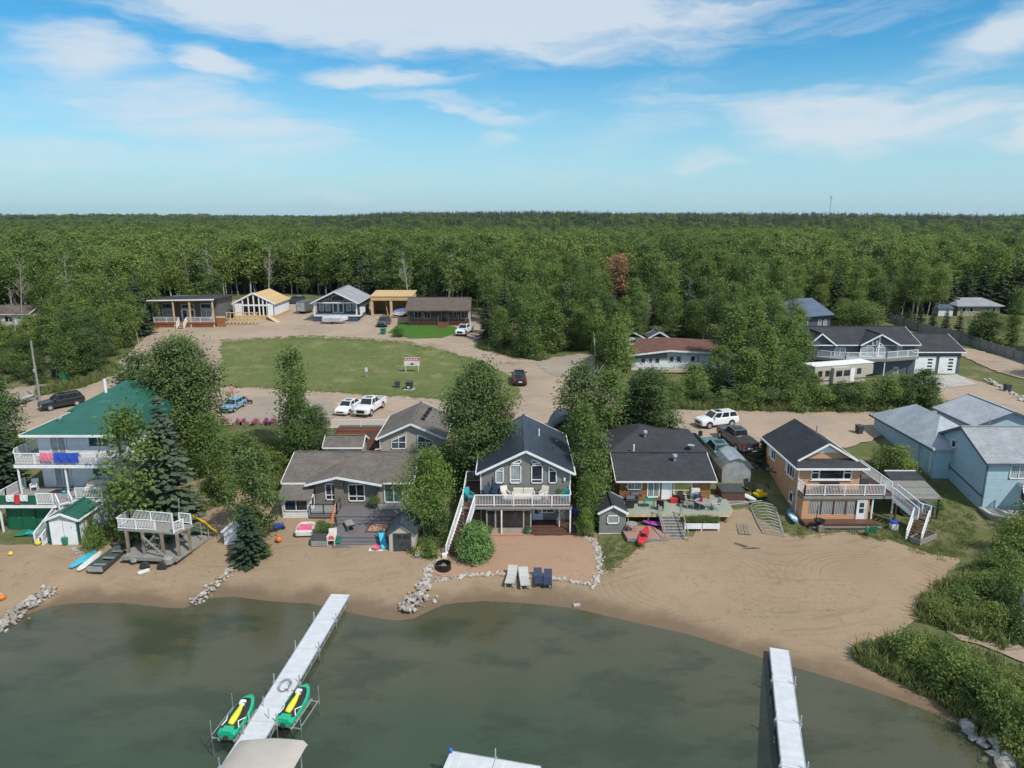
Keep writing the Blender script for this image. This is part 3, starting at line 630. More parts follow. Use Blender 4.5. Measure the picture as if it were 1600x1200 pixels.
for (x, y) in near:
    k = kind_for(x, y); low = y < 135 and x < 0
    if ni < MAXI and abs(x) < .74*(y*.973+5):
        ni += 1
        if x < -(y*.973+5)*.66 and y < 139:
            tree('hedge%d' % rf.randrange(2), 'low leafy thicket bush at the left edge below the white cabin', 'shrub', (x, y, zt(x, y)-.1), rf.uniform(3, 4.6), group='thicket below the left cabin', name='shrub'); continue
        if k == 'spruce': tree('spruce%d' % rf.randrange(3), 'dark spruce standing among the aspens of the wood', 'spruce tree', (x, y, zt(x, y)-.1), rf.uniform(6, 12), group='spruces in the wood', name='spruce_tree')
        elif y < 112 or (y < 124 and x < 0) or k == 'dark' or rf.random() < .18: tree(('mid%d' if rf.random() < .7 else 'poplar%d') % rf.randrange(3), 'bushy young aspen in the wood behind the road', 'aspen tree', (x, y, zt(x, y)-.1), rf.uniform(6.0, 9.5), group='bushy aspens in the wood', name='aspen_tree')
        else: tree('aspen%d' % rf.randrange(4), 'tall pale-trunked aspen at the front of the forest', 'aspen tree', (x, y, zt(x, y)-.1), (rf.uniform(9.5, 15.5) if y > 138 else rf.uniform(7.5, 12.5)), group='tall aspens at the forest edge', name='aspen_tree', lean=(rf.gauss(0, .035), rf.gauss(0, .035)))
    else: stuff.append((x, y, k, rf.uniform(.62, 1.2), 1.0))
for (x, y, s) in rest_far:
    r = math.hypot(x, y); wscale = 1.0+min(2.2, max(0, (r-350)/900))
    stuff.append((x, y, kind_for(x, y), (rf.uniform(.6, 1.22) if r < 900 else rf.uniform(.7, 1.25)**1.5), wscale*rf.uniform(.85, 1.25)))
pcol = bpy.data.collections.new('forest_kinds')
KEYS = ['far_aspen0','far_aspen1','far_aspen2','far_aspen3','far_dark0','far_dark1','far_spruce0','far_spruce1']
for i, k in enumerate(KEYS):
    o = bpy.data.objects.new('kind_%02d' % i, PROT[k].mesh); pcol.objects.link(o)
def scatter(name, rows, coll, label, cat=None):
    """rows = (x, y, z, index, scale_xy, scale_z, rot): one geometry-nodes object"""
    me = bpy.data.meshes.new(name); me.from_pydata([r[:3] for r in rows], [], [])
    for nm, tp, dat in (('ix', 'INT', [r[3] for r in rows]), ('sc', 'FLOAT_VECTOR', [c for r in rows for c in (r[4], r[4], r[5])]), ('rt', 'FLOAT_VECTOR', [c for r in rows for c in (0, 0, r[6])])):
        a = me.attributes.new(nm, tp, 'POINT'); a.data.foreach_set('vector' if 'VECTOR' in tp else 'value', dat)
    o = bpy.data.objects.new(name, me); COL.objects.link(o)
    ng = bpy.data.node_groups.new(name, 'GeometryNodeTree')
    ng.interface.new_socket('Geometry', in_out='INPUT', socket_type='NodeSocketGeometry'); ng.interface.new_socket('Geometry', in_out='OUTPUT', socket_type='NodeSocketGeometry')
    gi = ng.nodes.new('NodeGroupInput'); go = ng.nodes.new('NodeGroupOutput')
    ci = ng.nodes.new('GeometryNodeCollectionInfo'); ci.inputs['Collection'].default_value = coll; ci.inputs['Separate Children'].default_value = True; ci.inputs['Reset Children'].default_value = True
    ip = ng.nodes.new('GeometryNodeInstanceOnPoints'); ip.inputs['Pick Instance'].default_value = True
    def na(n, t):
        q = ng.nodes.new('GeometryNodeInputNamedAttribute'); q.data_type = t; q.inputs['Name'].default_value = n
        return [s for s in q.outputs if s.enabled and s.name == 'Attribute'][0]
    ng.links.new(gi.outputs[0], ip.inputs['Points']); ng.links.new(ci.outputs[0], ip.inputs['Instance'])
    ng.links.new(na('ix', 'INT'), ip.inputs['Instance Index']); ng.links.new(na('sc', 'FLOAT_VECTOR'), ip.inputs['Scale'])
    ng.links.new(na('rt', 'FLOAT_VECTOR'), ip.inputs['Rotation']); ng.links.new(ip.outputs[0], go.inputs[0])
    md = o.modifiers.new('scatter', 'NODES'); md.node_group = ng
    return tag(o, label, cat, kind='stuff')
rows = []
for (x, y, k, s, w) in stuff:
    i = rf.randrange(4) if k == 'aspen' else 4+rf.randrange(2) if k == 'dark' else 6+rf.randrange(2)
    rows.append((x, y, zt(x, y)-.2, i, s*w*(1.0 if k != 'spruce' else .8), s*((1.06 if y < 900 else 1.3) if k == 'spruce' else 1.0), rf.uniform(0, 6.28)))
scatter('forest', rows, pcol, 'endless mixed aspen and spruce forest reaching to the horizon', 'forest')
# ---------------------------------------------------------------- building kit (written in world metres, stored relative to each building's base)
class House:
    def __init__(s, name, label, cat, org, group=None):
        s.o = Vector(org); s.e = thing(name, label, cat, org, 0, group)
    def part(s, name, mb, mat, parent=None, **kw):
        mb.v = [(x-s.o.x, y-s.o.y, z-s.o.z) for x, y, z in mb.v]
        return mb.build(name, mat, parent or s.e, **kw)
    def box(s, name, mat, x0, x1, y0, y1, z0, z1, parent=None, **kw): return s.part(name, MB().box(x0, x1, y0, y1, z0, z1), mat, parent, **kw)
def fmap(face, plane):
    if face == 'S': return (lambda a, z, d=0: (a, plane-d, z)), (0,-1,0)
    if face == 'N': return (lambda a, z, d=0: (a, plane+d, z)), (0,1,0)
    if face == 'W': return (lambda a, z, d=0: (plane-d, a, z)), (-1,0,0)
    return (lambda a, z, d=0: (plane+d, a, z)), (1,0,0)
def PY(u, v, Y): p = at_y(u, v, Y); return (p[0], p[2])
def pane_win(h, face, plane, pts, bars=(), glass='glass', frame='white', fw=.09, name='window', parent=None, sill=False):
    """window unit on a wall: pts outline (along, z); bars = muntins ((a,z),(a,z))"""
    f, n = fmap(face, plane); cx = sum(p[0] for p in pts)/len(pts); cz = sum(p[1] for p in pts)/len(pts)
    mb = MB()
    for (a, b_) in zip(pts, pts[1:]+pts[:1]):
        dx, dz = b_[0]-a[0], b_[1]-a[1]; l = math.hypot(dx, dz) or 1; nx_, nz_ = -dz/l, dx/l
        if (cx-a[0])*nx_+(cz-a[1])*nz_ < 0: nx_, nz_ = -nx_, -nz_
        o = fw*.5; e = fw*.0
        mb.bar(f(a[0]+nx_*o, a[1]+nz_*o, .035), f(b_[0]+nx_*o, b_[1]+nz_*o, .035), fw, .09, up=n)
    for (a, b_) in bars: mb.bar(f(a[0], a[1], .032), f(b_[0], b_[1], .032), fw*.7, .07, up=n)
    if sill:
        x0 = min(p[0] for p in pts)-.05; x1 = max(p[0] for p in pts)+.05; z0 = min(p[1] for p in pts)
        mb.bar(f(x0, z0-.03, .06), f(x1, z0-.03, .06), .06, .14, up=n)
    w = h.part(name, mb, frame, parent)
    g = MB().slab([f(a, z, .02) for a, z in pts], .016, tuple(-c for c in n)); h.part('pane', g, glass, w)
    return w
def rwin(h, face, plane, a0, a1, z0, z1, nx=1, nz=1, zbar=None, **kw):
    bars = [((a0+(a1-a0)*k/nx, z0), (a0+(a1-a0)*k/nx, z1)) for k in range(1, nx)]+[((a0, z0+(z1-z0)*k/nz), (a1, z0+(z1-z0)*k/nz)) for k in range(1, nz)]
    if zbar is not None: bars.append(((a0, z0+(z1-z0)*zbar), (a1, z0+(z1-z0)*zbar)))
    return pane_win(h, face, plane, [(a0,z0),(a1,z0),(a1,z1),(a0,z1)], bars, **kw)
def pwin(h, Y, rect, **kw):          # front window given by its place in the photograph
    u0, v0, u1, v1 = rect; (a0, z1), (a1, z0) = PY(u0, v0, Y), PY(u1, v1, Y)
    return rwin(h, 'S', Y, a0, a1, z0, z1, **kw)
def ppoly(h, Y, pts, **kw): return pane_win(h, 'S', Y, [PY(u, v, Y) for u, v in pts], **kw)
def door(h, face, plane, a0, a1, z0, z1, mat='white', panes=(), parent=None, frame='white'):
    f, n = fmap(face, plane); mb = MB().slab([f(a0,z0,.05), f(a1,z0,.05), f(a1,z1,.05), f(a0,z1,.05)], .045, tuple(-c for c in n))
    d = h.part('door', mb, mat, parent)
    t = MB(); w = .07
    for p, q in (((a0-w/2,z0),(a0-w/2,z1+w)), ((a1+w/2,z0),(a1+w/2,z1+w)), ((a0,z1+w/2),(a1,z1+w/2))): t.bar(f(*p, .04), f(*q, .04), w, .09, up=n)
    h.part('door_frame', t, frame, d)
    for (b0, b1, c0, c1) in panes:
        A = lambda k: a0+(a1-a0)*k; B = lambda k: z0+(z1-z0)*k
        h.part('pane', MB().slab([f(A(b0),B(c0),.058), f(A(b1),B(c0),.058), f(A(b1),B(c1),.058), f(A(b0),B(c1),.058)], .01, tuple(-c for c in n)), 'glass_blue', d)
    hx = a0+(a1-a0)*.88; h.part('handle', MB().bar(f(hx, z0+1.0, .09), f(hx-.1, z0+1.0, .09), .035), 'steel', d)
    return d
def roof_planes(h, planes, mat, th=.16, name='roof', parent=None):
    mb = MB()
    for p in planes: mb.slab(p, th)
    return h.part(name, mb, mat, parent)
def trim(h, segs, mat='white', w=.05, hh=.2, name='fascia', parent=None):
    for p, q in segs: o = h.part(name, MB().bar(p, q, w, hh), mat, parent)
    return o
def gable_y(h, x0, x1, y0, y1, ze, zr, xr=None, mat='shingle_grey', ov=.4, fas='white', th=.15, gut=True):
    """gable roof, ridge along y; ze = height at the wall line"""
    xr = (x0+x1)/2 if xr is None else xr; sl0 = (zr-ze)/(xr-x0); sl1 = (zr-ze)/(x1-xr); a, b_ = y0-ov, y1+ov; e0 = ze-sl0*ov; e1 = ze-sl1*ov
    r = roof_planes(h, [[(x0-ov,a,e0),(xr,a,zr),(xr,b_,zr),(x0-ov,b_,e0)], [(xr,a,zr),(x1+ov,a,e1),(x1+ov,b_,e1),(xr,b_,zr)]], mat, th)
    rc = MB().bar((xr,a-.01,zr+.03),(xr,b_+.01,zr+.03), .26, .05); h.part('ridge_cap', rc, mat, r)
    trim(h, [((x0-ov,a-.03,e0-th*.5),(xr,a-.03,zr-th*.5)), ((xr,a-.03,zr-th*.5),(x1+ov,a-.03,e1-th*.5)), ((x0-ov,b_+.03,e0-th*.5),(xr,b_+.03,zr-th*.5)), ((xr,b_+.03,zr-th*.5),(x1+ov,b_+.03,e1-th*.5))], fas, parent=r)
    if gut: trim(h, [((x0-ov-.05,a,e0-th*.6),(x0-ov-.05,b_,e0-th*.6)), ((x1+ov+.05,a,e1-th*.6),(x1+ov+.05,b_,e1-th*.6))], fas, .1, .13, 'gutter', r)
    return r
def gable_x(h, x0, x1, y0, y1, ze, zr, yr=None, mat='shingle_grey', ov=.4, fas='white', th=.15, zb=None):
    """gable roof, ridge along x"""
    yr = (y0+y1)/2 if yr is None else yr; zb = ze if zb is None else zb
    s0 = (zr-ze)/(yr-y0); s1 = (zr-zb)/(y1-yr); a, b_ = x0-ov, x1+ov; e0 = ze-s0*ov; e1 = zb-s1*ov
    r = roof_planes(h, [[(a,y0-ov,e0),(b_,y0-ov,e0),(b_,yr,zr),(a,yr,zr)], [(a,yr,zr),(b_,yr,zr),(b_,y1+ov,e1),(a,y1+ov,e1)]], mat, th)
    h.part('ridge_cap', MB().bar((a-.01,yr,zr+.03),(b_+.01,yr,zr+.03), .26, .05), mat, r)
    trim(h, [((x,y0-ov,e0-th*.5),(x,yr,zr-th*.5)) for x in (a-.03, b_+.03)]+[((x,yr,zr-th*.5),(x,y1+ov,e1-th*.5)) for x in (a-.03, b_+.03)], fas, parent=r)
    trim(h, [((a,y0-ov-.05,e0-th*.6),(b_,y0-ov-.05,e0-th*.6))], fas, .1, .13, 'gutter', r)
    return r
def walls_gable_y(h, x0, x1, y0, y1, z0, ze, zr, mat, xr=None, name='wall'):
    xr = (x0+x1)/2 if xr is None else xr
    P = [(x0,z0),(x1,z0),(x1,ze),(xr,zr),(x0,ze)]; mb = MB().slab([(x,y0,z) for x, z in P], y1-y0, (0,1,0)); return h.part(name, mb, mat)
def walls_gable_x(h, x0, x1, y0, y1, z0, ze, zr, mat, yr=None, name='wall', zb=None):
    yr = (y0+y1)/2 if yr is None else yr; zb = ze if zb is None else zb
    P = [(y0,z0),(y1,z0),(y1,zb),(yr,zr),(y0,ze)]; mb = MB().slab([(x0,y,z) for y, z in P], x1-x0, (1,0,0)); return h.part(name, mb, mat)
def railing(h, path, hh=1.0, mat='white', posts=1.8, bal=.13, glass=None, parent=None, bw=.03, closed=False):
    """posts, rails and balusters along a path of deck-level points"""
    mb = MB(); panels = []
    for p, q in zip(path, path[1:]):
        p, q = Vector(p), Vector(q); L = (q-p).length; n = max(1, round(L/posts))
        for k in range(n+1):
            c = p+(q-p)*k/n; mb.box(c.x-.045, c.x+.045, c.y-.045, c.y+.045, c.z-.05, c.z+hh+.03)
        mb.bar(p+Vector((0,0,hh)), q+Vector((0,0,hh)), .08, .06); mb.bar(p+Vector((0,0,.1)), q+Vector((0,0,.1)), .05, .05)
        if glass: panels.append([p+Vector((0,0,.12)), q+Vector((0,0,.12)), q+Vector((0,0,hh-.05)), p+Vector((0,0,hh-.05))])
        else:
            nb = int(L/bal)
            for k in range(1, nb):
                c = p+(q-p)*k/nb; mb.bar(c+Vector((0,0,.1)), c+Vector((0,0,hh)), bw)
    r = h.part('railing', mb, mat, parent)
    for P in panels:
        d = (P[1]-P[0]).normalized(); nn = Vector((d.y, -d.x, 0)); h.part('glass_panel', MB().slab([tuple(v) for v in P], .012, tuple(nn)), glass, r)
    return r
def stairs(h, top, bot, w, n, mat='wood_brown_x', rail='white', side='white', parent=None, rails=(1, -1), bal=.14, risers=False, name='stairs'):
    """open stairs from top centre to bottom centre; every tread its own piece"""
    t, b_ = Vector(top), Vector(bot); d = (b_-t); dh = Vector((d.x, d.y, 0)); L = dh.length; dh.normalize(); s = Vector((-dh.y, dh.x, 0))
    mb = MB()
    for k in (-1, 1): mb.bar(t+s*k*(w/2)+Vector((0,0,-.14)), b_+s*k*(w/2)+Vector((0,0,-.10)), .06, .26)
    st = h.part(name, mb, side, parent)
    for i in range(n):
        f = (i+.5)/n; c = t+d*f; c.z = t.z+d.z*(i+1)/(n+1); dep = L/n*.5
        P = [c-s*(w/2-.02)-dh*dep, c+s*(w/2-.02)-dh*dep, c+s*(w/2-.02)+dh*dep*1.02, c-s*(w/2-.02)+dh*dep*1.02]
        h.part('step', MB().slab([tuple(p) for p in P], .05), mat, st)
    if rail:
        for k in rails:
            railing(h, [tuple(t+s*k*(w/2+.04)), tuple(b_+s*k*(w/2+.04))], .95, rail, 1.9, bal, parent=st)
    return st
def deck(h, pts, z, mat, th=.22, edge=None, name='deck', parent=None, posts=None, post_mat='white', zg=0.0):
    d = h.part(name, MB().slab([(x, y, z) for x, y in pts], .05), mat, parent)
    c = (sum(p[0] for p in pts)/len(pts), sum(p[1] for p in pts)/len(pts)); mb = MB()
    for a, b_ in zip(pts, pts[1:]+pts[:1]): mb.bar((a[0],a[1],z-.05-th/2), (b_[0],b_[1],z-.05-th/2), .06, th)
    h.part('rim', mb, edge or mat, d)
    for (x, y) in posts or (): h.part('post', MB().box(x-.06, x+.06, y-.06, y+.06, zg, z-.06), post_mat, d)
    return d
shingle('roof_navy', (.030,.040,.058), (.042,.052,.07), 0, metal=True)
shingle('roof_charcoal', (.050,.052,.058), (.03,.031,.035), 1); shingle('roof_charcoal_x', (.042,.047,.054), (.026,.029,.033), 0)
shingle('roof_greybrown', (.155,.138,.122), (.095,.083,.075), 1); shingle('roof_greybrown_x', (.155,.138,.122), (.095,.083,.075), 0)
shingle('roof_lightgrey', (.30,.315,.33), (.21,.225,.24), 1); shingle('roof_lightgrey_x', (.30,.315,.33), (.21,.225,.24), 0)
shingle('roof_green', (.018,.105,.075), (.014,.085,.062), 1, metal=True); shingle('roof_green_x', (.018,.105,.075), (.014,.085,.062), 0, metal=True)
shingle('roof_brown', (.13,.105,.088), (.085,.068,.058), 1); shingle('roof_redbrown', (.15,.075,.06), (.105,.052,.042), 1)
shingle('roof_pale_x', (.36,.39,.42), (.27,.30,.33), 0); shingle('roof_blue_x', (.10,.125,.19), (.08,.10,.155), 0, metal=True)
mk('siding_grey', (.225,.22,.195), (.195,.19,.17), rough=.6, lines=[(2,.16,.14,.35)])
mk('siding_beige', (.40,.355,.29), (.35,.31,.255), rough=.6, lines=[(2,.16,.14,.3)])
mk('siding_salmon', (.62,.34,.185), (.56,.30,.165), rough=.6, lines=[(2,.16,.14,.3)])
mk('siding_blue', (.42,.56,.63), (.38,.52,.59), rough=.6, lines=[(2,.16,.14,.3)])
mk('siding_slate', (.105,.125,.15), (.085,.102,.125), rough=.6, lines=[(2,.16,.14,.35)])
mk('siding_navy', (.045,.095,.16), (.04,.08,.14), rough=.6, lines=[(2,.16,.14,.35)])
mk('siding_darkgrey', (.13,.14,.13), (.11,.115,.11), rough=.6, lines=[(2,.16,.14,.35)])
mk('ledge_stone', (.235,.21,.175), (.15,.13,.11), rough=.9, scale=6, bump=.5, lines=[(2,.18,.12,.5)])
mk('composite', (.175,.162,.168), (.145,.135,.14), rough=.7, lines=[(1,.15,.1,.5)], stretch=(.4,5,1))
mk('green_panel', (.012,.12,.06), (.01,.1,.05), rough=.55, lines=[(0,.35,.05,.4)]); mk('green_trim', (.012,.085,.062), rough=.5)
mk('deck_grey', (.30,.285,.275), (.25,.24,.23), rough=.75, lines=[(1,.15,.08,.4)])
mk('turf_mat', (.25,.30,.235), (.30,.31,.26), rough=.95, wear=((.36,.31,.25), .9, .7))
mk('brick_red', (.29,.125,.085), (.22,.1,.07), rough=.85, lines=[(2,.12,.12,.4)])
mk('terracotta', (.44,.25,.17), (.38,.21,.145), rough=.85, bump=.2, lines=[(0,.3,.04,.3),(1,.3,.04,.3)])
mk('red_paver', (.40,.20,.155), (.33,.22,.18), rough=.9, lines=[(0,.3,.06,.3),(1,.2,.08,.3)], wear=((.35,.3,.24), 1.3, .6))
mk('soil', (.05,.036,.026), (.08,.055,.04), rough=1, bump=.6, scale=4)
mk('beige_plastic', (.46,.42,.35), (.41,.375,.31), rough=.5); mk('dark_plastic', (.055,.06,.066), (.042,.046,.052), rough=.5)
mk('slate_plastic', (.045,.065,.078), (.035,.052,.064), rough=.55)
# ---------------------------------------------------------------- waterfront houses
# grey house with the navy metal roof
h = House('house', 'grey gabled lake house with navy metal roof and white railed upper deck', 'house', (1.2, 59.5, 1.0))
X0, X1, YF, YB = -2.75, 5.15, 59.5, 70.3
walls_gable_y(h, X0, X1, YF, YB, .6, 6.05, 7.9, 'siding_grey')
r = gable_y(h, X0, X1, YF, YB, 6.12, 8.04, mat='roof_navy', ov=.4)
h.part('vent_pipe', MB().tube([(2.6,65.6,7.2),(2.6,65.6,8.05)], .07, 8), 'white', r); h.part('vent_pipe', MB().tube([(3.9,63.5,6.5),(3.9,63.5,6.95)], .05, 8), 'black', r)
for x in (X0-.02, X1+.02): h.part('corner_trim', MB().box(x-.05, x+.05, YF-.05, YF+.06, .7, 6.0), 'white')
ppoly(h, YF, [(774,735),(787,728),(787,755),(774,755)], bars=[(PY(774,736,YF), PY(787,736,YF))], glass='glass_pale')
ppoly(h, YF, [(857,728),(870,735),(870,755),(857,755)], bars=[(PY(857,736,YF), PY(870,736,YF))], glass='glass')
for a, b_ in ((796.5, 814.5), (830, 848)): pwin(h, YF, (a, 726, b_, 755), zbar=.2, glass='glass' if a > 820 else 'glass_pale')
ppoly(h, YF, [(796.5,723.5),(814.5,716.5),(814.5,724.5),(796.5,724.5)], glass='glass_blue'); ppoly(h, YF, [(830,716.5),(848,723.5),(848,724.5),(830,724.5)], glass='glass_blue')
door(h, 'W', X0, 60.6, 61.6, 3.7, 5.75, 'white', [(.2,.8,.3,.9)])
h.part('wall_lamp', MB().lathe([(.06,0),(.09,.05),(.09,.3),(.05,.34)], 8, (4.65, YF-.1, 5.1)), 'white')
# upper deck with the long white railing
ZD = 3.65
d = deck(h, [(-4.3,57.2),(5.15,57.2),(5.15,59.49),(-2.76,59.49),(-2.76,63.2),(-4.3,63.2)], ZD, 'wood_brown', edge='deck_grey', posts=[(-4.2,57.3),(-.9,57.3),(5.05,57.3),(-4.2,63.0)], zg=.6)
railing(h, [(-3.2,57.26,ZD),(5.08,57.26,ZD),(5.08,59.4,ZD)], parent=d); railing(h, [(-4.25,57.4,ZD),(-4.25,63.1,ZD),(-2.8,63.1,ZD)], parent=d)
st = stairs(h, (-3.76,57.18,ZD), (-4.9,53.75,.62), 1.05, 15, 'wood_brown_x')
h.part('stair_footing', MB().box(-5.75,-5.35,53.5,53.9,.3,.95), 'white', st)
# glazed sunroom under the deck
sr = h.part('sunroom', MB().box(-2.25,1.7,57.5,59.45,.6,1.5), 'siding_beige')
h.part('header', MB().box(-2.25,1.7,57.5,57.7,3.1,3.4), 'siding_beige', sr)
for x in (-2.25,-1.5,.95,1.58): h.part('post', MB().box(x,x+.12,57.48,57.6,1.45,3.12), 'siding_beige', sr)
for a, b_ in ((-2.13,-1.5),(-1.38,.95),(1.07,1.58)): h.part('pane', MB().box(a,b_,57.53,57.55,1.5,3.1), 'glass', sr)
h.part('floor_slab', MB().box(-2.4,1.9,57.05,57.5,.5,1.05), 'terracotta', sr)
pwin(h, YF, (841,789,867,801), nx=2, glass='glass'); door(h, 'S', YF, 1.9, 2.7, 1.4, 3.3, 'white', [(.15,.85,.3,.92)])
# low brown deck with two broad steps
d2 = deck(h, [(1.75,57.5),(6.2,57.5),(6.2,61.2),(5.16,61.2),(5.16,59.48),(1.75,59.48)], 1.38, 'wood_brown', .3, name='lower_deck')
h.part('step', MB().box(1.6,6.3,57.1,57.47,.7,1.14), 'wood_brown', d2); h.part('step', MB().box(1.5,6.35,56.75,57.08,.6,.92), 'wood_brown', d2)

# beige house: low stone gabled front
h = House('house', 'beige cottage with grey stone gable front and brown grey shingle roof', 'house', (-15.5, 62.5, 1.2))
YF = 62.0
walls_gable_x(h, -21.0, -9.6, 62.6, 71.0, .9, 3.9, 5.1, 'siding_beige', 66.8)
roof = gable_x(h, -21.0, -9.6, 62.6, 71.0, 4.05, 5.35, 66.8, 'roof_greybrown', .45)
walls_gable_y(h, -18.3, -12.5, YF, 63.5, .9, 3.95, 4.55, 'ledge_stone', -16.05, 'gable_wall')
roof_planes(h, [[(-19.0,61.2,4.02),(-16.05,61.2,4.78),(-16.05,65.6,4.98),(-19.0,64.6,4.3)], [(-16.05,61.2,4.78),(-11.9,61.2,4.02),(-11.9,64.4,4.25),(-16.05,65.6,4.98)]], 'roof_greybrown_x', .12, 'gable_roof')
trim(h, [((-19.0,61.17,3.97),(-16.05,61.17,4.73)), ((-16.05,61.17,4.73),(-11.9,61.17,3.97))], w=.06, hh=.2)
h.part('pilaster', MB().box(-16.45,-15.6,YF-.22,YF,.9,4.55), 'ledge_stone')
pwin(h, YF, (507.5,755,529,781), nx=2, zbar=.3); pwin(h, YF, (543.5,756,571,783), nx=2, zbar=.3)
ppoly(h, YF, [(504,752.5),(527,746.5),(527,752.5)], glass='glass_blue', fw=.06); ppoly(h, YF, [(544,747),(568,752),(568,754),(544,754)], glass='glass_blue', fw=.06)
rwin(h, 'S', 62.58, -12.0, -10.2, 1.75, 3.75, nx=2, glass='glass_green'); rwin(h, 'S', 62.58, -10.1, -9.75, 1.9, 3.6)
sun = h.part('sunroom', MB().slab([(-21.0,60.6,.9),(-21.0,62.58,.9),(-21.0,62.58,3.75),(-21.0,60.6,3.05)], 2.55, (1,0,0)), 'white_siding')
roof_planes(h, [[(-21.3,60.2,3.0),(-18.25,60.2,3.0),(-18.25,62.7,4.02),(-21.3,62.7,4.02)]], 'roof_greybrown', .1, 'sunroom_roof')
rwin(h, 'S', 60.6, -20.8, -18.6, 1.75, 2.85, nx=2); rwin(h, 'E', -18.45, 60.9, 62.0, 1.75, 2.85)
d0 = deck(h, [(-18.4,60.3),(-15.9,60.3),(-15.9,61.98),(-18.4,61.98)], 1.55, 'composite', .25, name='side_deck'); railing(h, [(-18.35,60.35,1.55),(-15.95,60.35,1.55),(-15.95,61.6,1.55)], .95, 'black', 1.3, glass='rail_glass', parent=d0)
du = deck(h, [(-15.8,59.5),(-9.4,59.5),(-9.4,62.55),(-12.5,62.55),(-12.5,61.98),(-15.8,61.98)], 1.72, 'composite', .3, name='upper_deck')
for k in range(2): h.part('step', MB().box(-15.7+.1*k,-9.5,59.15-.35*k,59.47-.35*k,1.1,1.56-.16*k), 'composite', du)
dl = deck(h, [(-15.4,56.2),(-9.3,56.2),(-9.3,58.78),(-15.4,58.78)], 1.24, 'composite', .25, name='lower_deck')
for k in range(3): h.part('step', MB().box(-15.3+.05*k,-10.2,55.85-.35*k,56.17-.35*k,.6,1.1-.15*k), 'composite', dl)
h.part('stone_step', MB().slab([(-12.6,61.9,1.85),(-10.0,61.9,1.85),(-9.6,61.0,1.85),(-12.2,60.9,1.85)], .12), 'concrete', du, bevel=.03)
# upper rear wing with the trapezoid windows
walls_gable_y(h, -13.55, -7.15, 70.0, 78.0, 2.8, 5.85, 7.25, 'siding_beige', -10.35, 'rear_wall')
rr = gable_y(h, -13.55, -7.15, 70.0, 78.0, 5.95, 7.4, -10.35, 'roof_greybrown_x', .4)
ppoly(h, 70.0, [(611,688),(635,678),(635,701.5),(611,701.5)], bars=[(PY(623,682,70),PY(623,701,70)),(PY(611,691,70),PY(635,691,70))], glass='glass_blue')
ppoly(h, 70.0, [(652,678),(678,689),(678,702.5),(652,702.5)], bars=[(PY(665,683,70),PY(665,702,70)),(PY(652,691,70),PY(678,691,70))], glass='glass_blue')
for k in range(4): h.part('roof_vent', MB().box(-9.6+.1*k,-9.2+.1*k,72.2+1.3*k,72.5+1.3*k,7.0,7.28), 'black', rr)
h.part('downspout', MB().tube([(-13.6,69.9,5.7),(-13.6,69.85,4.6),(-13.9,68.8,4.9)], .06, 6), 'white')

# shed behind the beige house
h = House('garden_shed', 'beige shed with grey shingle roof behind the stone fronted cottage', 'shed', (-17, 69, 3.0))
walls_gable_x(h, -19.0, -15.4, 69.0, 71.6, 2.6, 5.2, 5.85, 'siding_beige'); gable_x(h, -19.0, -15.4, 69.0, 71.6, 5.28, 5.98, mat='roof_greybrown', ov=.25)
rwin(h, 'S', 69.0, -18.8, -17.9, 4.2, 4.95, nx=2, nz=2, fw=.06); rwin(h, 'S', 69.0, -17.6, -16.4, 4.1, 4.8, fw=.06)
# terraced red wood retaining walls
for i, (y, z0, z1, x0, lb) in enumerate(((72.0,2.6,4.1,-16.2,'lowest'), (74.0,3.6,4.5,-16.2,'middle'), (76.0,4.0,4.85,-19.6,'highest'))):
    h = House('retaining_wall', '%s of the red brown plank terraces behind the beige cottage' % lb, 'retaining wall', (-15, y, z0), 'plank terraces')
    for k in range(3):
        zz = z0+(z1-z0)*k/3; h.part('plank', MB().box(x0,-13.65,y,y+.08,zz+.01,z0+(z1-z0)*(k+1)/3-.015), 'wood_red')
    h.part('soil_bed', MB().box(x0,-13.65,y+.09,y+1.9,z0,z1-.06), 'soil')
h = House('glass_fence', 'white framed glass panel fence along the parked white cars', 'fence', (-16.5, 77.3, 4.1))
railing(h, [(-20.4,77.3,4.55),(-13.9,77.3,4.55)], 1.0, 'white', 2.9, glass='rail_glass'); 
# plastic storage shed beside the composite deck
h = House('storage_shed', 'beige plastic storage shed with dark double doors by the grey deck', 'shed', (-9.1, 54.4, .8))
walls_gable_y(h, -10.2, -8.0, 54.4, 56.9, .6, 2.55, 3.3, 'beige_plastic'); gable_y(h, -10.2, -8.0, 54.4, 56.9, 2.6, 3.38, mat='slate_plastic', ov=.14, fas='slate_plastic', th=.08, gut=False)
for a, b_ in ((-9.85,-9.12), (-9.08,-8.35)):
    dd = h.part('door', MB().box(a,b_,54.34,54.41,.75,2.45), 'dark_plastic', bevel=.015); h.part('pane', MB().box(a+.08,b_-.08,54.325,54.345,2.0,2.3), 'glass', dd)
h.part('handle', MB().box(-9.2,-9.0,54.3,54.34,1.45,1.6), 'black')

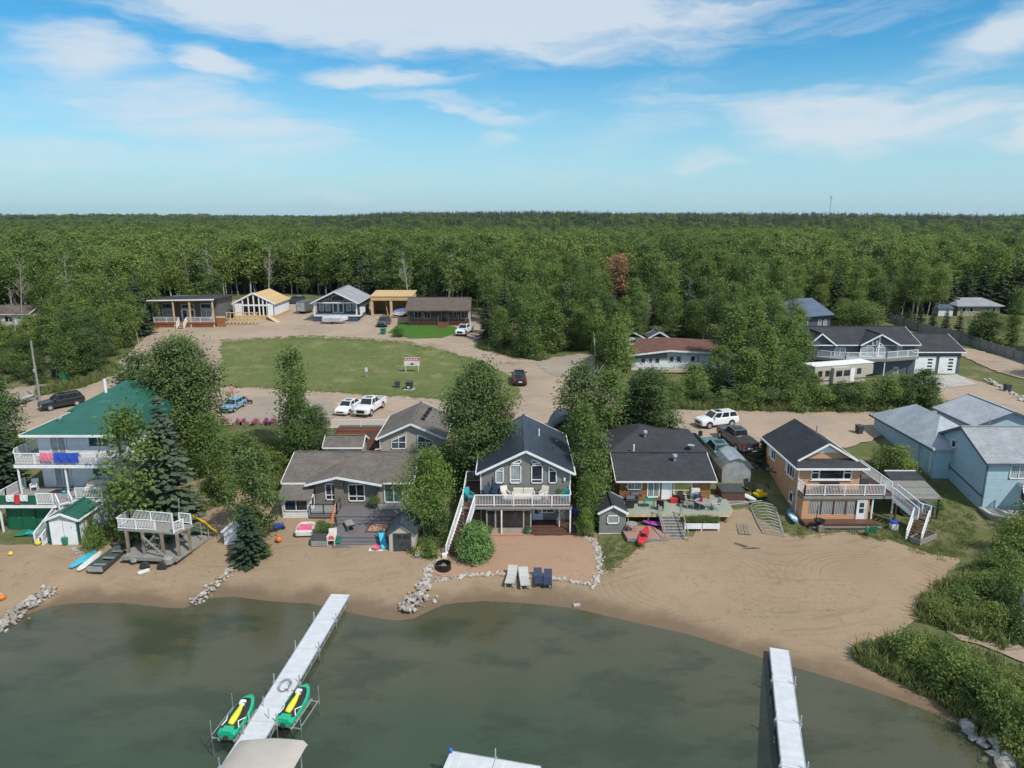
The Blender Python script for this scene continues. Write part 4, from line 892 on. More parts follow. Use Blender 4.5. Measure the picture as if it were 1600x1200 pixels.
# brown cottage with the raised deck
h = House('cottage', 'brown log sided cottage with charcoal roof and cluttered raised deck', 'cottage', (14.3, 62, 1.6))
YF = 62.0
walls_gable_x(h, 10.0, 18.4, YF, 69.5, 1.0, 4.3, 5.5, 'cedar', 65.6)
gable_x(h, 10.0, 18.4, YF, 69.5, 4.45, 5.68, 65.6, 'roof_charcoal', .45)
h.part('rear_wall', MB().box(9.8,18.9,69.4,74.5,2.0,5.2), 'cedar')
rr = roof_planes(h, [[(9.2,66.0,5.35),(19.4,66.0,5.35),(17.0,69.5,6.55),(13.2,70.3,6.85)], [(9.2,66.0,5.35),(13.2,70.3,6.85),(13.2,71.5,6.85),(9.2,75.0,5.2)], [(19.4,66.0,5.35),(19.4,75.0,5.2),(13.2,71.5,6.85),(13.2,70.3,6.85),(17.0,69.5,6.55)], [(9.2,75.0,5.2),(13.2,71.5,6.85),(19.4,75.0,5.2)]], 'roof_charcoal', .14, 'rear_roof')
for (x, y, z, s) in ((15.5,64.3,5.25,1), (13.4,68.6,6.3,.85)):
    h.part('turbine_vent', MB().lathe([(.12,0),(.12,.3),(.24,.36),(.27,.5),(.22,.66),(.08,.72)], 10, (x,y,z)), 'aluminium')
h.part('vent_pipe', MB().tube([(11.9,66.2,5.3),(11.9,66.2,6.3)], .08, 8), 'white', rr); h.part('satellite_dish', MB().lathe([(.05,0),(.3,.08),(.36,.2)], 10, (17.6,66.6,5.9)), 'galv', rr)
pwin(h, YF, (980,749,1003,765), nx=2, glass='glass_curtain'); pwin(h, YF, (1011.5,751,1030,777), nx=2, glass='glass_curtain', fw=.1); pwin(h, YF, (1052.5,752,1080.5,773), zbar=.36, glass='glass_yellow')
(a0, z1), (a1, z0) = PY(1035.5,751,YF), PY(1048,780,YF); door(h, 'S', YF, a0, a1, max(z0, 2.2), z1, 'white')
h.part('ornament', MB().lathe([(.02,0),(.18,.02),(.2,.08)], 10, (10.6, 61.85, 3.6)), 'wood_raw')
dk = deck(h, [(9.9,59.0),(19.4,59.0),(20.0,60.2),(20.2,63.5),(18.45,63.5),(18.45,61.98),(9.9,61.98)], 2.15, 'turf_mat', .22, 'wood_raw', posts=[(10.4,59.15),(12.2,59.15),(15.4,59.15),(17.5,59.15),(19.2,59.15)], post_mat='wood_old', zg=.8)
stairs(h, (13.97,58.95,2.15), (13.95,55.7,.98), 1.75, 9, 'wood_grey', None, 'wood_grey', dk)
for x in (13.0, 14.95):
    h.part('handrail', MB().bar((x,58.9,3.05),(x,55.7,1.85),.07,.09).bar((x,58.9,2.0),(x,58.9,3.08),.08).bar((x,55.75,.9),(x,55.75,1.88),.08), 'wood_grey', dk)
# grey plank shed beside it
h = House('plank_shed', 'weathered grey plank shed with a white framed window', 'shed', (8.75, 57.4, 1.0))
walls_gable_y(h, 7.6, 9.9, 57.4, 60.4, .7, 3.0, 3.55, 'siding_grey'); gable_y(h, 7.6, 9.9, 57.4, 60.4, 3.1, 3.72, mat='roof_charcoal_x', ov=.18, gut=False)
rwin(h, 'S', 57.4, 8.25, 9.3, 1.95, 2.75, glass='glass_pale'); h.part('base_trim', MB().box(7.58,9.92,57.36,57.4,.7,1.05), 'white')
# roofs peeping out behind the birches
h = House('back_shed', 'dark roofed shed tucked behind the brown cottage', 'shed', (10, 74.5, 3.9))
walls_gable_x(h, 8.9, 12.6, 74.5, 77.5, 3.4, 5.9, 6.6, 'cedar'); gable_x(h, 8.9, 12.6, 74.5, 77.5, 6.0, 6.75, mat='roof_charcoal', ov=.3)
h.part('lean_to', MB().slab([(7.9,72.6,5.55),(9.8,72.6,5.55),(9.8,74.4,5.75),(7.9,74.4,5.75)], .12), 'roof_charcoal'); h.part('lean_to_wall', MB().box(8.0,9.7,72.8,74.4,3.2,5.45), 'siding_grey')
h = House('grain_shelter', 'half round grey metal shelter behind the navy roofed house', 'shelter', (6.0, 75.2, 4.0))
n = 10; arc = lambda r, y: [(6.0+r*math.cos(math.pi*k/n), y, 4.0+r*1.25*math.sin(math.pi*k/n)) for k in range(n+1)]
h.part('shell', MB().rings([arc(1.9,74.6)+arc(1.8,74.6)[::-1], arc(1.9,79.5)+arc(1.8,79.5)[::-1]]), 'siding_slate', smooth=True); h.part('back_wall', MB().slab([tuple(p) for p in arc(1.78,79.3)], .05, (0,1,0)), 'siding_slate')
h = House('garage', 'white walled outbuilding with a small brown roof behind the navy roof', 'outbuilding', (-3.4, 75.0, 4.0))
h.part('wall', MB().box(-3.6,.1,75.0,78.0,3.4,5.3), 'white_siding'); roof_planes(h, [[(-2.2,76.4,5.5),(.3,76.4,5.5),(.3,78.4,6.1),(-2.2,78.4,6.1)], [(-3.8,74.8,5.35),(.3,74.8,5.35),(.3,76.4,5.45),(-3.8,76.4,5.45)]], 'roof_redbrown', .12)
# grey metal shed with gambrel roof
h = House('metal_shed', 'pale grey metal shed with a gambrel roof beside the parked trucks', 'shed', (22.0, 65.8, 2.4))
P = [(20.6,2.0),(23.4,2.0),(23.4,4.1),(22.8,4.75),(22.0,5.0),(21.2,4.75),(20.6,4.1)]
h.part('wall', MB().slab([(x,65.8,z) for x, z in P], 3.6, (0,1,0)), 'galv')
Q = [(20.4,4.0),(21.15,4.83),(22.0,5.1),(22.85,4.83),(23.6,4.0)]
roof_planes(h, [[(a[0],65.6,a[1]),(b_[0],65.6,b_[1]),(b_[0],69.6,b_[1]),(a[0],69.6,a[1])] for a, b_ in zip(Q, Q[1:])], 'aluminium', .06)

# salmon house
h = House('house', 'salmon two storey house with dark roof and white railed wraparound deck', 'house', (28.7, 60.7, 1.5))
X0, X1, YF, YB = 25.95, 31.5, 60.7, 69.0
h.box('wall', 'siding_salmon', X0, X1, YF, YB, 1.0, 6.1)
walls_gable_y(h, X0, X1, 61.7, YB, 6.05, 6.2, 7.75, 'siding_salmon', name='gable_wall')
h.part('gable_siding', MB().slab([(27.55,61.68,7.0),(29.9,61.68,7.0),(28.72,61.68,7.68)], .03, (0,-1,0)), 'white_siding')
rr = roof_planes(h, [[(X0-.5,60.15,6.0),(X0-.5,69.5,6.0),(28.72,69.5,7.98),(28.72,61.3,7.98),(26.0,61.3,6.35)], [(X1+.5,60.15,6.0),(31.45,61.3,6.35),(28.72,61.3,7.98),(28.72,69.5,7.98),(X1+.5,69.5,6.0)]], 'roof_charcoal_x', .14)
roof_planes(h, [[(X0-.5,60.15,6.0),(X1+.5,60.15,6.0),(31.45,61.7,6.42),(26.0,61.7,6.42)]], 'roof_charcoal', .12, 'skirt_roof', rr)
trim(h, [((26.0,61.27,6.32),(28.72,61.27,7.92)), ((28.72,61.27,7.92),(31.45,61.27,6.32)), ((X0-.5,60.12,5.94),(X1+.5,60.12,5.94)), ((X0-.53,60.15,5.94),(X0-.53,69.5,5.94)), ((X1+.53,60.15,5.94),(X1+.53,69.5,5.94))], w=.07, hh=.17, parent=rr)
h.part('vent_pipe', MB().tube([(29.6,66.2,7.2),(29.6,66.2,8.2)], .07, 8), 'aluminium', rr)
pwin(h, YF, (1268,727,1330,749.5), fw=.12, glass='glass', sill=True)
f, nrm = fmap('S', YF); (a0, z1), (a1, z0) = PY(1268,727,YF), PY(1330,749.5,YF); w3 = (a1-a0)*.2
mb = MB()
for a in (a0+w3, a1-w3): mb.bar(f(a,z0,.04), f(a,z1,.04), .12, .1, up=nrm)
for a, b_ in ((a0,a0+w3), (a1-w3,a1)): mb.bar(f(a,(z0+z1)/2,.04), f(b_,(z0+z1)/2,.04), .09, .08, up=nrm)
h.part('window_mullion', mb, 'white')
for (y0, y1, z0, z1, nn) in ((66.3,67.5,4.5,5.5,2), (61.5,63.3,4.4,5.6,3), (67.6,68.5,3.0,3.5,1), (61.4,62.3,2.1,3.1,1)): rwin(h, 'W', X0, y0, y1, z0, z1, nx=nn, sill=True)
for a, b_ in (((67.7),(68.2)), ((63.4),(63.8))): h.part('shutter', MB().box(X0-.05,X0-.01,a,b_,4.5,5.5), 'white')
por = h.part('porch', MB().box(25.95,31.9,59.3,60.69,1.0,1.95), 'siding_salmon'); h.part('porch_header', MB().box(25.95,31.9,59.3,59.5,3.3,3.56), 'siding_salmon', por)
h.part('porch_end', MB().box(25.95,26.55,59.32,60.69,1.95,3.32), 'siding_salmon', por); h.part('porch_end', MB().box(31.6,31.9,59.32,60.69,1.95,3.32), 'siding_salmon', por)
xs = [26.55,27.65,28.75,29.85,30.75]
for a, b_ in zip(xs, xs[1:]):
    h.part('screen', MB().box(a+.04,b_-.04,59.36,59.38,1.95,3.3), 'glass_curtain', por); h.part('post', MB().box(b_-.05,b_+.05,59.3,59.42,1.95,3.3), 'wood_brown', por)
door(h, 'S', 59.3, 30.85, 31.6, 1.45, 3.25, 'white', [(.22,.78,.38,.62),(.22,.78,.68,.92)])
dp = deck(h, [(25.9,58.3),(32.3,58.3),(32.3,59.28),(25.9,59.28)], 1.55, 'wood_brown', .2, 'wood_brown', name='porch_deck'); h.part('step', MB().box(26.2,32.5,57.9,58.26,1.0,1.3), 'wood_grey', dp); h.part('bench_rail', MB().bar((26.4,57.75,1.45),(32.4,57.75,1.45),.06,.1).bar((26.4,57.72,1.15),(32.4,57.72,1.15),.06,.1), 'wood_grey', dp)
ZD = 3.8
dk = deck(h, [(25.95,59.2),(34.1,59.2),(34.1,66.0),(31.51,66.0),(31.51,60.69),(25.95,60.69)], ZD, 'wood_brown', .24, 'deck_grey', posts=[(32.2,59.35),(34.0,59.35),(34.0,65.8)], zg=1.0)
railing(h, [(26.0,60.65,ZD),(26.0,59.26,ZD),(33.1,59.26,ZD)], parent=dk); railing(h, [(34.05,59.9,ZD),(34.05,65.9,ZD)], parent=dk)
s1 = stairs(h, (33.95,59.1,ZD), (35.5,57.6,2.5), 1.05, 8, 'wood_brown_x', parent=dk)
h.part('landing', MB().slab([(34.8,58.0,2.5),(35.6,56.9,2.5),(36.4,57.5,2.5),(35.7,58.5,2.5)], .15), 'wood_brown_x', s1); railing(h, [(36.35,57.55,2.5),(35.75,58.45,2.5)], parent=dk)
stairs(h, (35.3,57.1,2.5), (33.95,55.5,1.12), 1.05, 8, 'wood_brown_x', parent=dk)
h.part('downspout', MB().tube([(25.9,60.6,5.9),(25.9,60.6,1.3)], .05, 6), 'white')
# taupe canopy over the hot tub corner
h = House('canopy_shelter', 'taupe sloping canopy roof over a tub beside the white stairs', 'shelter', (36.4, 61.2, 1.5))
roof_planes(h, [[(34.4,59.6,3.35),(38.6,59.6,3.35),(38.9,63.2,3.75),(34.9,63.2,3.75)]], 'siding_grey', .08); roof_planes(h, [[(35.7,63.1,3.8),(39.0,63.1,3.8),(39.0,64.9,4.0),(36.0,64.9,4.0)]], 'roof_charcoal', .08, 'rear_roof')
trim(h, [((36.0,64.95,4.0),(39.0,64.95,4.0))]); 
for x, y in ((34.6,59.8),(38.4,59.8),(38.7,63.0),(35.1,63.0),(38.8,64.7)): h.part('post', MB().box(x-.07,x+.07,y-.07,y+.07,1.0,3.4), 'wood_brown')
h.part('counter', MB().box(35.6,38.3,60.2,61.4,1.2,2.25), 'dark_plastic'); h.part('counter_top', MB().box(35.5,38.4,60.1,61.5,2.25,2.32), 'roof_blue_x')
# pale blue house on the right
h = House('house', 'pale blue two storey house with light grey shingles and white spiral stairs', 'house', (47, 61.3, 1.8))
X0 = 43.3
walls_gable_x(h, X0, 56.0, 61.3, 69.3, 1.2, 6.25, 8.2, 'siding_blue', 65.3)
r = gable_x(h, X0, 56.0, 61.3, 69.3, 6.4, 8.4, 65.3, 'roof_lightgrey', .35, 'siding_slate')
h.part('vent_pipe', MB().tube([(46.0,65.8,8.2),(46.0,65.8,9.0)], .06, 8), 'galv', r)
h.part('corner_trim', MB().box(X0-.06,X0+.08,61.24,61.32,1.3,6.2), 'siding_slate'); h.part('skirt_band', MB().slab([(X0-.04,61.3,2.75),(X0-.04,69.3,4.35),(X0-.04,69.3,4.5),(X0-.04,61.3,2.9)], .04, (1,0,0)), 'siding_slate')
rwin(h, 'W', X0, 66.0, 66.8, 5.9, 6.7); rwin(h, 'W', X0, 66.6, 67.5, 3.5, 4.2); rwin(h, 'S', 61.3, 45.4, 47.1, 4.6, 6.0, nx=2, glass='glass_pale'); rwin(h, 'S', 61.3, 46.8, 48.2, 2.4, 3.4)
walls_gable_y(h, 41.6, 47.5, 69.2, 78.5, 2.6, 6.0, 6.4, 'siding_blue', name='garage_wall')
roof_planes(h, [[(41.2,66.2,5.75),(44.4,71.0,7.9),(44.4,75.5,7.9),(41.2,79.0,5.75)], [(41.2,66.2,5.75),(47.9,66.2,5.75),(44.4,71.0,7.9)], [(47.9,66.2,5.75),(47.9,79.0,5.75),(44.4,75.5,7.9),(44.4,71.0,7.9)], [(41.2,79.0,5.75),(44.4,75.5,7.9),(47.9,79.0,5.75)]], 'roof_pale_x', .14, 'garage_roof')
trim(h, [((41.17,66.2,5.68),(41.17,79.0,5.68))], 'siding_slate')
h.part('side_wall', MB().box(41.7,43.3,66.6,69.2,2.4,5.6), 'siding_blue'); door(h, 'W', 41.7, 67.2, 68.1, 3.1, 5.1, 'siding_blue')
walls_gable_y(h, 49.6, 57.0, 73.0, 80.0, 3.0, 6.2, 7.6, 'siding_blue', name='rear_wing'); gable_y(h, 49.6, 57.0, 73.0, 80.0, 6.35, 7.8, mat='roof_pale_x', ov=.4, fas='siding_slate')
dk = deck(h, [(46.3,59.4),(56,59.4),(56,61.28),(46.3,61.28)], 4.3, 'deck_grey', .22, 'white', posts=[(46.4,59.5),(50,59.5)], zg=1.2); railing(h, [(47.4,59.45,4.3),(56,59.45,4.3)], parent=dk)
sp = h.part('stair_pole', MB().tube([(46.3,58.6,1.0),(46.3,58.6,5.4)], .07, 8), 'white')
rp = []
for k in range(13):
    a = math.pi*.55+k*math.pi*1.05/13; z = 4.2-k*.2; c0 = Vector((46.3,58.6,z)); d1 = Vector((math.cos(a), math.sin(a), 0)); d2 = Vector((math.cos(a+.28), math.sin(a+.28), 0))
    h.part('step', MB().slab([tuple(c0+d1*.08), tuple(c0+d1*1.15), tuple(c0+d2*1.15), tuple(c0+d2*.08)], .05), 'deck_grey', sp); rp.append(tuple(c0+d1*1.15))
railing(h, rp, .95, 'white', 5, .14, parent=sp)
s2 = stairs(h, (46.9,57.7,2.3), (49.4,56.9,1.3), 1.0, 5, 'deck_grey', parent=sp)
pd = h.part('patio_slab', MB().slab([(43.2,61.2,1.75),(43.2,59.6,1.75),(49.5,55.6,1.75),(56,55.6,1.75),(56,61.2,1.75)], .6), 'concrete'); h.part('kerb', MB().bar((43.1,59.6,1.8),(49.5,55.5,1.8),.2,.2).bar((43.1,61.2,1.8),(43.1,59.5,1.8),.2,.2), 'concrete', pd)

# tall white house with the green roof, far left
h = House('house', 'tall white house with green metal roof and two white railed decks', 'house', (-39.5, 61.5, 1.2))
h.box('wall', 'white_siding', -43.0, -34.8, 61.5, 75.0, 1.0, 9.0)
r = roof_planes(h, [[(-44.0,60.7,8.95),(-34.2,60.7,8.95),(-35.0,65.6,10.6),(-40.0,65.6,10.6)], [(-44.0,60.7,8.95),(-40.0,65.6,10.6),(-40.0,67.0,10.6),(-44.0,72.0,8.95)], [(-40.0,65.6,10.6),(-35.0,65.6,10.6),(-34.2,60.7,8.95),(-34.2,72,8.95),(-35,67,10.6),(-40,67,10.6)]], 'roof_green', .14)
roof_planes(h, [[(-43.2,66.6,9.6),(-39.4,70.6,11.7),(-39.4,74.0,11.7),(-43.2,77.6,9.6)], [(-43.2,66.6,9.6),(-34.6,66.6,9.6),(-38.2,70.6,11.7),(-39.4,70.6,11.7)], [(-34.6,66.6,9.6),(-34.6,77.6,9.6),(-38.2,74.0,11.7),(-38.2,70.6,11.7)]], 'roof_green_x', .14, 'upper_roof', r)
h.part('upper_wall', MB().box(-42.8,-35.0,67.0,77.0,8.8,9.55), 'white')
trim(h, [((-44.0,60.66,8.87),(-34.2,60.66,8.87)), ((-44.04,60.7,8.87),(-44.04,72.0,8.87))], w=.08, hh=.2, parent=r)
h.part('chimney', MB().tube([(-40.6,69.0,10.7),(-40.6,69.0,12.2)], .13, 8), 'white', r); h.part('roof_vent', MB().lathe([(.1,0),(.1,.3),(.22,.35),(.2,.5)], 8, (-41.6,62.9,9.5)), 'galv', r)
h.part('carport_roof', MB().slab([(-46.5,69.5,7.4),(-42.9,66.0,7.6),(-42.9,73.5,7.8),(-46.5,73.5,7.6)], .12), 'white')
ZU, ZL = 6.6, 3.75
du = deck(h, [(-44.1,59.6),(-34.8,59.6),(-34.8,61.48),(-43.02,61.48),(-43.02,66.0),(-44.9,66.0),(-44.9,61.0)], ZU, 'deck_grey', .3, 'white', posts=[(-43.9,59.75),(-39.7,59.75)], zg=ZL)
railing(h, [(-44.85,65.8,ZU),(-44.85,61.0,ZU),(-44.05,59.65,ZU),(-34.9,59.65,ZU)], parent=du)
dl = deck(h, [(-44.6,57.3),(-39.5,57.3),(-38.4,58.6),(-36.0,58.6),(-36.0,61.48),(-44.6,61.48)], ZL, 'deck_grey', .25, 'white', name='lower_deck', posts=[(-44.4,57.5),(-36.2,58.8)], zg=1.0)
railing(h, [(-44.5,61.2,ZL),(-44.5,58.6,ZL),(-44.55,57.4,ZL)], parent=dl); railing(h, [(-41.0,57.36,ZL),(-39.6,57.36,ZL)], parent=dl); railing(h, [(-38.4,58.66,ZL),(-36.1,58.66,ZL)], parent=dl)
gp = h.part('front_panel', MB().box(-44.5,-41.0,57.28,57.34,3.8,4.6), 'green_panel', dl)
h.part('deck_stairs_rail', MB().bar((-44.6,57.3,4.6),(-47.0,55.8,2.6),.07).bar((-44.6,57.3,3.9),(-47.0,55.8,1.9),.07).bar((-44.6,58.3,4.6),(-47.0,56.8,2.6),.07), 'white', dl)
stairs(h, (-44.65,57.8,ZL), (-47.3,56.2,1.3), .95, 12, 'deck_grey', parent=dl); stairs(h, (-39.0,57.75,ZL), (-38.45,57.25,3.2), .9, 3, 'deck_grey', parent=dl)
for x in (-44.1, -42.9): dd = h.part('garage_door', MB().box(x,x+1.15,57.9,57.97,1.1,3.4), 'green_panel'); h.part('handle', MB().box(x+.9,x+1.05,57.86,57.9,2.25,2.32), 'steel', dd)
h.part('basement_wall', MB().box(-44.3,-38.6,58.0,61.4,.9,3.5), 'green_panel')
for z0 in (ZL, ZU): rwin(h, 'S', 61.5, -41.9, -40.4, z0+.05, z0+2.1, nx=2, glass='glass_pale'); rwin(h, 'S', 61.5, -38.4, -36.6, z0+1.0, z0+2.1, nx=2, glass='glass_blue')
# white shed with green roof
h = House('boat_shed', 'long white shed with green roof beside the green garage doors', 'shed', (-37.7, 55.3, 1.0))
walls_gable_y(h, -38.9, -36.4, 55.3, 61.0, .7, 3.3, 3.75, 'white_metal_siding'); gable_y(h, -38.9, -36.4, 55.3, 61.0, 3.38, 3.88, mat='roof_green_x', ov=.2, th=.1)
for a, b_ in ((-38.75,-37.68),(-37.6,-36.55)): h.part('door', MB().box(a,b_,55.22,55.29,.95,3.1), 'white')
for x in (-38.9,-36.4): h.part('corner_trim', MB().box(x-.07,x+.07,55.2,55.36,.8,3.3), 'green_trim')
stairs(h, (-39.2,57.4,2.6), (-39.9,55.3,1.05), .8, 7, 'deck_grey', rails=(1,-1), name='side_stairs')
# little tent-roofed shed in the spruces
h = House('tent_shed', 'small white shed with a green roof half hidden by the beach spruce', 'shed', (-23.3, 56.6, 1.0))
walls_gable_y(h, -24.4, -22.3, 55.6, 58.4, .8, 2.1, 3.0, 'white_siding'); gable_y(h, -24.4, -22.3, 55.6, 58.4, 2.15, 3.1, mat='roof_green_x', ov=.12, th=.06, gut=False)
# ---------------------------------------------------------------- second row of houses
# flat roofed cabin
h = House('cabin', 'dark grey cabin with flat sloping roof and red brown porch skirt', 'cabin', (-64, 141, 6.8))
h.box('wall', 'siding_darkgrey', -70.0, -58.6, 141.0, 149.0, 6.3, 11.9); h.part('centre_panel', MB().box(-66.0,-62.8,140.93,141.0,7.7,11.7), 'cedar')
roof_planes(h, [[(-71,138.2,12.1),(-57.9,138.2,12.3),(-57.9,149.5,12.0),(-71,149.5,11.8)]], 'roof_charcoal', .2); trim(h, [((-71,138.15,11.98),(-57.9,138.15,12.18))], w=.07, hh=.25); trim(h, [((-70.8,138.4,11.75),(-58.1,138.4,11.95))], 'cedar', .15, .25, 'beam')
for x in (-66.1,-62.9,-58.4): h.part('post', MB().box(x-.12,x+.12,138.3,138.54,6.6,11.8), 'wood_raw')
d = deck(h, [(-70.2,138.3),(-58.3,138.3),(-58.3,140.98),(-70.2,140.98)], 7.7, 'wood_red', .3, 'wood_red'); h.part('skirt', MB().box(-70.2,-58.3,138.35,138.45,6.4,7.4), 'wood_red', d)
railing(h, [(-70.1,138.4,7.7),(-65.2,138.4,7.7)], glass='rail_glass', parent=d, posts=2.2); railing(h, [(-63.7,138.4,7.7),(-58.4,138.4,7.7)], glass='rail_glass', parent=d, posts=2.2)
stairs(h, (-64.45,138.2,7.7), (-64.45,136.9,6.75), 1.3, 5, 'wood_raw', parent=d)
for a, b_ in ((-65.7,-64.45), (-64.35,-63.1)): door(h, 'S', 140.93, a, b_, 7.75, 9.9, 'white', [(.2,.8,.1,.92)])
rwin(h, 'S', 140.93, -65.6, -63.2, 10.1, 11.0, glass='glass_blue')
for x in (-69.6,-61.9): rwin(h, 'S', 141.0, x, x+2.2, 8.0, 9.9, nx=2, glass='glass_pale'); rwin(h, 'S', 141.0, x, x+2.2, 10.1, 11.1, glass='glass_blue')
h = House('plank_screen', 'orange stained plank screen at the end of the cabin porch', 'screen', (-57.4, 139, 6.8))
for k in range(6): h.part('board', MB().box(-58.2,-56.4,139.0,139.05,6.7+k*.36,7.03+k*.36), 'wood_raw' if k == 5 else 'cedar')
# house under construction
h = House('unfinished_house', 'timber framed house under construction with white wrap and open gable', 'house', (-53, 147, 7.0))
x0, x1, yf, yb = -57.4, -49.2, 146.5, 157.0; zr = 12.5; ze = 10.4
h.part('floor', MB().box(x0,x1,yf,yb,6.6,7.9), 'osb'); h.part('rear_wall', MB().slab([(x0,yb,7.9),(x1,yb,7.9),(x1,yb,ze),(-53.3,yb,zr),(x0,yb,ze)], .15, (0,-1,0)), 'osb')
for x in (x0, x1-.12): h.part('side_wall', MB().box(x,x+.12,yf,yb,7.9,ze), 'white')
for a, b_ in ((x0,-55.6), (-50.6,x1)): h.part('front_wall', MB().box(a,b_,yf,yf+.12,7.9,ze), 'white')
for x in (-55.6,-54.4,-53.3,-52.2,-50.6,-51.4):
    zt_ = ze+(zr-ze)*(1-abs(x+53.3)/4.1)-.1; h.part('stud', MB().box(x-.12,x+.12,yf,yf+.14,7.9,zt_), 'white')
h.part('beam', MB().box(x0,x1,yf-.02,yf+.16,9.9,10.2), 'white'); trim(h, [((x0-.4,yf-.1,ze-.1),(-53.3,yf-.1,zr+.05)), ((-53.3,yf-.1,zr+.05),(x1+.4,yf-.1,ze-.1))], 'white', .12, .3, 'barge_board')
roof_planes(h, [[(x0-.4,yf,ze-.1),(-53.3,yf,zr),(-53.3,yb,zr),(x0-.4,yb,ze-.1)], [(-53.3,yf,zr),(x1+.4,yf,ze-.1),(x1+.4,yb,ze-.1),(-53.3,yb,zr)]], 'osb', .1)
for k in range(9): h.part('inner_stud', MB().box(x0+.5+k*.85,x0+.6+k*.85,150.0,150.1,7.9,10.2), 'wood_raw')
h.part('ramp', MB().slab([(-50.9,146.4,7.9),(-49.9,146.4,7.9),(-46.6,143.4,6.8),(-47.6,143.2,6.8)], .1), 'wood_raw')
h = House('wall_frame', 'bare stud wall frame propped up before the unfinished house', 'wall frame', (-54, 141, 6.7))
for k in range(9): h.part('stud', MB().bar((-57+k*.75,141.2,8.0),(-57+k*.75,141.5,9.2),.09,.12), 'wood_raw'); h.part('joist', MB().bar((-57+k*.75,140.2,7.0),(-57+k*.75,143.0,7.9),.1,.16), 'wood_raw')
for z, y in ((6.75,140.1),(7.4,140.9),(8.0,141.2),(9.2,141.5)): h.part('plate', MB().bar((-57.2,y,z),(-50.7,y,z),.12,.16), 'wood_raw')
# navy cottage
h = House('cottage', 'navy blue cottage with pale grey gabled roof over its porch', 'cottage', (-36, 144.5, 6.9))
x0, x1 = -40.4, -31.6
walls_gable_y(h, x0, x1, 147.0, 157.0, 6.4, 10.95, 12.95, 'siding_slate'); gable_y(h, x0, x1, 144.3, 157.0, 11.05, 13.2, mat='roof_lightgrey_x', ov=.45, th=.2)
h.part('porch_skirt', MB().box(x0,x1,144.5,146.98,6.4,8.1), 'siding_navy'); d = deck(h, [(x0,144.4),(x1+.6,144.4),(x1+.6,146.98),(x0,146.98)], 8.35, 'deck_grey', .25, 'white')
for x in (x0+.1, x1-.1): h.part('post', MB().box(x-.12,x+.12,144.5,144.74,8.3,11.0), 'white')
h.part('truss', MB().bar((x0,144.6,10.9),(-36,144.6,12.9),.12,.2).bar((-36,144.6,12.9),(x1,144.6,10.9),.12,.2).bar((x0,144.6,10.8),(x1,144.6,10.8),.12,.2), 'white')
for a, b_ in ((-37.1,-36.05), (-35.95,-34.9)): door(h, 'S', 147.0, a, b_, 8.4, 10.5, 'white', [(.15,.85,.1,.93)])
for x in (-39.9,-38.6,-34.3,-33.0): rwin(h, 'S', 147.0, x, x+.95, 8.8, 10.5, glass='glass_pale')
pane_win(h, 'S', 147.0, [(-37.4,10.85),(-34.6,10.85),(-34.6,11.7),(-36.0,12.35),(-37.4,11.7)], glass='glass'); pane_win(h, 'S', 147.0, [(-39.2,10.85),(-37.8,10.85),(-37.8,11.5)], glass='glass'); pane_win(h, 'S', 147.0, [(-34.2,10.85),(-32.8,10.85),(-34.2,11.5)], glass='glass')
h.part('side_rail', MB().slab([(x1+.6,144.5,8.4),(x1+.6,149.5,8.4),(x1+.6,149.5,9.4),(x1+.6,144.5,10.0)], .06, (1,0,0)), 'white', d)
# open framed garage
h = House('framed_garage', 'open garage framed in raw yellow timber next to the brown bungalow', 'garage', (-25.7, 152, 7.1))
for x in (-30,-25.9,-21.6): h.part('post', MB().box(x-.25,x+.25,152.0,152.3,6.8,10.6), 'wood_raw')
h.part('header', MB().box(-30.2,-21.4,151.9,152.4,10.4,11.3), 'osb'); h.part('rear_wall', MB().box(-30.1,-21.4,158.9,159.0,6.8,11.2), 'osb')
for x in (-30.1,-21.5): h.part('side_wall', MB().box(x,x+.1,152.3,158.9,6.8,11.2), 'osb')
h.part('roof', MB().slab([(-30.3,151.8,11.35),(-21.2,151.8,11.35),(-21.2,159.2,11.9),(-30.3,159.2,11.9)], .12), 'osb')
for k in range(10): h.part('stud', MB().box(-29.6+k*.85,-29.5+k*.85,158.7,158.82,6.8,10.9), 'wood_raw')
for x in (-26.6,-22.2): h.part('prop', MB().bar((x,152.1,6.9),(x-.8,153.4,10.4),.1), 'wood_raw')
# brown bungalow
h = House('bungalow', 'long bungalow with grey brown roof and timber posted porch', 'bungalow', (-15, 141.6, 6.7))
walls_gable_x(h, -20.8, -8.6, 141.8, 150.0, 6.3, 9.9, 11.2, 'siding_darkgrey', 146.1)
r = gable_x(h, -20.8, -8.6, 140.2, 150.2, 9.95, 11.75, 146.1, 'roof_brown', .35, 'wood_brown'); h.part('gable_end', MB().slab([(-8.55,141.8,6.4),(-8.55,150,6.4),(-8.55,150,9.9),(-8.55,146.1,11.3),(-8.55,141.8,9.8)], .05, (1,0,0)), 'white_siding')
for x in (-20.4,-17.4,-14.6,-12.6,-10.6,-8.9): h.part('post', MB().box(x-.1,x+.1,140.2,140.4,6.5,9.9), 'wood_brown')
d = deck(h, [(-20.6,140.1),(-8.7,140.1),(-8.7,141.78),(-20.6,141.78)], 7.5, 'wood_brown', .25); 
for a, b_ in ((-20.5,-14.7),(-12.5,-8.8)): railing(h, [(a,140.2,7.5),(b_,140.2,7.5)], .85, 'wood_brown', 2, .14, parent=d); h.part('skirt', MB().box(a,b_,140.15,140.22,6.3,7.3), 'wood_brown', d)
stairs(h, (-13.6,140.05,7.5), (-13.6,137.9,6.7), 2.0, 5, 'brick_red', None, 'brick_red', d)
for x in (-19.6,-17.8,-11.8,-10.2): rwin(h, 'S', 141.8, x, x+1.5, 7.9, 9.4, nx=2, glass='glass')
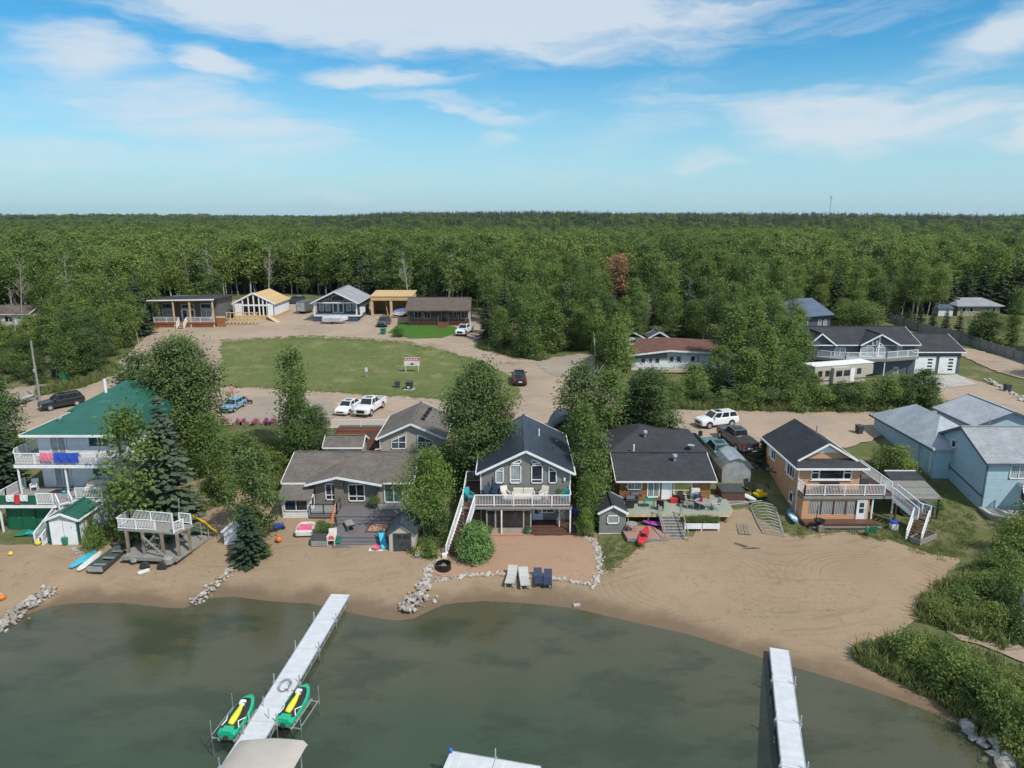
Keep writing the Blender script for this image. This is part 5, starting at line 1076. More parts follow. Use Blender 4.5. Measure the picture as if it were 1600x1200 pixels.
door(h, 'S', 141.8, -14.1, -13.1, 7.55, 9.6, 'wood_brown', [(.2,.8,.2,.9)])
# white house in the trees
h = House('house', 'white bungalow with red brown roof and glass deck among aspens', 'house', (25, 106, 5.1))
h.part('wall', MB().slab([(18.2,106.2,4.2),(33.0,106.2,4.2),(33.0,106.2,7.6),(23.8,106.2,8.1),(18.2,106.2,7.4)], 8.0, (0,1,0)), 'white_siding')
roof_planes(h, [[(17.4,105.6,7.5),(23.8,105.4,8.3),(24.4,112.5,9.1),(20.0,112.5,8.8)], [(23.8,105.4,8.3),(33.6,105.6,7.75),(33.6,112.5,8.6),(24.4,112.5,9.1)], [(20.0,112.5,8.8),(24.4,112.5,9.1),(33.6,112.5,8.6),(33.6,115.5,7.8),(18.5,115.5,7.8)]], 'roof_redbrown', .18)
trim(h, [((17.4,105.55,7.4),(23.8,105.35,8.2)), ((23.8,105.35,8.2),(33.6,105.55,7.65))], w=.06, hh=.25)
h.part('soffit_band', MB().slab([(18.6,106.15,6.9),(23.6,106.15,6.9),(23.6,106.15,7.85),(18.6,106.15,7.2)], .04, (0,-1,0)), 'siding_grey')
for u0, u1 in ((1001,1009),(1013,1020),(1023,1031)): pwin(h, 106.2, (u0,557.5,u1,568), glass='glass_green')
for u0, u1 in ((1045.5,1053),(1056.5,1064)): pwin(h, 106.2, (u0,556,u1,566.5), glass='glass_green')
(a0, z1), (a1, z0) = PY(1066.5,556,106.2), PY(1076,572,106.2); door(h, 'S', 106.2, a0, a1, z0, z1, 'white'); pwin(h, 106.2, (1079,556,1086,565.5)); pwin(h, 106.2, (1089.5,556,1092.5,565.5))
d = deck(h, [(19.5,104.0),(29.5,104.0),(29.5,106.18),(19.5,106.18)], 5.55, 'deck_grey', .3, 'wood_raw', posts=[(20,104.2),(24,104.2),(29,104.2)], zg=4.4, post_mat='wood_old'); railing(h, [(19.6,104.1,5.55),(29.4,104.1,5.55),(29.4,106,5.55)], 1.0, 'white', 2.2, glass='rail_glass', parent=d)
for x, w in ((20.5,3.6),(25.0,3.2)):
    hb = House('tarp_shelter', '%s roofed shelter behind the white bungalow' % ('black tarp' if x < 22 else 'dark blue grey'), 'shelter', (x, 120, 5.6)); hb.part('frame', MB().box(x-w*.5,x+w*.5,119.5,122.5,5.3,7.9), 'white_siding'); gable_y(hb, x-w*.5, x+w*.5, 119.5, 122.5, 8.0, 8.9, mat='roof_charcoal_x' if x < 22 else 'roof_blue_x', ov=.3, fas='white', gut=False)
# big slate house with double garage
h = House('house', 'slate grey chalet with peaked glass gable and curved white railed deck', 'house', (52, 104, 5.0))
walls_gable_x(h, 44.6, 59.9, 104.0, 113.0, 4.4, 9.55, 11.3, 'siding_slate', 108.5)
r = gable_x(h, 44.6, 59.9, 104.0, 113.0, 9.7, 11.5, 108.5, 'roof_charcoal', .5)
walls_gable_y(h, 51.6, 56.7, 103.4, 106.0, 4.4, 9.7, 10.95, 'siding_slate', 54.15, 'gable_wall'); gable_y(h, 51.6, 56.7, 103.3, 109.0, 9.75, 11.15, 54.15, 'roof_charcoal_x', .4, gut=False)
walls_gable_y(h, 43.9, 47.6, 103.8, 106.0, 4.4, 9.6, 10.9, 'siding_slate', 45.6, 'left_gable_wall'); gable_y(h, 43.9, 47.6, 103.7, 109.0, 9.65, 11.2, 45.6, 'roof_charcoal_x', .35, gut=False)
ppoly(h, 103.4, [(1345,540.5),(1364,531),(1364,541),(1345,541)], glass='glass_blue', bars=[(PY(1355,536,103.4),PY(1355,541,103.4))]); ppoly(h, 103.4, [(1369.5,530.5),(1381,540),(1381,541),(1369.5,541)], glass='glass_blue')
pwin(h, 103.4, (1344.5,543,1364,557), nx=2, glass='glass_pale'); pwin(h, 103.4, (1369,542,1381.5,557), glass='glass_pale'); pwin(h, 104.0, (1304,543,1320,559), nx=2, glass='glass_pale'); pwin(h, 104.0, (1399,536,1409,548), nx=2, glass='glass_pale')
h.part('corner_trim', MB().box(54.05,54.25,103.34,103.4,7.8,11.0), 'white')
for u0, u1 in ((1322,1340),(1345,1372),(1388,1402)): pwin(h, 104.0, (u0,573,u1,588), nx=2, glass='glass_curtain')
d = deck(h, [(44.8,104.5),(44.8,103.2),(48.3,101.0),(54.5,101.5),(60.2,103.4),(60.2,104.0)], 7.75, 'deck_grey', .35, 'siding_grey', posts=[(48.4,101.2),(54.4,101.7),(59.8,103.3)], zg=4.5); railing(h, [(44.9,104.4,7.75),(44.9,103.2,7.75),(48.3,101.1,7.75),(54.5,101.6,7.75),(60.1,103.5,7.75)], 1.0, 'white', 1.9, glass='rail_glass', parent=d)
walls_gable_x(h, 59.95, 67.0, 104.2, 113.5, 4.4, 8.4, 10.0, 'siding_slate', 109.0, 'garage_wall'); gable_x(h, 59.95, 67.0, 104.2, 113.5, 8.55, 10.3, 109.0, 'roof_charcoal', .45)
for a, b_ in ((60.3,63.3),(63.8,66.4)):
    g = h.part('garage_door', MB().box(a,b_,104.12,104.19,4.95,7.6), 'white')
    for k in range(4): h.part('pane', MB().box(b_-1.2,b_-.5,104.105,104.125,5.5+k*.5,5.75+k*.5), 'glass', g)
# dark house with blue roof behind
h = House('house', 'dark slate house with a plain blue metal shed roof', 'house', (53, 127, 6.0))
h.box('wall', 'siding_slate', 50.0, 57.2, 127.0, 136.0, 5.6, 10.4); h.part('gable_wall', MB().slab([(57.15,127,10.4),(57.15,136,10.4),(57.15,136,12.2)], .05, (1,0,0)), 'siding_slate')
roof_planes(h, [[(48.8,126.4,10.2),(57.6,126.4,10.9),(57.6,136.6,12.7),(48.8,136.6,12.4)]], 'roof_blue_x', .18); rwin(h, 'S', 127.0, 51.8, 53.2, 8.6, 9.6); 
for x in (55.0,56.0): rwin(h, 'S', 127.0, x, x+.6, 8.0, 9.9, glass='glass_pale')
h.part('porch_shade_block', MB().box(48.9,50.0,127.2,131,5.6,9.8), 'painted_shade')  # solid block, the open porch's shade put into its colour
# far right bungalow and shed
h = House('bungalow', 'pale grey bungalow with hipped roof behind the far right fence', 'bungalow', (100, 153, 7.1))
h.box('wall', 'siding_beige', 95.6, 104.6, 152.0, 160.0, 6.6, 9.3); roof_planes(h, [[(95,151.4,9.3),(105.2,151.4,9.3),(103.0,156,10.6),(97.4,156,10.6)], [(95,151.4,9.3),(97.4,156,10.6),(95,160.6,9.3)], [(105.2,151.4,9.3),(105.2,160.6,9.3),(103,156,10.6)], [(95,160.6,9.3),(97.4,156,10.6),(103,156,10.6),(105.2,160.6,9.3)]], 'roof_lightgrey', .15)
for x in (96.4,98.0,101.5,102.8): rwin(h, 'S', 152.0, x, x+.9, 7.9, 8.9)
h = House('garden_shed', 'small white shed with a bluish roof beyond the right fence', 'shed', (94.5, 152, 7.0)); h.box('wall', 'white_siding', 91.5, 94.6, 152, 154.6, 6.6, 8.8); roof_planes(h, [[(91.2,151.7,8.8),(94.9,151.7,8.8),(94.9,155,9.5),(91.2,155,9.5)]], 'roof_blue_x', .12)
h = House('cabin', 'white cabin with tan roof at the left edge of the wood', 'cabin', (-101, 140, 6.7)); walls_gable_x(h, -106, -95.8, 140, 147, 6.2, 9.2, 10.2, 'white_siding'); gable_x(h, -106, -95.8, 140, 147, 9.3, 10.5, mat='roof_brown', ov=.4); rwin(h, 'S', 140, -100.5, -98.8, 7.5, 8.7, nx=2)
# grey plank fence on the right
fp = [G(u, v)[:2] for u, v in ((1372,497),(1440,520),(1500,533),(1530,545),(1600,568),(1650,586))]
h = House('plank_fence', 'long weathered grey plank fence climbing along the lane', 'fence', (fp[0][0], fp[0][1], zt(*fp[0])))
for a, b_ in zip(fp, fp[1:]):
    L = math.hypot(b_[0]-a[0], b_[1]-a[1]); n = max(1, round(L/2.4))
    for k in range(n):
        p = [a[i]+(b_[i]-a[i])*k/n for i in (0,1)]; q = [a[i]+(b_[i]-a[i])*(k+.97)/n for i in (0,1)]
        zp, zq = zt(*p), zt(*q); pn = h.part('panel', MB().slab([(p[0],p[1],zp),(q[0],q[1],zq),(q[0],q[1],zq+1.75),(p[0],p[1],zp+1.75)], .05, (0,1,0)), 'wood_grey'); h.part('post', MB().box(p[0]-.06,p[0]+.06,p[1]-.08,p[1]+.04,zp-.1,zp+1.9), 'wood_grey', pn)
# ---------------------------------------------------------------- yard trees and shrubs, each its own
def yt(key, u, v, top, half, label, cat, name='tree', lean=(0,0), dz=-.08, rz=None, group=None):
    """base pixel, pixel of the top, half width in pixels -> tree standing on the ground there"""
    p = G(u, v); s = FPX/(p[1]*CP-(p[2]-CAM_H)*SP)
    zt_top = at_y(u, top, p[1])[2]
    return tree(key, label, cat, (p[0], p[1], p[2]+dz), max(.5, zt_top-p[2]), half/s, rz, group, name, lean)
yt('spruce1', 8, 775, 605, 34, 'dark spruce cut by the left edge beside the green roofed house', 'spruce tree', 'spruce_tree')
yt('poplar1', 12, 720, 588, 40, 'leafy dark tree at the left edge behind the spruce', 'tree', 'deciduous_tree')
yt('mid1', 214, 840, 625, 54, 'wide birch in front of the green roofed house', 'birch tree', 'birch_tree')
yt('spruce_grey', 268, 826, 618, 52, 'tall grey green spruce right of the green roofed house', 'spruce tree', 'spruce_tree')
yt('bigdark', 300, 705, 512, 62, 'broad dark poplar towering behind the grey green spruce', 'poplar tree', 'poplar_tree')
yt('poplar0', 232, 690, 540, 44, 'dark poplar beside the curving left road', 'poplar tree', 'poplar_tree')
yt('shrub1', 135, 840, 795, 22, 'low green bush against the white boat shed wall', 'shrub', 'shrub'); yt('shrub0', 150, 855, 815, 22, 'yellowish bush in front of the white boat shed', 'shrub', 'shrub')
yt('column', 355, 785, 672, 20, 'slim young birch on the path side', 'birch tree', 'birch_tree')
yt('mid0', 325, 745, 640, 30, 'loose green tree behind the yellow slide', 'tree', 'deciduous_tree')
yt('poplar2', 400, 845, 688, 42, 'dense green tree at the beach left of the stone cottage', 'tree', 'deciduous_tree')
yt('spruce2', 392, 878, 790, 28, 'small bushy spruce at the foot of the beach tree', 'spruce tree', 'spruce_tree')
yt('column', 465, 715, 530, 30, 'tall narrow aspen above the pink petunias', 'aspen tree', 'aspen_tree')
yt('mid1', 470, 730, 600, 26, 'shorter aspen under the tall narrow aspen', 'aspen tree', 'aspen_tree')
yt('poplar0', 498, 722, 628, 22, 'round dark mountain ash by the white railing', 'tree', 'deciduous_tree')
yt('shrub0', 425, 735, 690, 26, 'dull green bush on the slope below the petunias', 'shrub', 'shrub'); yt('shrub2', 380, 720, 668, 30, 'yellow green bush on the slope under the petunias', 'shrub', 'shrub')
yt('birch', 672, 838, 684, 50, 'bright yellow green birch hiding the stone cottage corner', 'birch tree', 'birch_tree')
yt('bigdark', 748, 765, 552, 58, 'huge round dark tree left of the navy roof', 'tree', 'deciduous_tree')
yt('hedge0', 700, 765, 690, 26, 'dark bush between the beige wing and the navy roof', 'shrub', 'shrub'); yt('hedge0', 683, 848, 775, 24, 'tangled dark shrub beside the long brown stairs', 'shrub', 'shrub'); yt('shrub0', 668, 868, 838, 20, 'low weedy bush behind the yellow kayak', 'shrub', 'shrub')
yt('roundbush', 742, 872, 812, 29, 'clipped round bright green bush by the brown stairs', 'bush', 'bush', dz=-.02)
yt('poplar1', 905, 700, 560, 44, 'grey green poplar behind the half round shelter', 'poplar tree', 'poplar_tree')
yt('mid0', 950, 690, 566, 36, 'pale green aspen beside the bare dead tree', 'aspen tree', 'aspen_tree')
yt('dead', 938, 690, 568, 34, 'bare grey dead tree among green poplars', 'dead tree', 'dead_tree')
yt('spruce0', 985, 690, 588, 32, 'dark spruce above the brown cottage roof', 'spruce tree', 'spruce_tree')
yt('poplar2', 1018, 692, 570, 44, 'broad poplar overhanging the sandy drive', 'poplar tree', 'poplar_tree')
yt('poplar0', 1005, 668, 580, 40, 'rounded poplar leaning over the dirt road', 'poplar tree', 'poplar_tree')
yt('column', 928, 800, 655, 26, 'bright caragana column between navy and brown roofs', 'tree', 'deciduous_tree'); yt('mid2', 908, 770, 625, 30, 'grey green birch right of the navy roof', 'birch tree', 'birch_tree')
yt('mid1', 920, 825, 735, 22, 'leafy shrub tree beside the plank shed', 'tree', 'deciduous_tree'); yt('hedge1', 915, 838, 790, 15, 'small bush beside the low brown deck', 'shrub', 'shrub')
yt('spruce1', 1197, 722, 676, 24, 'small bushy spruce behind the salmon house', 'spruce tree', 'spruce_tree')
yt('hedge1', 1402, 745, 692, 28, 'lime green bush between the salmon and blue houses', 'shrub', 'shrub'); yt('shrub1', 1375, 735, 692, 22, 'pale loose shrub beside the salmon roof', 'shrub', 'shrub')
# between the road and the white and slate houses
rows = [('mid0',1085,625,565,26,'grey green aspen by the white road sign'),('spruce0',1137,628,572,22,'dark young spruce in the roadside thicket'),('mid1',1120,610,535,26,'light aspen right of the white bungalow deck'),('mid2',1165,622,540,30,'broad aspen in the roadside thicket'),
        ('mid0',1195,612,500,32,'tall aspen between the white and slate houses'),('aspen1',1140,590,470,30,'tall aspen rising behind the thicket'),('mid1',1232,628,545,28,'aspen left of the camper trailer'),('mid2',1215,600,520,26,'aspen behind the roadside hedge'),('spruce2',1160,600,560,16,'slim spruce tip in the thicket'),
        ('mid0',1175,575,460,30,'tall pale aspen near the dark slate house'),('mid2',1250,590,515,22,'young aspen left of the slate chalet')]
for k, u, v, t, w, l in rows: yt(k, u, v, t, w, l, 'spruce tree' if 'spruce' in k else 'aspen tree', 'spruce_tree' if 'spruce' in k else 'aspen_tree')
for i, (u, v, t, w) in enumerate([(1050,630,592,22),(1095,634,600,20),(1130,636,603,22),(1175,638,600,24),(1205,638,604,22),(1240,640,596,26),(1280,640,598,26),(1312,640,590,24),(1345,640,588,26),(1382,642,582,26),(1412,640,580,26),(1440,640,572,28),(1265,622,578,20),(1300,628,598,20),(1455,638,592,16)]):
    yt(('hedge1','hedge0','shrub1')[i % 3] if i != 11 else 'poplar1', u, v, t, w, 'leafy bush in the long roadside hedge below the slate chalet', 'shrub', 'shrub', group='roadside hedge bushes')
yt('shrub0', 1482, 640, 622, 12, 'small lone bush on the bare bank by the garage', 'shrub', 'shrub')
yt('willow', 1345, 512, 465, 40, 'spreading willow in front of the back forest', 'willow tree', 'willow_tree'); yt('birch', 1318, 505, 462, 18, 'yellowing young birch beside the willow', 'birch tree', 'birch_tree'); yt('poplar1', 1540, 540, 482, 30, 'round dark crab tree over the grey fence', 'tree', 'deciduous_tree'); yt('column', 1580, 540, 445, 14, 'columnar poplar at the right edge', 'poplar tree', 'poplar_tree')
for i, (u, v, t) in enumerate([(1400,503,478),(1418,508,480),(1436,512,474),(1456,515,482),(1476,519,480),(1497,524,486),(1518,530,492),(1384,498,462),(1368,494,468)]): yt('spruce%d' % (i % 3), u, v, t, 9, 'knee of young spruces planted along the grey fence'.replace('knee of young spruces', 'young spruce'), 'spruce tree', 'spruce_tree', group='young spruces along the fence')
for i, (u, v, t) in enumerate([(1440,488,432),(1460,488,426),(1482,488,430),(1505,486,424),(1530,486,420),(1555,486,426),(1588,490,440)]): yt('spruce%d' % (i % 3), u, v, t, 21, 'tall dark spruce in the row behind the right fence', 'spruce tree', 'spruce_tree', group='tall spruces behind the right fence')
yt('rust', 962, 482, 392, 26, 'rust brown dying spruce standing out of the green forest', 'spruce tree', 'spruce_tree')
yt('rust', 1432, 490, 412, 20, 'faded brown birch before the tall dark spruces', 'birch tree', 'birch_tree')
for i, (u, v, t) in enumerate([(885,520,440),(850,505,425)]): yt('dead', u, v, t, 20, '%s grey dead aspen in the middle wood' % ('leaning' if i else 'forked'), 'dead tree', 'dead_tree')
for i, (u, v, t, w, l) in enumerate([(345,705,660,26,'flower bed bush by the blue car'),(300,735,690,30,'green bush behind the slide path'),(215,845,810,20,'bush under the wide birch'),(330,770,735,22,'dark low bush beside the trodden path'),(412,870,845,14,'weedy tuft at the beach rocks'),(605,505,492,8,'round shrub by the bungalow bin'),(622,527,505,12,'green shrub at the corner of the small lawn'),(715,508,496,8,'clipped shrub at the bungalow porch')]): yt('shrub%d' % (i % 3), u, v, t, w, l, 'shrub', 'shrub')
# lush bank in the lower right corner
for i, (u, v, t, w) in enumerate([(1590,870,800,40),(1560,905,850,36),(1530,935,885,34),(1500,955,912,30),(1470,965,930,26),(1585,960,885,40),(1550,985,935,34),(1600,1000,930,34),(1510,975,945,22),(1620,840,780,40)]): yt(('osier0','shrub1','osier1','shrub2')[i % 4], u, v, t, w, 'leafy willow bush on the bank above the sand', 'willow bush', 'willow_bush', group='willow bushes above the sand')
for i, (u, v, t, w) in enumerate([(1420,1035,985,36),(1455,1055,1000,40),(1490,1075,1010,40),(1525,1100,1030,40),(1560,1130,1055,42),(1590,1165,1080,42),(1390,1020,985,24),(1480,1040,1000,30),(1520,1065,1015,34),(1570,1090,1040,36),(1610,1120,1060,40)]): yt(('osier0','shrub0','osier1','shrub2','osier0')[i % 5], u, v, t-(8,-14,12,-6,0)[i % 5], w*(1,.75,1.1,.8,.9)[i % 5], 'pale willow shrub on the point beside the right dock', 'willow bush', 'willow_bush', group='willow shrubs on the point')
# tall grass, weeds and verge growth: nobody could count it
def tuft(seed, n, hgt, spread, wid=.03):
    rng = np.random.default_rng(seed); V = []; L = []
    for k in range(n):
        a = rng.uniform(0, 6.28); r = spread*math.sqrt(rng.uniform()); p = np.array([r*math.cos(a), r*math.sin(a), 0]); l = hgt*rng.uniform(.5, 1.1); ln = rng.normal(size=2)*.3*l
        s = np.array([math.cos(a+1.3), math.sin(a+1.3), 0])*wid*rng.uniform(.7, 1.4); t = p+np.array([ln[0], ln[1], l]); m_ = p+np.array([ln[0]*.35, ln[1]*.35, l*.6])
        V += [p-s, p+s, m_+s*.8, m_-s*.8, m_-s*.8, m_+s*.8, t+s*.1, t-s*.1]; L += [rng.uniform(.1,.5)]*4+[rng.uniform(.4,1)]*4
    return np.array(V), np.array(L)
gcol = bpy.data.collections.new('grass_kinds')
for i, (n, hg, sp, wd) in enumerate(((26,.55,.5,.035),(30,.9,.55,.04),(22,.3,.45,.03))):
    V, L = tuft(100+i, n, hg, sp, wd); me = mesh_from([(V, leaf_faces(len(V)//4), 'grass_blade', L)], 'tuft%d' % i); gcol.objects.link(bpy.data.objects.new('tuft_%d' % i, me))
rg = random.Random(5); rows = []
def grass_in(poly, n, kinds, smin=.7, smax=1.3, avoid=()):
    xs = [p[0] for p in poly]; ys = [p[1] for p in poly]; k = 0; tries = 0
    while k < n and tries < n*30:
        tries += 1; x = rg.uniform(min(xs), max(xs)); y = rg.uniform(min(ys), max(ys))
        if inside(poly, x, y) and not any(inside(a, x, y) for a in avoid): s = rg.uniform(smin, smax); rows.append((x, y, zt(x, y)+.03, rg.choice(kinds), s*1.2, s, rg.uniform(0, 6.28))); k += 1
grass_in(px((1440,935),(1500,905),(1545,870),(1620,830),(1640,1000),(1560,1010),(1480,985),(1435,968)), 1200, (0,1,2), .6, 1.1)
grass_in(px((1345,1014),(1400,1005),(1470,1010),(1560,1040),(1640,1080),(1640,1230),(1560,1165),(1510,1122),(1450,1086),(1390,1056),(1335,1030)), 1700, (0,1,2), .6, 1.1)
grass_in(px((1035,640),(1060,622),(1150,628),(1300,632),(1440,632),(1490,640),(1300,644),(1100,641)), 1500, (0,1))
grass_in(px((345,606),(400,608),(500,614),(640,623),(770,629),(818,624),(800,618),(640,614),(500,606),(345,598)), 420, (2,), .6, 1.0)
grass_in(px((345,540),(400,536),(480,532),(560,535),(640,542),(700,555),(750,572),(755,565),(700,548),(640,535),(560,528),(480,525),(400,529),(345,532)), 420, (2,), .6, 1.0)
grass_in(px((940,890),(945,905),(985,872),(1010,855),(975,840),(940,840)), 120, (2,), .35, .6); grass_in(px((1185,800),(1240,842),(1330,838),(1400,853),(1470,878),(1510,870),(1530,800),(1440,740),(1400,820),(1250,825)), 420, (2,), .4, .8)
grass_in(px((640,870),(700,850),(690,800),(650,850)), 160, (0,2)); grass_in(px((195,850),(240,805),(330,765),(345,790),(260,815),(210,858)), 200, (0,2)); grass_in(px((345,690),(500,690),(470,760),(400,770),(330,740)), 900, (0,2), .6, 1.1)
grass_in(px((60,612),(130,598),(180,572),(190,580),(130,606),(60,620)), 300, (0,1)); grass_in(px((745,545),(800,558),(850,565),(860,558),(800,550),(760,530)), 400, (0,1))
scatter('tall_grass', rows, gcol, 'tall grass and weeds along the banks and road verges', 'grass')
rd = random.Random(12)
for i, (u, v, t) in enumerate([(35,520,400),(28,545,445),(110,520,395),(170,500,395),(300,478,385),(335,476,388),(420,470,380),(640,478,390),(700,480,392),(905,500,430),(1005,530,455),(1075,520,430),(1100,530,440),(1130,500,420)]): yt('dead', u, v, t, 13, 'bare grey trunk of a dead aspen showing among green crowns', 'dead tree', 'dead_tree', group='dead aspens in the wood', lean=(rd.gauss(0,.06), rd.gauss(0,.06)))
for i, (u, v, t, w) in enumerate([(766,528,500,14),(778,540,512,16),(796,547,515,18),(815,553,520,18),(843,553,520,18),(868,549,518,18),(892,546,515,18),(782,518,492,16),(826,538,508,18),(858,532,505,18),(905,536,508,18),(932,548,512,18),(948,562,525,18),(965,580,545,16),(1000,600,575,14),(1030,605,580,14)]): yt(('hedge1','shrub1','hedge0','shrub2')[i % 4], u, v, t, w, 'low leafy undergrowth bush at the edge of the middle wood', 'shrub', 'shrub', group='undergrowth of the middle wood')
# ---------------------------------------------------------------- vehicles
for n_, c_ in (('paint_white', (.72,.73,.74)), ('paint_black', (.018,.02,.022)), ('paint_charcoal', (.045,.05,.055)), ('paint_blue', (.16,.29,.38)), ('paint_teal', (.06,.14,.14)), ('paint_navy', (.02,.035,.075)), ('paint_green', (.01,.38,.2)), ('paint_yellow', (.75,.72,.03))): paint(n_, c_)
mk('lamp_white', (.7,.72,.75), rough=.15, fine=0); mk('lamp_red', (.45,.015,.015), rough=.2, fine=0); mk('grille', (.03,.03,.032), rough=.35, metal=.4)
def ring(x, w, zb, zt_, crown=.04): return [(x,-w*.9,zb),(x,-w,zb+.12),(x,-w,zb+(zt_-zb)*.55),(x,-w*.97,zt_-.09),(x,-w*.86,zt_),(x,0,zt_+crown),(x,w*.86,zt_),(x,w*.97,zt_-.09),(x,w,zb+(zt_-zb)*.55),(x,w,zb+.12),(x,w*.9,zb)]
KIND = {
 'sedan':  dict(L=4.6, W=1.80, prof=[(2.30,.74,.35,.60),(2.22,.82,.22,.70),(1.9,.88,.2,.80),(1.0,.90,.2,.94),(0,.90,.2,.96),(-1.4,.90,.2,.98),(-2.0,.88,.2,.98),(-2.24,.82,.24,.90),(-2.30,.74,.4,.78)], gh=(1.05,-1.85,.35,-1.05), zr=1.44, zb=.95, r=.33, ax=(1.38,-1.33)),
 'suv':    dict(L=4.95, W=1.95, prof=[(2.47,.80,.42,.80),(2.38,.90,.3,.95),(2.0,.96,.28,1.04),(1.1,.975,.28,1.12),(0,.975,.28,1.14),(-1.8,.975,.28,1.16),(-2.35,.95,.3,1.16),(-2.47,.88,.45,1.05)], gh=(1.15,-2.38,.45,-2.05), zr=1.76, zb=1.12, r=.39, ax=(1.5,-1.45)),
 'wagon':  dict(L=4.2, W=1.66, prof=[(2.1,.70,.38,.68),(2.02,.79,.28,.76),(1.0,.82,.24,.86),(0,.83,.24,.90),(-1.6,.83,.24,.90),(-2.0,.79,.28,.88),(-2.1,.72,.4,.8)], gh=(.85,-2.0,.3,-1.7), zr=1.36, zb=.88, r=.30, ax=(1.28,-1.22)),
 'pickup': dict(L=5.8, W=2.0, prof=[(2.9,.86,.5,.98),(2.82,.96,.4,1.12),(2.4,.99,.38,1.18),(1.3,1.0,.38,1.24),(.2,1.0,.38,1.26),(-.82,1.0,.38,1.27),(-.84,.99,.38,1.25)], gh=(1.35,-.8,.75,-.62), zr=1.92, zb=1.24, r=.42, ax=(1.85,-1.75))}
def car(kind, pm, label, pf, pr, cat='car', name='parked_car', cover=False):
    k = KIND[kind]; a, b_ = G(*pf), G(*pr); cx, cy = (a[0]+b_[0])/2, (a[1]+b_[1])/2; rz = math.atan2(a[1]-b_[1], a[0]-b_[0])
    t = thing(name, label, cat, (cx, cy, zt(cx, cy)+.13), rz)
    pz = (a[2]-b_[2])/max(1, math.hypot(a[0]-b_[0], a[1]-b_[1])); t.rotation_euler = (0, -math.atan(pz)*.8, rz)
    body = MB().rings([ring(*p) for p in k['prof']]).build('body', pm, t, smooth=False, bevel=.025)
    W = k['W']/2; x0, x1, xr0, xr1 = k['gh']; zb, zr = k['zb'], k['zr']; wi, wr = W*.90, W*.72
    B = [(x0,-wi*.92,zb-.03),(x0,wi*.92,zb-.03),(x1,wi*.95,zb-.03),(x1,-wi*.95,zb-.03)]; T = [(xr0,-wr,zr-.03),(xr0,wr,zr-.03),(xr1,wr,zr-.05),(xr1,-wr,zr-.05)]
    MB().add(B+T, [(0,1,2,3),(7,6,5,4),(0,4,5,1),(1,5,6,2),(2,6,7,3),(3,7,4,0)]).build('cabin', pm, t, bevel=.05)
    def quad(name, p, q, r_, s_, ins=.1, out=.014, split=1):
        P = [Vector(v) for v in (p, q, r_, s_)]; n = (P[1]-P[0]).cross(P[3]-P[0]).normalized(); c = sum(P, Vector())/4; 
        if n.dot(c-Vector((c.x*.6 if abs(n.x) > .5 else c.x, 0, c.z-.3))) < 0: n = -n
        for j in range(split):
            f0, f1 = j/split, (j+1)/split; e = [P[0].lerp(P[1], f0), P[0].lerp(P[1], f1), P[3].lerp(P[2], f1), P[3].lerp(P[2], f0)]; cc = sum(e, Vector())/4
            MB().slab([tuple(cc+(v-cc)*(1-ins)+n*out) for v in e], .01, tuple(-n)).build(name, 'glass', t)
    quad('windshield', B[0], B[1], T[1], T[0], .12); quad('rear_window', B[2], B[3], T[3], T[2], .16)
    for i, j in ((1,2),(0,3)): quad('side_window', B[i], B[j], T[j], T[i], .16, split=2 if kind in ('pickup','sedan') else 3)
    f, r_ = k['prof'][0], k['prof'][-1]; xf = k['L']/2
    if kind != 'wagon': MB().slab([(xr0-.25,-wr*.6,zr+.012),(xr0-.25,wr*.6,zr+.012),(xr0-.95,wr*.6,zr+.0),(xr0-.95,-wr*.6,zr+.0)], .02).build('sunroof', 'glass', t)
    MB().box(xf-.05,xf+.02,-W*.5,W*.5,f[2]+.08,f[3]-.03).build('grille', 'grille', t)
    for s in (-1, 1):
        y0, y1 = sorted((s*W*.55, s*W*.88)); MB().box(xf-.22,xf-.02,y0,y1,f[3]-.16,f[3]+.02).build('headlight', 'lamp_white', t, bevel=.02)
        xb = -k['L']/2; MB().box(xb-.01,xb+.12,*sorted((s*W*.62, s*W*.9)),.78,1.08 if kind != 'sedan' else .95).build('tail_light', 'lamp_red', t, bevel=.015)
        MB().box(x0-.42,x0-.22,*sorted((s*W*.93, s*(W+.16))),zb+.02,zb+.2).build('mirror', pm, t, bevel=.03)
        for x in k['ax']:
            w_ = MB(); r = k['r']; prof = [(r*.62,-.11),(r*.95,-.12),(r,-.08),(r,.08),(r*.95,.12),(r*.62,.11)]
            n = 16; w_.rings([[(x+rr*math.cos(2*math.pi*q/n), s*(W-.09)+yy, r-.06+rr*math.sin(2*math.pi*q/n)) for q in range(n)] for rr, yy in prof]); wo = w_.build('wheel', 'rubber', t)
            MB().rings([[(x+rr*math.cos(2*math.pi*q/n), s*(W-.09+yy), r-.06+rr*math.sin(2*math.pi*q/n)) for q in range(n)] for rr, yy in ((r*.6,.1),(r*.55,.128),(r*.15,.115))]).build('rim', 'aluminium', wo)
            ra = r+.07; MB().slab([(x+ra*math.cos(math.pi*q/10), s*(W+.004), r-.02+ra*math.sin(math.pi*q/10)) for q in range(11)], .1, (0,-s,0)).build('wheel_arch', 'rubber', t)
    MB().box(-k['L']/2-.03,-k['L']/2+.04,-.26,.26,.62,.76).build('licence_plate', 'white', t)
    if kind == 'pickup':
        bd = MB().box(-2.85,-.86,-.92,.92,.5,.78).build('bed', 'rubber', t)
        for s in (-1, 1): MB().box(-2.88,-.86,*sorted((s*.9, s*1.0)),.42,1.28).build('bed_side', pm, bd, bevel=.03)
        MB().box(-2.9,-2.82,-.92,.92,.55,1.26).build('tailgate', pm, bd, bevel=.02); MB().box(-3.0,-2.88,-.9,.9,.45,.58).build('bumper', 'steel', bd)
        if cover: MB().box(-2.84,-.88,-.93,.93,1.25,1.3).build('bed_cover', 'rubber', bd)
    return t
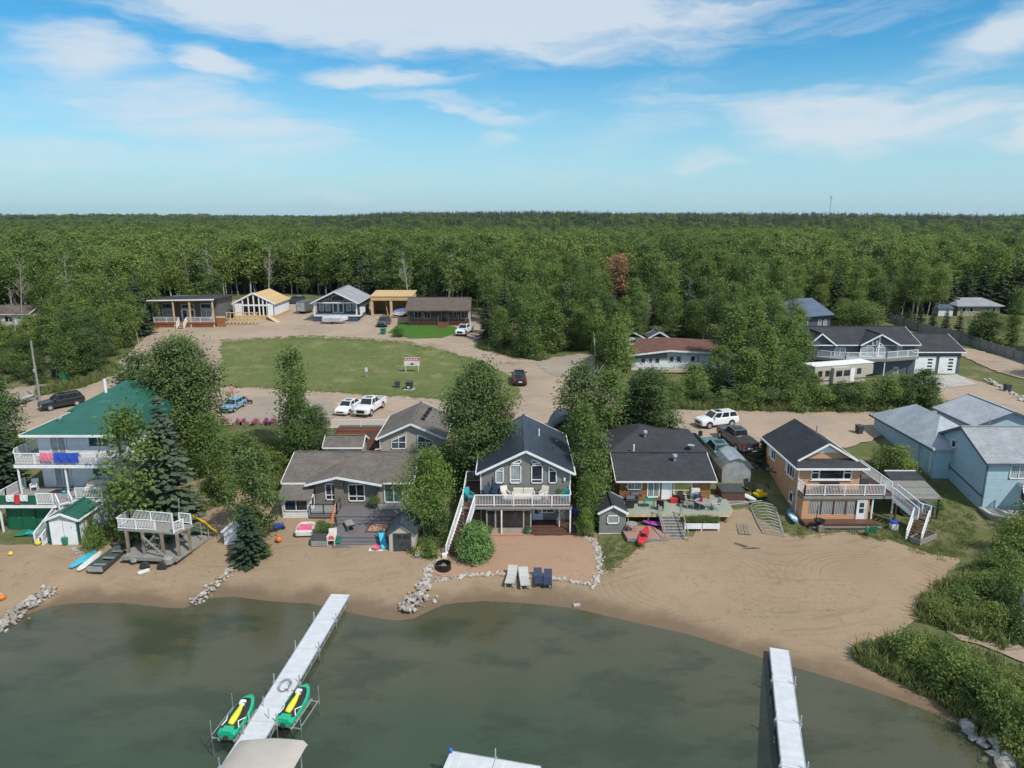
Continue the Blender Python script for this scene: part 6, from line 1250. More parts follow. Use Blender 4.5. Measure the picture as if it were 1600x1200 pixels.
car('sedan', 'paint_white', 'white sedan parked left of the white pickup above the glass fence', (527,655), (561,633))
car('pickup', 'paint_white', 'white pickup parked beside the white sedan above the glass fence', (559,658), (597,631), 'pickup', 'pickup_truck')
car('suv', 'paint_white', 'white sport utility car on the drive behind the brown cottage', (1091,669), (1146,663))
car('pickup', 'paint_charcoal', 'dark grey pickup with covered bed behind the metal shed', (1131,681), (1170,713), 'pickup', 'pickup_truck', cover=True)
car('pickup', 'paint_teal', 'old teal truck half hidden by the gambrel metal shed', (1108,703), (1135,735), 'pickup', 'pickup_truck')
car('suv', 'paint_black', 'black car driving away on the road fork', (809,590), (813,607))
car('suv', 'paint_black', 'black sport utility car beside the utility pole', (70,642), (124,632))
car('wagon', 'paint_blue', 'old pale blue hatchback on the gravel by the petunias', (348,651), (382,631))
car('suv', 'paint_charcoal', 'dark car parked by the open framed garage', (590,518), (609,501))
car('pickup', 'paint_white', 'white pickup right of the brown bungalow lawn', (714,530), (737,515), 'pickup', 'pickup_truck')
car('suv', 'paint_charcoal', 'dark car behind the unfinished house', (452,475), (470,475))
# camper trailer
a, b_ = G(1268, 612), G(1366, 602); L = 10.2; rz = math.atan2(b_[1]-a[1], b_[0]-a[0])
t = thing('camper_trailer', 'beige fifth wheel camper behind the roadside hedge', 'camper', (a[0], a[1], zt(a[0], a[1])+.1), rz)
MB().slab([(.2,0,.7),(9.0,0,.7),(9.0,0,1.6),(10.2,0,1.75),(10.2,0,3.0),(9.9,0,3.35),(.2,0,3.35)], 2.45, (0,1,0)).build('body', 'beige_plastic', t, bevel=.06)
MB().box(.15,10.25,-.06,2.51,3.33,3.42).build('roof', 'white', t, bevel=.03); MB().box(3.0,5.8,-.5,.02,.85,3.1).build('slide_out', 'beige_plastic', t, bevel=.04)
for x in (3.4, 4.7): MB().box(x,x+1.0,-.53,-.49,1.9,2.7).build('window', 'glass', t)
for x in (.8,2.0,7.4): MB().box(x,x+.7,-.03,.0,1.9,2.7).build('window', 'glass', t)
MB().box(6.3,7.0,-.03,.0,.9,2.8).build('door', 'white', t); MB().box(.25,9.9,-.02,-.005,1.2,1.35).build('stripe', 'wood_brown', t)
for x in (4.3,5.2):
    for y in (.05,2.2): MB().rings([[(x+.36*math.cos(q*.449), y+d, .3+.36*math.sin(q*.449)) for q in range(14)] for d in (0,.2)]).build('wheel', 'rubber', t)
MB().tube([(9.2,1.2,1.5),(9.2,1.2,-.05)], .08, 8).build('landing_leg', 'steel', t)
def hull(L, W, D, nose=.35, flat=.8, n=9):
    """open boat shell: outer and inner rings, x forward"""
    rs = []
    for i in range(n):
        x = -L/2+L*i/(n-1); f = max(0, (i/(n-1)-(1-nose))/nose); w = W/2*(1-f**1.8)*.999+.02; z0 = D*.55*f**2
        rs.append([(x,-w,D+.12*f),(x,-w*flat,z0+.05),(x,0,z0),(x,w*flat,z0+.05),(x,w,D+.12*f),(x,w*.9,D-.02+.12*f),(x,w*flat*.85,z0+.12),(x,0,z0+.09),(x,-w*flat*.85,z0+.12),(x,-w*.9,D-.02+.12*f)])
    return MB().rings(rs)
def boat(label, mat, pf, pr, L, W, D, seats=3, inner='aluminium', motor=False, name='boat', cover=None, trailer=False):
    a, b_ = G(*pf), G(*pr); cx, cy = (a[0]+b_[0])/2, (a[1]+b_[1])/2; rz = math.atan2(a[1]-b_[1], a[0]-b_[0]); zb = zt(cx, cy)+(.5 if trailer else .1)
    t = thing(name, label, 'boat', (cx, cy, zb), rz); hull(L, W, D).build('hull', mat, t)
    for k in range(seats): x = -L*.36+k*L*.3; MB().box(x,x+.28,-W*.40,W*.40,D*.62,D*.7).build('seat', inner, t)
    MB().box(-L/2-.03,-L/2+.05,-W*.45,W*.45,.08,D).build('transom', inner, t)
    if motor: m = MB().box(-L/2-.45,-L/2-.05,-.16,.16,D-.1,D+.45).build('outboard_motor', 'black', t, bevel=.06); MB().box(-L/2-.3,-L/2-.18,-.05,.05,-.1,D-.1).build('motor_leg', 'black', m)
    if cover: MB().rings([[(x,-W*.52*w,D*.9),(x,-W*.3*w,D+.35*z),(x,0,D+.5*z),(x,W*.3*w,D+.35*z),(x,W*.52*w,D*.9)] for x, w, z in ((-L/2,.9,.6),(-L*.2,1,1.1),(L*.2,.95,1.0),(L*.48,.25,.4))], closed=False, cap=False).build('cover', cover, t, smooth=True)
    if trailer:
        fr = MB().bar((-L*.45,-W*.35,-.08),(L*.35,-W*.35,-.08),.08).bar((-L*.45,W*.35,-.08),(L*.35,W*.35,-.08),.08).bar((L*.35,-W*.35,-.08),(L*.72,0,-.15),.08).bar((L*.35,W*.35,-.08),(L*.72,0,-.15),.08).bar((-L*.1,-W*.5,-.12),(-L*.1,W*.5,-.12),.08).build('trailer_frame', 'galv', t)
        for s in (-1,1): MB().rings([[(-L*.1+.28*math.cos(q*.449), s*W*.52+d, -.2+.28*math.sin(q*.449)) for q in range(14)] for d in (-.08,.08)]).build('wheel', 'rubber', fr)
    return t
mk('boat_green', (.055,.075,.065), (.08,.095,.085), rough=.5); mk('tarp_pale', (.42,.47,.54), (.34,.39,.47), rough=.6); mk('tarp_blue', (.09,.12,.30), (.07,.095,.24), rough=.55); mk('boat_white', (.68,.66,.62), (.58,.54,.5), rough=.4)
boat('dark green aluminium rowboat drawn up on the left beach', 'boat_green', (190,862), (155,895), 3.9, 1.35, .5, 3)
boat('silver covered boat on a trailer before the navy cottage', 'boat_white', (545,506), (505,506), 5.0, 2.0, .8, 0, cover='tarp_pale', trailer=True)
boat('boat under a blue purple tarp beside the brown bungalow', 'boat_white', (612,498), (638,493), 4.6, 1.9, .8, 0, cover='tarp_blue', trailer=True)
boat('dark blue boat with an outboard motor behind the brown cottage', 'paint_navy', (1044,698), (1076,697), 4.2, 1.7, .75, 2, motor=True, trailer=True)
boat('white boat trailer parked by the utility pole', 'galv', (52,626), (22,636), 3.6, 1.1, .3, 0, trailer=True)
boat('white boat lying under the aspens far left', 'boat_white', (60,470), (36,474), 5.0, 1.9, .8, 1)
# enclosed cargo trailer
p = G(478, 489); t = thing('cargo_trailer', 'dark grey cargo trailer left of the navy cottage', 'trailer', (p[0], p[1], p[2]+.1), R(80)); MB().box(-2.4,2.4,-1.05,1.05,.5,2.6).build('body', 'siding_darkgrey', t, bevel=.05); MB().box(-2.44,-2.39,-.9,.9,.6,2.4).build('ramp_door', 'galv', t)
for s in (-1,1):
    for x in (-.5,.3): MB().rings([[(x+.35*math.cos(q*.449), s*1.08+d, .3+.35*math.sin(q*.449)) for q in range(14)] for d in (-.1,.1)]).build('wheel', 'rubber', t)
MB().bar((2.4,0,.5),(3.5,0,.45),.1).build('drawbar', 'black', t)
# ---------------------------------------------------------------- docks, personal watercraft, rocks
mk('dock_panel', (.60,.62,.64), (.53,.55,.57), rough=.55, lines=[(1,.16,.07,.3)], fine=.06); mk('canvas', (.46,.42,.37), (.42,.385,.34), rough=.9, scale=.7); mk('blue_plastic', (.02,.16,.55), rough=.4)
def dock(name, label, a, b_, w, n, z, frames=True, wood_end=False):
    a, b_ = Vector((*a, z)), Vector((*b_, z)); d = b_-a; L = d.length; t = thing(name, label, 'dock', a, math.atan2(d.y, d.x)-math.pi/2)
    s = L/n
    for k in range(n):
        y0, y1 = k*s+.015, (k+1)*s-.015
        sec = MB().box(-w/2,w/2,y0,y1,-.05,0).build('deck_panel', 'wood_grey_y' if (wood_end and k == 0) else 'dock_panel', t)
        fr = MB()
        for sx_ in (-w/2-.03, w/2+.03):
            fr.bar((sx_,y0,-.04),(sx_,y1,-.04),.06,.1).bar((sx_,y0,-.34),(sx_,y1,-.34),.05)
            m_ = 7
            for q in range(m_): fr.bar((sx_,y0+(y1-y0)*q/m_,-.34 if q%2 else -.06),(sx_,y0+(y1-y0)*(q+1)/m_,-.06 if q%2 else -.34),.035)
        fr.build('truss', 'aluminium', sec)
        if k: 
            for sx_ in (-w/2-.1, w/2+.1): MB().tube([(sx_,k*s,-2.6),(sx_,k*s,.55)], .035, 8).build('dock_leg', 'aluminium', sec); MB().box(sx_-.07,sx_+.07,k*s-.08,k*s+.08,-.18,.02).build('leg_bracket', 'galv', sec)
    return t
dock('roll_dock', 'long pale dock with jet skis moored on either side', (-12.78,48.0), (-14.75,24.0), 1.38, 7, .55, wood_end=False)
dock('section_dock', 'pale ribbed dock running into the lake on the right', (17.45,41.2), (12.4,24.0), 1.12, 5, .5)
dk_ = dock('dock_platform', 'light grey dock end with blue corner posts at the bottom edge', (-3.45,31.1), (1.3,30.0), 1.75, 2, .6)
for y in (0.05,): 
    for x in (-.8,.85): MB().lathe([(.06,-.3),(.09,-.25),(.1,.1),(.05,.16)], 8, (x,y,.1)).build('corner_post', 'blue_plastic', dk_)
def jetski(label, pf, pr):
    a, b_ = at_z(*pf, .5), at_z(*pr, .5); cx, cy = (a[0]+b_[0])/2, (a[1]+b_[1])/2; rz = math.atan2(a[1]-b_[1], a[0]-b_[0])
    t = thing('jet_ski', label, 'jet ski', (cx, cy, .22), rz, 'jet skis on dock lifts')
    st = [(-1.5,.50,.1,.42),(-1.0,.56,.06,.46),(-.3,.58,.03,.52),(.4,.56,.03,.6),(.9,.46,.08,.66),(1.25,.30,.2,.68),(1.5,.08,.38,.64)]
    MB().rings([[(x,-w*.75,zb),(x,-w,zb+.2),(x,-w*.97,z),(x,-w*.8,z+.04),(x,w*.8,z+.04),(x,w*.97,z),(x,w,zb+.2),(x,w*.75,zb)] for x, w, zb, z in st]).build('hull', 'paint_green', t, bevel=.02)
    MB().rings([[(x,-w,z0),(x,-w*.75,z1),(x,w*.75,z1),(x,w,z0)] for x, w, z0, z1 in ((-1.15,.50,.5,.55),(-.2,.52,.54,.63),(.35,.47,.6,.79),(.75,.34,.68,.88),(1.05,.2,.7,.78))]).build('deck', 'black', t, bevel=.02)
    MB().rings([[(x,-w,.55),(x,-w*.8,z),(x,0,z+.05),(x,w*.8,z),(x,w,.55)] for x, w, z in ((-.95,.16,.68),(-.6,.2,.76),(-.15,.17,.8),(.2,.12,.84),(.4,.1,.86))]).build('seat', 'paint_yellow', t, smooth=True)
    MB().box(.3,.62,-.16,.16,.78,1.0).build('console', 'white', t, bevel=.05); MB().tube([(.3,-.36,1.03),(.36,-.12,.98),(.36,.12,.98),(.3,.36,1.03)], .025, 6).build('handlebar', 'black', t)
    MB().rings([[(x,-.34,.47),(x,-.28,.58),(x,.28,.58),(x,.34,.47)] for x in (-1.48,-1.2,-1.02)]).build('rear_deck', 'paint_green', t, bevel=.03)
    for s in (-1,1): MB().tube([(-1.0,s*.5,.5),(-.72,s*.34,.66),(-.3,s*.52,.56)], .03, 5).build('trim_stripe', 'white', t)
    MB().lathe([(.12,0),(.14,.1),(.1,.2)], 10, (-1.55,0,.12)).build('jet_nozzle', 'black', t)
    for s in (-1,1): MB().bar((-1.5,s*.45,-.02),(1.1,s*.45,-.02),.09).build('lift_bunk', 'galv', t)
    for x, y in ((-1.3,.95),(1.0,.95),(-1.3,-.95),(1.0,-.95)): MB().tube([(x,y,-2.0),(x,y,1.0)], .03, 6).build('lift_post', 'aluminium', t)
    for x in (-1.3,1.0): MB().bar((x,-.95,-.08),(x,.95,-.08),.06).build('lift_beam', 'aluminium', t)
    for s in (-1,1): MB().bar((-1.3,s*.95,.06),(1.0,s*.95,.06),.05).build('lift_rail', 'aluminium', t)
jetski('green and yellow jet ski on the left side of the long dock', (394,1094), (353,1150)); jetski('green and yellow jet ski on the right side of the long dock', (480,1078), (443,1130))
t = thing('boat_canopy', 'beige fabric boat lift canopy beside the long dock at the bottom edge', 'boat canopy', (-11.9, 27.0, 0))
rs = []
for x, e in ((-2.0,.35),(-1.8,.08),(-1.0,0),(-.2,-.06),(.7,0),(1.3,.08),(1.5,.35)): rs.append([(x+.25,3.3,2.72-e),(x+.22,3.1,2.82-e),(x,1.0,2.9-e),(x-.2,-2.5,2.9-e),(x-.3,-4.0,2.7-e)])
MB().rings(rs, closed=False, cap=False).build('fabric', 'canvas', t, smooth=True)
for x, y in ((-1.2,3.0),(1.45,3.0),(-1.4,-3.0),(1.2,-3.0)): MB().tube([(x,y,-2.2),(x,y,2.5)], .04, 6).build('frame_post', 'aluminium', t)
for y in (3.0,-3.0): MB().bar((-1.3,y,2.45),(1.4,y,2.45),.05).build('frame_beam', 'aluminium', t)
h_ = thing('hose_reel', 'thin black hose coil lying on the long dock', 'hose', (*at_z(445,1072,.56)[:2], .56)); n = 20
for j in range(3): MB().tube([((.26+.06*j)*math.cos(2*math.pi*k/n), (.5+.06*j)*math.sin(2*math.pi*k/n), .03+.02*j) for k in range(n+1)], .01, 5).build('coil', 'black', h_)
# rocks
mk('rock_pale', (.46,.43,.38), (.34,.315,.28), rough=.9, scale=3, bump=.4); mk('rock_grey', (.29,.275,.25), (.21,.2,.18), rough=.9, scale=3, bump=.4); mk('rock_warm', (.36,.29,.22), (.27,.215,.165), rough=.9, scale=3, bump=.4)
ROCKS = []
for i in range(8):
    bm = bmesh.new(); bmesh.ops.create_icosphere(bm, subdivisions=1, radius=1); rr = random.Random(i+40)
    for v in bm.verts: v.co = v.co*rr.uniform(.72, 1.12); v.co.z *= .68; v.co.y *= rr.uniform(.8, 1.0)
    me = bpy.data.meshes.new('rock'); bm.to_mesh(me); bm.free(); me.materials.append(MATS[('rock_pale','rock_grey','rock_pale','rock_warm','rock_grey','rock_pale','rock_warm','rock_grey')[i]]); ROCKS.append(me)
rr = random.Random(77)
def rocks(label, path, n, w, smin, smax, pale=False, name='rock_groin', heap=.0):
    P = [G(u, v) for u, v in path]; t = thing(name, label, 'rocks', P[0]); o = Vector(P[0]); seg = [(Vector(a), Vector(b_)) for a, b_ in zip(P, P[1:])]; Ls = [(b_-a).length for a, b_ in seg]
    for k in range(n):
        q = rr.uniform(0, sum(Ls)); i = 0
        while q > Ls[i] and i < len(Ls)-1: q -= Ls[i]; i += 1
        a, b_ = seg[i]; d = (b_-a).normalized(); s = Vector((-d.y, d.x, 0)); off = rr.gauss(0, w*.42); p = a+d*q+s*off; sz = rr.uniform(smin, smax)*(1 if rr.random() < .8 else 1.35)
        z = zt(p.x, p.y)+.05+sz*.25+heap*max(0, 1-abs(off)/w)
        ob = inst('rock', ROCKS[rr.choice((0,2,5,2,1)) if pale else rr.randrange(8)], t, (p.x-o.x, p.y-o.y, z-o.z), (rr.uniform(-.4,.4), rr.uniform(-.4,.4), rr.uniform(0,6.3)), (sz, sz*rr.uniform(.7,1), sz*rr.uniform(.7,1)))
    return t
rocks('rubble rock groin reaching into the lake at the far left', [(-10,990),(20,968),(52,945),(82,922)], 150, .8, .12, .26, heap=.25)
rocks('rubble rock groin between the two left beaches', [(300,946),(325,927),(348,905),(362,892)], 120, .5, .10, .2, heap=.2)
rocks('wide rock point at the left end of the gravel patio', [(632,960),(650,940),(668,920)], 130, 1.0, .10, .22, heap=.3)
rocks('ring of pale stones curling round the fire pit', [(668,918),(666,905),(668,893),(678,882),(692,873)], 70, .35, .12, .22, True, 'stone_edging')
rocks('row of pale stones edging the lake side of the patio', [(675,912),(700,905),(740,899),(790,898),(840,902),(890,908),(930,917)], 150, .34, .11, .22, True, 'stone_edging')
rocks('row of white stones along the right side of the patio', [(912,840),(928,848),(936,866),(936,890),(930,915)], 130, .36, .10, .2, True, 'stone_edging')
rocks('grey boulders on the shore in the lower right corner', [(1505,1133),(1530,1150),(1552,1172),(1575,1200)], 34, .8, .22, .5, name='boulder_heap')
rocks('pale boulders lining the bank beside the garage drive', [(1538,592),(1560,604),(1585,618),(1604,630)], 34, .5, .25, .5, True, 'stone_edging')
rocks('scattered stones below the white shed bush', [(112,856),(128,872)], 26, .4, .06, .14, True, 'stone_edging')
# ---------------------------------------------------------------- small things
for n_, c_ in (('p_white', (.70,.70,.68)), ('p_yellow', (.75,.52,.015)), ('p_red', (.55,.035,.045)), ('p_teal', (.03,.30,.32)), ('p_cyan', (.05,.46,.62)), ('p_orange', (.70,.17,.02)), ('p_pink', (.70,.17,.27)), ('p_purple', (.36,.07,.40)), ('p_green', (.02,.20,.11)), ('p_blue', (.03,.08,.42)), ('p_grey', (.30,.29,.27)), ('p_navy', (.03,.045,.09)), ('p_skyblue', (.10,.36,.60))): mk(n_, c_, rough=.45, fine=.05)
mk('cushion', (.62,.58,.50), (.55,.51,.44), rough=.9); mk('lounger_grey', (.45,.45,.42), (.38,.38,.36), rough=.7); mk('skin', (.46,.28,.2), (.42,.25,.18), rough=.6); mk('hair', (.05,.03,.02), rough=.8); mk('dog_fur', (.025,.018,.015), (.07,.04,.025), rough=.9, scale=6); mk('petal_pink', (.62,.16,.30), (.5,.10,.24), rough=.8); mk('petal_purple', (.40,.05,.36), (.3,.03,.28), rough=.8)
def board(label, mat, pf, pr, L, W, z=.08, name='paddle_board', cat='paddle board', pad=None, tilt=(0,0), lift=0.0):
    a, b_ = G(*pf), G(*pr); cx, cy = (a[0]+b_[0])/2, (a[1]+b_[1])/2; rz = math.atan2(a[1]-b_[1], a[0]-b_[0])
    t = thing(name, label, cat, (cx, cy, zt(cx, cy)+z+lift), rz); t.rotation_euler = (tilt[0], tilt[1], rz); rs = []
    for i in range(11):
        f = i/10; w = W/2*(math.sin(math.pi*min(.98, max(.02, f*.9+.06)))**.55); x = -L/2+L*f; k = .12*max(0, f-.7)**1.2*3
        rs.append([(x,-w,k+.03),(x,-w*.8,k),(x,w*.8,k),(x,w,k+.03),(x,w*.85,k+.1),(x,-w*.85,k+.1)])
    MB().rings(rs).build('board', mat, t, smooth=False)
    if pad: MB().rings([[(x,-w,.102),(x,w,.102),(x,w,.125),(x,-w,.125)] for x, w in ((-L*.32,W*.3),(0,W*.36),(L*.12,W*.3))]).build('deck_pad', pad, t)
    return t
def kayak(label, mat, pf, pr, L, W, pad, tilt=(0,0), lift=0):
    t = board(label, mat, pf, pr, L, W, .06, 'kayak', 'kayak', None, tilt, lift); n = 14
    t.scale = (1,1,2.0)
    MB().lathe([(.24,.098),(.27,.115),(.21,.12),(.2,.104)], n).build('cockpit', pad, t); MB().box(-.32,-.2,-.17,.17,.1,.24).build('seat_back', pad, t); MB().bar((-L*.1,-W*.5,.13),(L*.12,W*.55,.13),.035).build('paddle', 'black', t)
    return t
board('cyan paddle board on the left beach next to the white one', 'p_cyan', (143,865), (117,886), 3.0, .75); board('white paddle board lying beside the cyan one', 'p_white', (153,867), (127,892), 3.0, .75)
kayak('yellow and white sit on kayak by the plastic shed', 'p_white', (662,853), (651,872), 1.9, .7, 'p_yellow')
kayak('red kayak lying on the red paver terrace', 'p_red', (1010,835), (1000,856), 2.6, .8, 'black', (0,-.1), .3)
board('magenta paddle board stored under the brown cottage deck', 'p_purple', (1013,820), (1042,824), 2.6, .75, lift=.1)
board('white paddle board beside the covered hot tub', 'p_white', (1147,768), (1174,787), 3.1, .8, lift=.2); board('bright blue patterned paddle board on the grass by the salmon house', 'p_skyblue', (1233,795), (1243,824), 2.7, .85, pad='p_white', tilt=(.25,0), lift=.15)
board('teal paddle board leaning on the salmon house corner', 'p_teal', (1247,785), (1258,806), 2.6, .75, tilt=(.7,-.1), lift=.35, pad='p_white'); board('long pale board leaning on the salmon house side wall', 'p_grey', (1222,752), (1238,790), 3.6, .5, tilt=(.9,0), lift=.35)
def loungechair(label, mat, u, v, rz, s=1.0, group=None, name='beach_lounger'):
    p = on_ground(u, v, .06); t = thing(name, label, 'lounger', p, rz, group); t.scale = (s,s,s)
    MB().box(-.32,.32,-.95,.25,.28,.34).build('seat', mat, t); MB().slab([(-.32,.25,.33),(.32,.25,.33),(.32,.85,.72),(-.32,.85,.72)], .06).build('backrest', mat, t)
    for x in (-.28,.28):
        for y in (-.85,.2): MB().box(x-.03,x+.03,y-.03,y+.03,-.02,.3).build('leg', mat, t)
    MB().bar((-.3,.85,.7),(-.3,.6,0),.04).bar((.3,.85,.7),(.3,.6,0),.04).bar((-.3,.62,.05),(.3,.62,.05),.03).build('back_support', mat, t)
    return t
loungechair('pale lounger at the lake edge, leftmost of the four', 'lounger_grey', 799, 908, R(-8), 1.15); loungechair('pale lounger second from left at the lake edge', 'lounger_grey', 819, 911, R(4), 1.15)
loungechair('dark lounger third from left at the lake edge', 'p_navy', 841, 909, R(2), 1.0); loungechair('dark lounger rightmost of the four at the lake edge', 'p_navy', 856, 911, R(-3), 1.0)
def chair(label, mat, loc, rz, s=1.0, arms=True, name='chair', cat='chair', slats=True):
    t = thing(name, label, cat, loc, rz); t.scale = (s,s,s)
    MB().box(-.28,.28,-.3,.25,.38,.46).build('seat', mat, t, bevel=.02); MB().slab([(-.28,.24,.44),(.28,.24,.44),(.28,.42,1.0),(-.28,.42,1.0)], .06, (0,1,0)).build('backrest', mat, t)
    for x in (-.25,.25):
        for y in (-.26,.22): MB().box(x-.03,x+.03,y-.03,y+.03,0,.4).build('leg', mat, t)
        if arms: MB().box(x-.06,x+.06,-.3,.3,.62,.67).build('armrest', mat, t); MB().box(x-.03,x+.03,-.28,-.22,.44,.63).build('arm_post', mat, t)
    return t
def table(label, mat, loc, r=.55, h=.72, name='table', rect=None):
    t = thing(name, label, 'table', loc)
    if rect: MB().box(-rect[0]/2,rect[0]/2,-rect[1]/2,rect[1]/2,h-.04,h).build('tabletop', mat, t)
    else: MB().lathe([(r,h-.04),(r,h)], 18).build('tabletop', mat, t)
    a = (rect[0]/2-.08, rect[1]/2-.08) if rect else (r*.6, r*.6)
    for sx_, sy_ in ((-1,-1),(1,-1),(1,1),(-1,1)): MB().box(sx_*a[0]-.025,sx_*a[0]+.025,sy_*a[1]-.025,sy_*a[1]+.025,0,h-.04).build('leg', mat, t)
    return t
# on the long upper deck
Z = 3.66
t = thing('outdoor_sofa', 'white two seat sofa in the middle of the upper deck', 'sofa', (1.0,58.75,Z)); MB().box(-.95,.95,-.35,.35,.12,.42).build('seat', 'cushion', t, bevel=.04); 
for x in (-.9,.02): MB().box(x,x+.88,.2,.4,.4,.95).build('back_cushion', 'cushion', t, bevel=.05)
for x in (-1.02,.92): MB().box(x,x+.1,-.35,.4,.05,.62).build('arm', 'cushion', t, bevel=.02)
chair('cream armchair left of the white deck sofa', 'cushion', (-.55,58.6,Z), R(25), 1.15, name='armchair'); chair('cream armchair right of the white deck sofa', 'cushion', (2.75,58.6,Z), R(-25), 1.15, name='armchair')
chair('navy bar chair nearest the deck stairs', 'p_navy', (-2.1,58.7,Z), R(15), 1.1); chair('navy bar chair beside the patio umbrella on the upper deck', 'p_navy', (-1.35,58.8,Z), 0, 1.15)
table('round glass table left on the upper deck', 'glass_pale', (-.3,57.9,Z), .5, .5); table('round glass table right on the upper deck', 'glass_pale', (2.1,57.9,Z), .5, .5)
chair('teal chair at the head of the long stairs', 'p_teal', (-3.75,58.4,Z), R(40), 1.1); chair('teal chair at the right end of the upper deck', 'p_teal', (4.6,58.4,Z), R(-40), 1.0)
t = thing('planter_pot', 'leafy pot plant at the right end of the upper deck', 'potted plant', (4.2,58.8,Z)); MB().lathe([(.16,0),(.22,.35),(.24,.36),(.2,.34)], 12).build('pot', 'terracotta', t); inst('foliage', PROT['shrub1'].crown, t, (0,0,.3), sc=(.2,.2,.25))
t = thing('patio_umbrella', 'closed dark umbrella on the upper deck', 'umbrella', (-1.7,59.1,Z)); MB().tube([(0,0,0),(0,0,2.0)], .03, 6).build('pole', 'aluminium', t); MB().lathe([(.04,.7),(.13,.75),(.1,1.5),(.03,2.05)], 8).build('canopy', 'p_navy', t)
t = thing('lamp_post', 'white lamp post on the low brown deck', 'lamp post', (4.15,58.0,1.38)); MB().tube([(0,0,0),(0,0,1.5)], .05, 8).build('pole', 'p_white', t); MB().lathe([(.06,1.5),(.13,1.55),(.13,1.8),(.04,1.9)], 8).build('lantern', 'p_white', t)
for x, lb in ((-1.95,'left'), (1.35,'right')): t = thing('planter_pot', 'dark green pot at the %s corner of the sunroom' % lb, 'potted plant', (x,57.3,1.05)); MB().lathe([(.16,0),(.22,.4),(.2,.4)], 12).build('pot', 'p_green', t); inst('foliage', PROT['shrub0'].crown, t, (0,0,.35), sc=(.15,.15,.15))
t = thing('blue_bin', 'blue plastic tub right of the grey gabled house', 'tub', (5.75,60.3,1.45)); MB().lathe([(.22,0),(.28,.5),(.3,.52),(.26,.5)], 12).build('tub', 'p_blue', t); MB().lathe([(.3,.52),(.31,.56),(.1,.58)], 12).build('lid', 'p_blue', t)
p = on_ground(693, 890, .08); t = thing('fire_pit', 'dark rusty steel fire ring among pale stones', 'fire pit', p); MB().lathe([(.62,0),(.62,.5),(.55,.5),(.55,.08)], 18).build('ring', 'grille', t); MB().lathe([(.54,.02),(.54,.1)], 14).build('ash_bed', 'soil', t)
for k in range(4): MB().tube([(.4*math.cos(k*1.5),.4*math.sin(k*1.5),.2),(-.2*math.cos(k*1.5+.4),-.2*math.sin(k*1.5+.4),.35)], .06, 6).build('log', 'wood_old', t)
p = on_ground(901, 948, .05); t = tag(MB().box(-.25,.25,-.12,.12,0,.16).build('cinder_block', 'concrete', None, bevel=.02, loc=p), 'pale concrete block at the waterline before the patio', 'block'); t.rotation_euler = (0,0,.2)
# stone cottage deck
o_ = Vector(at_z(592,822,1.25)); t = thing('outdoor_rug', 'terracotta rug with dark border on the grey deck', 'rug', o_)
RP = [Vector(at_z(u, v, 1.25))-o_ for u, v in ((569,832),(604,832),(615,812.5),(581,812.5))]; cR = sum(RP, Vector())/4
MB().slab([tuple(p+Vector((0,0,.014))) for p in RP], .01).build('border', 'wood_brown_x', t); MB().slab([tuple(cR+(p-cR)*.78+Vector((0,0,.024))) for p in RP], .008).build('field', 'terracotta', t)
t = loungechair('grey sun lounger on the left side of the grey deck', 'p_grey', 548, 818, R(-155), 1.1); t.location = (-14.2,57.9,1.26)
for x, y, r_, lb in ((-8.9,58.0,-60,'nearest the plastic shed'), (-8.7,57.2,-100,'beside the birch trunk')): chair('white patio chair '+lb, 'p_white', (x,y,1.26), R(r_), 1.0)
table('small white table by the birch trunk', 'p_white', (-9.1,57.5,1.26), .4)
t = thing('umbrella_set', 'table with a closed striped umbrella at the deck edge', 'umbrella', (-15.9,57.6,.95)); MB().tube([(0,0,0),(.5,.4,2.6)], .03, 6).build('pole', 'wood_raw', t); MB().rings([[(.12+.3*f+w*math.cos(q*.785), .1+.3*f+w*math.sin(q*.785), 1.1+1.45*f) for q in range(8)] for f, w in ((0,.12),(.4,.09),(1,.03))]).build('canopy', 'p_orange', t); MB().lathe([(.5,.68),(.5,.72)], 14).build('tabletop', 'dark_plastic', t); MB().tube([(0,0,.02),(0,0,.7)], .05, 6).build('table_leg', 'dark_plastic', t)
t = thing('ornamental_grass', 'arching ornamental grass beside the grey deck', 'plant', (-16.4,57.0,.85)); inst('foliage', PROT['shrub2'].crown, t, (0,0,0), sc=(.5,.5,.55)); inst('stems', PROT['shrub2'].trunk, t, sc=(.5,.5,.55))
t = thing('potted_palm', 'potted plant by the sliding door of the stone cottage', 'potted plant', (-12.75,61.3,1.73)); MB().lathe([(.2,0),(.26,.4),(.22,.4)], 12).build('pot', 'dark_plastic', t); inst('foliage', PROT['shrub0'].crown, t, (0,0,.35), sc=(.28,.28,.32))
p = on_ground(500, 852, .05); t = thing('deck_box', 'grey plastic deck box on the sand before the grey deck', 'storage box', p); MB().box(-.65,.65,-.35,.35,0,.6).build('body', 'p_grey', t, bevel=.03); MB().slab([(-.67,-.37,.6),(.67,-.37,.6),(.67,.4,.85),(-.67,.4,.85)], .05).build('lid', 'dark_plastic', t)
p = on_ground(519, 851, .05); chair('cream adirondack chair with red cushion beside the deck box', 'p_yellow' if False else 'cushion', p, 0, 1.2, name='adirondack_chair'); t = bpy.data.objects['adirondack_chair']; MB().box(-.2,.2,-.26,.2,.47,.53).build('cushion', 'p_red', t, bevel=.02)
p = on_ground(529, 852, .05); t = thing('toy_chair', 'small green and blue toy chair beside the adirondack chair', 'toy', p); MB().box(-.2,.2,-.2,.2,.25,.33).build('seat', 'p_green', t, bevel=.03); MB().box(-.2,.2,.14,.22,.3,.75).build('backrest', 'p_green', t, bevel=.03)
for x in (-.16,.16):
    for y in (-.15,.15): MB().tube([(x,y,0),(x,y,.26)], .03, 6).build('leg', 'p_blue', t)
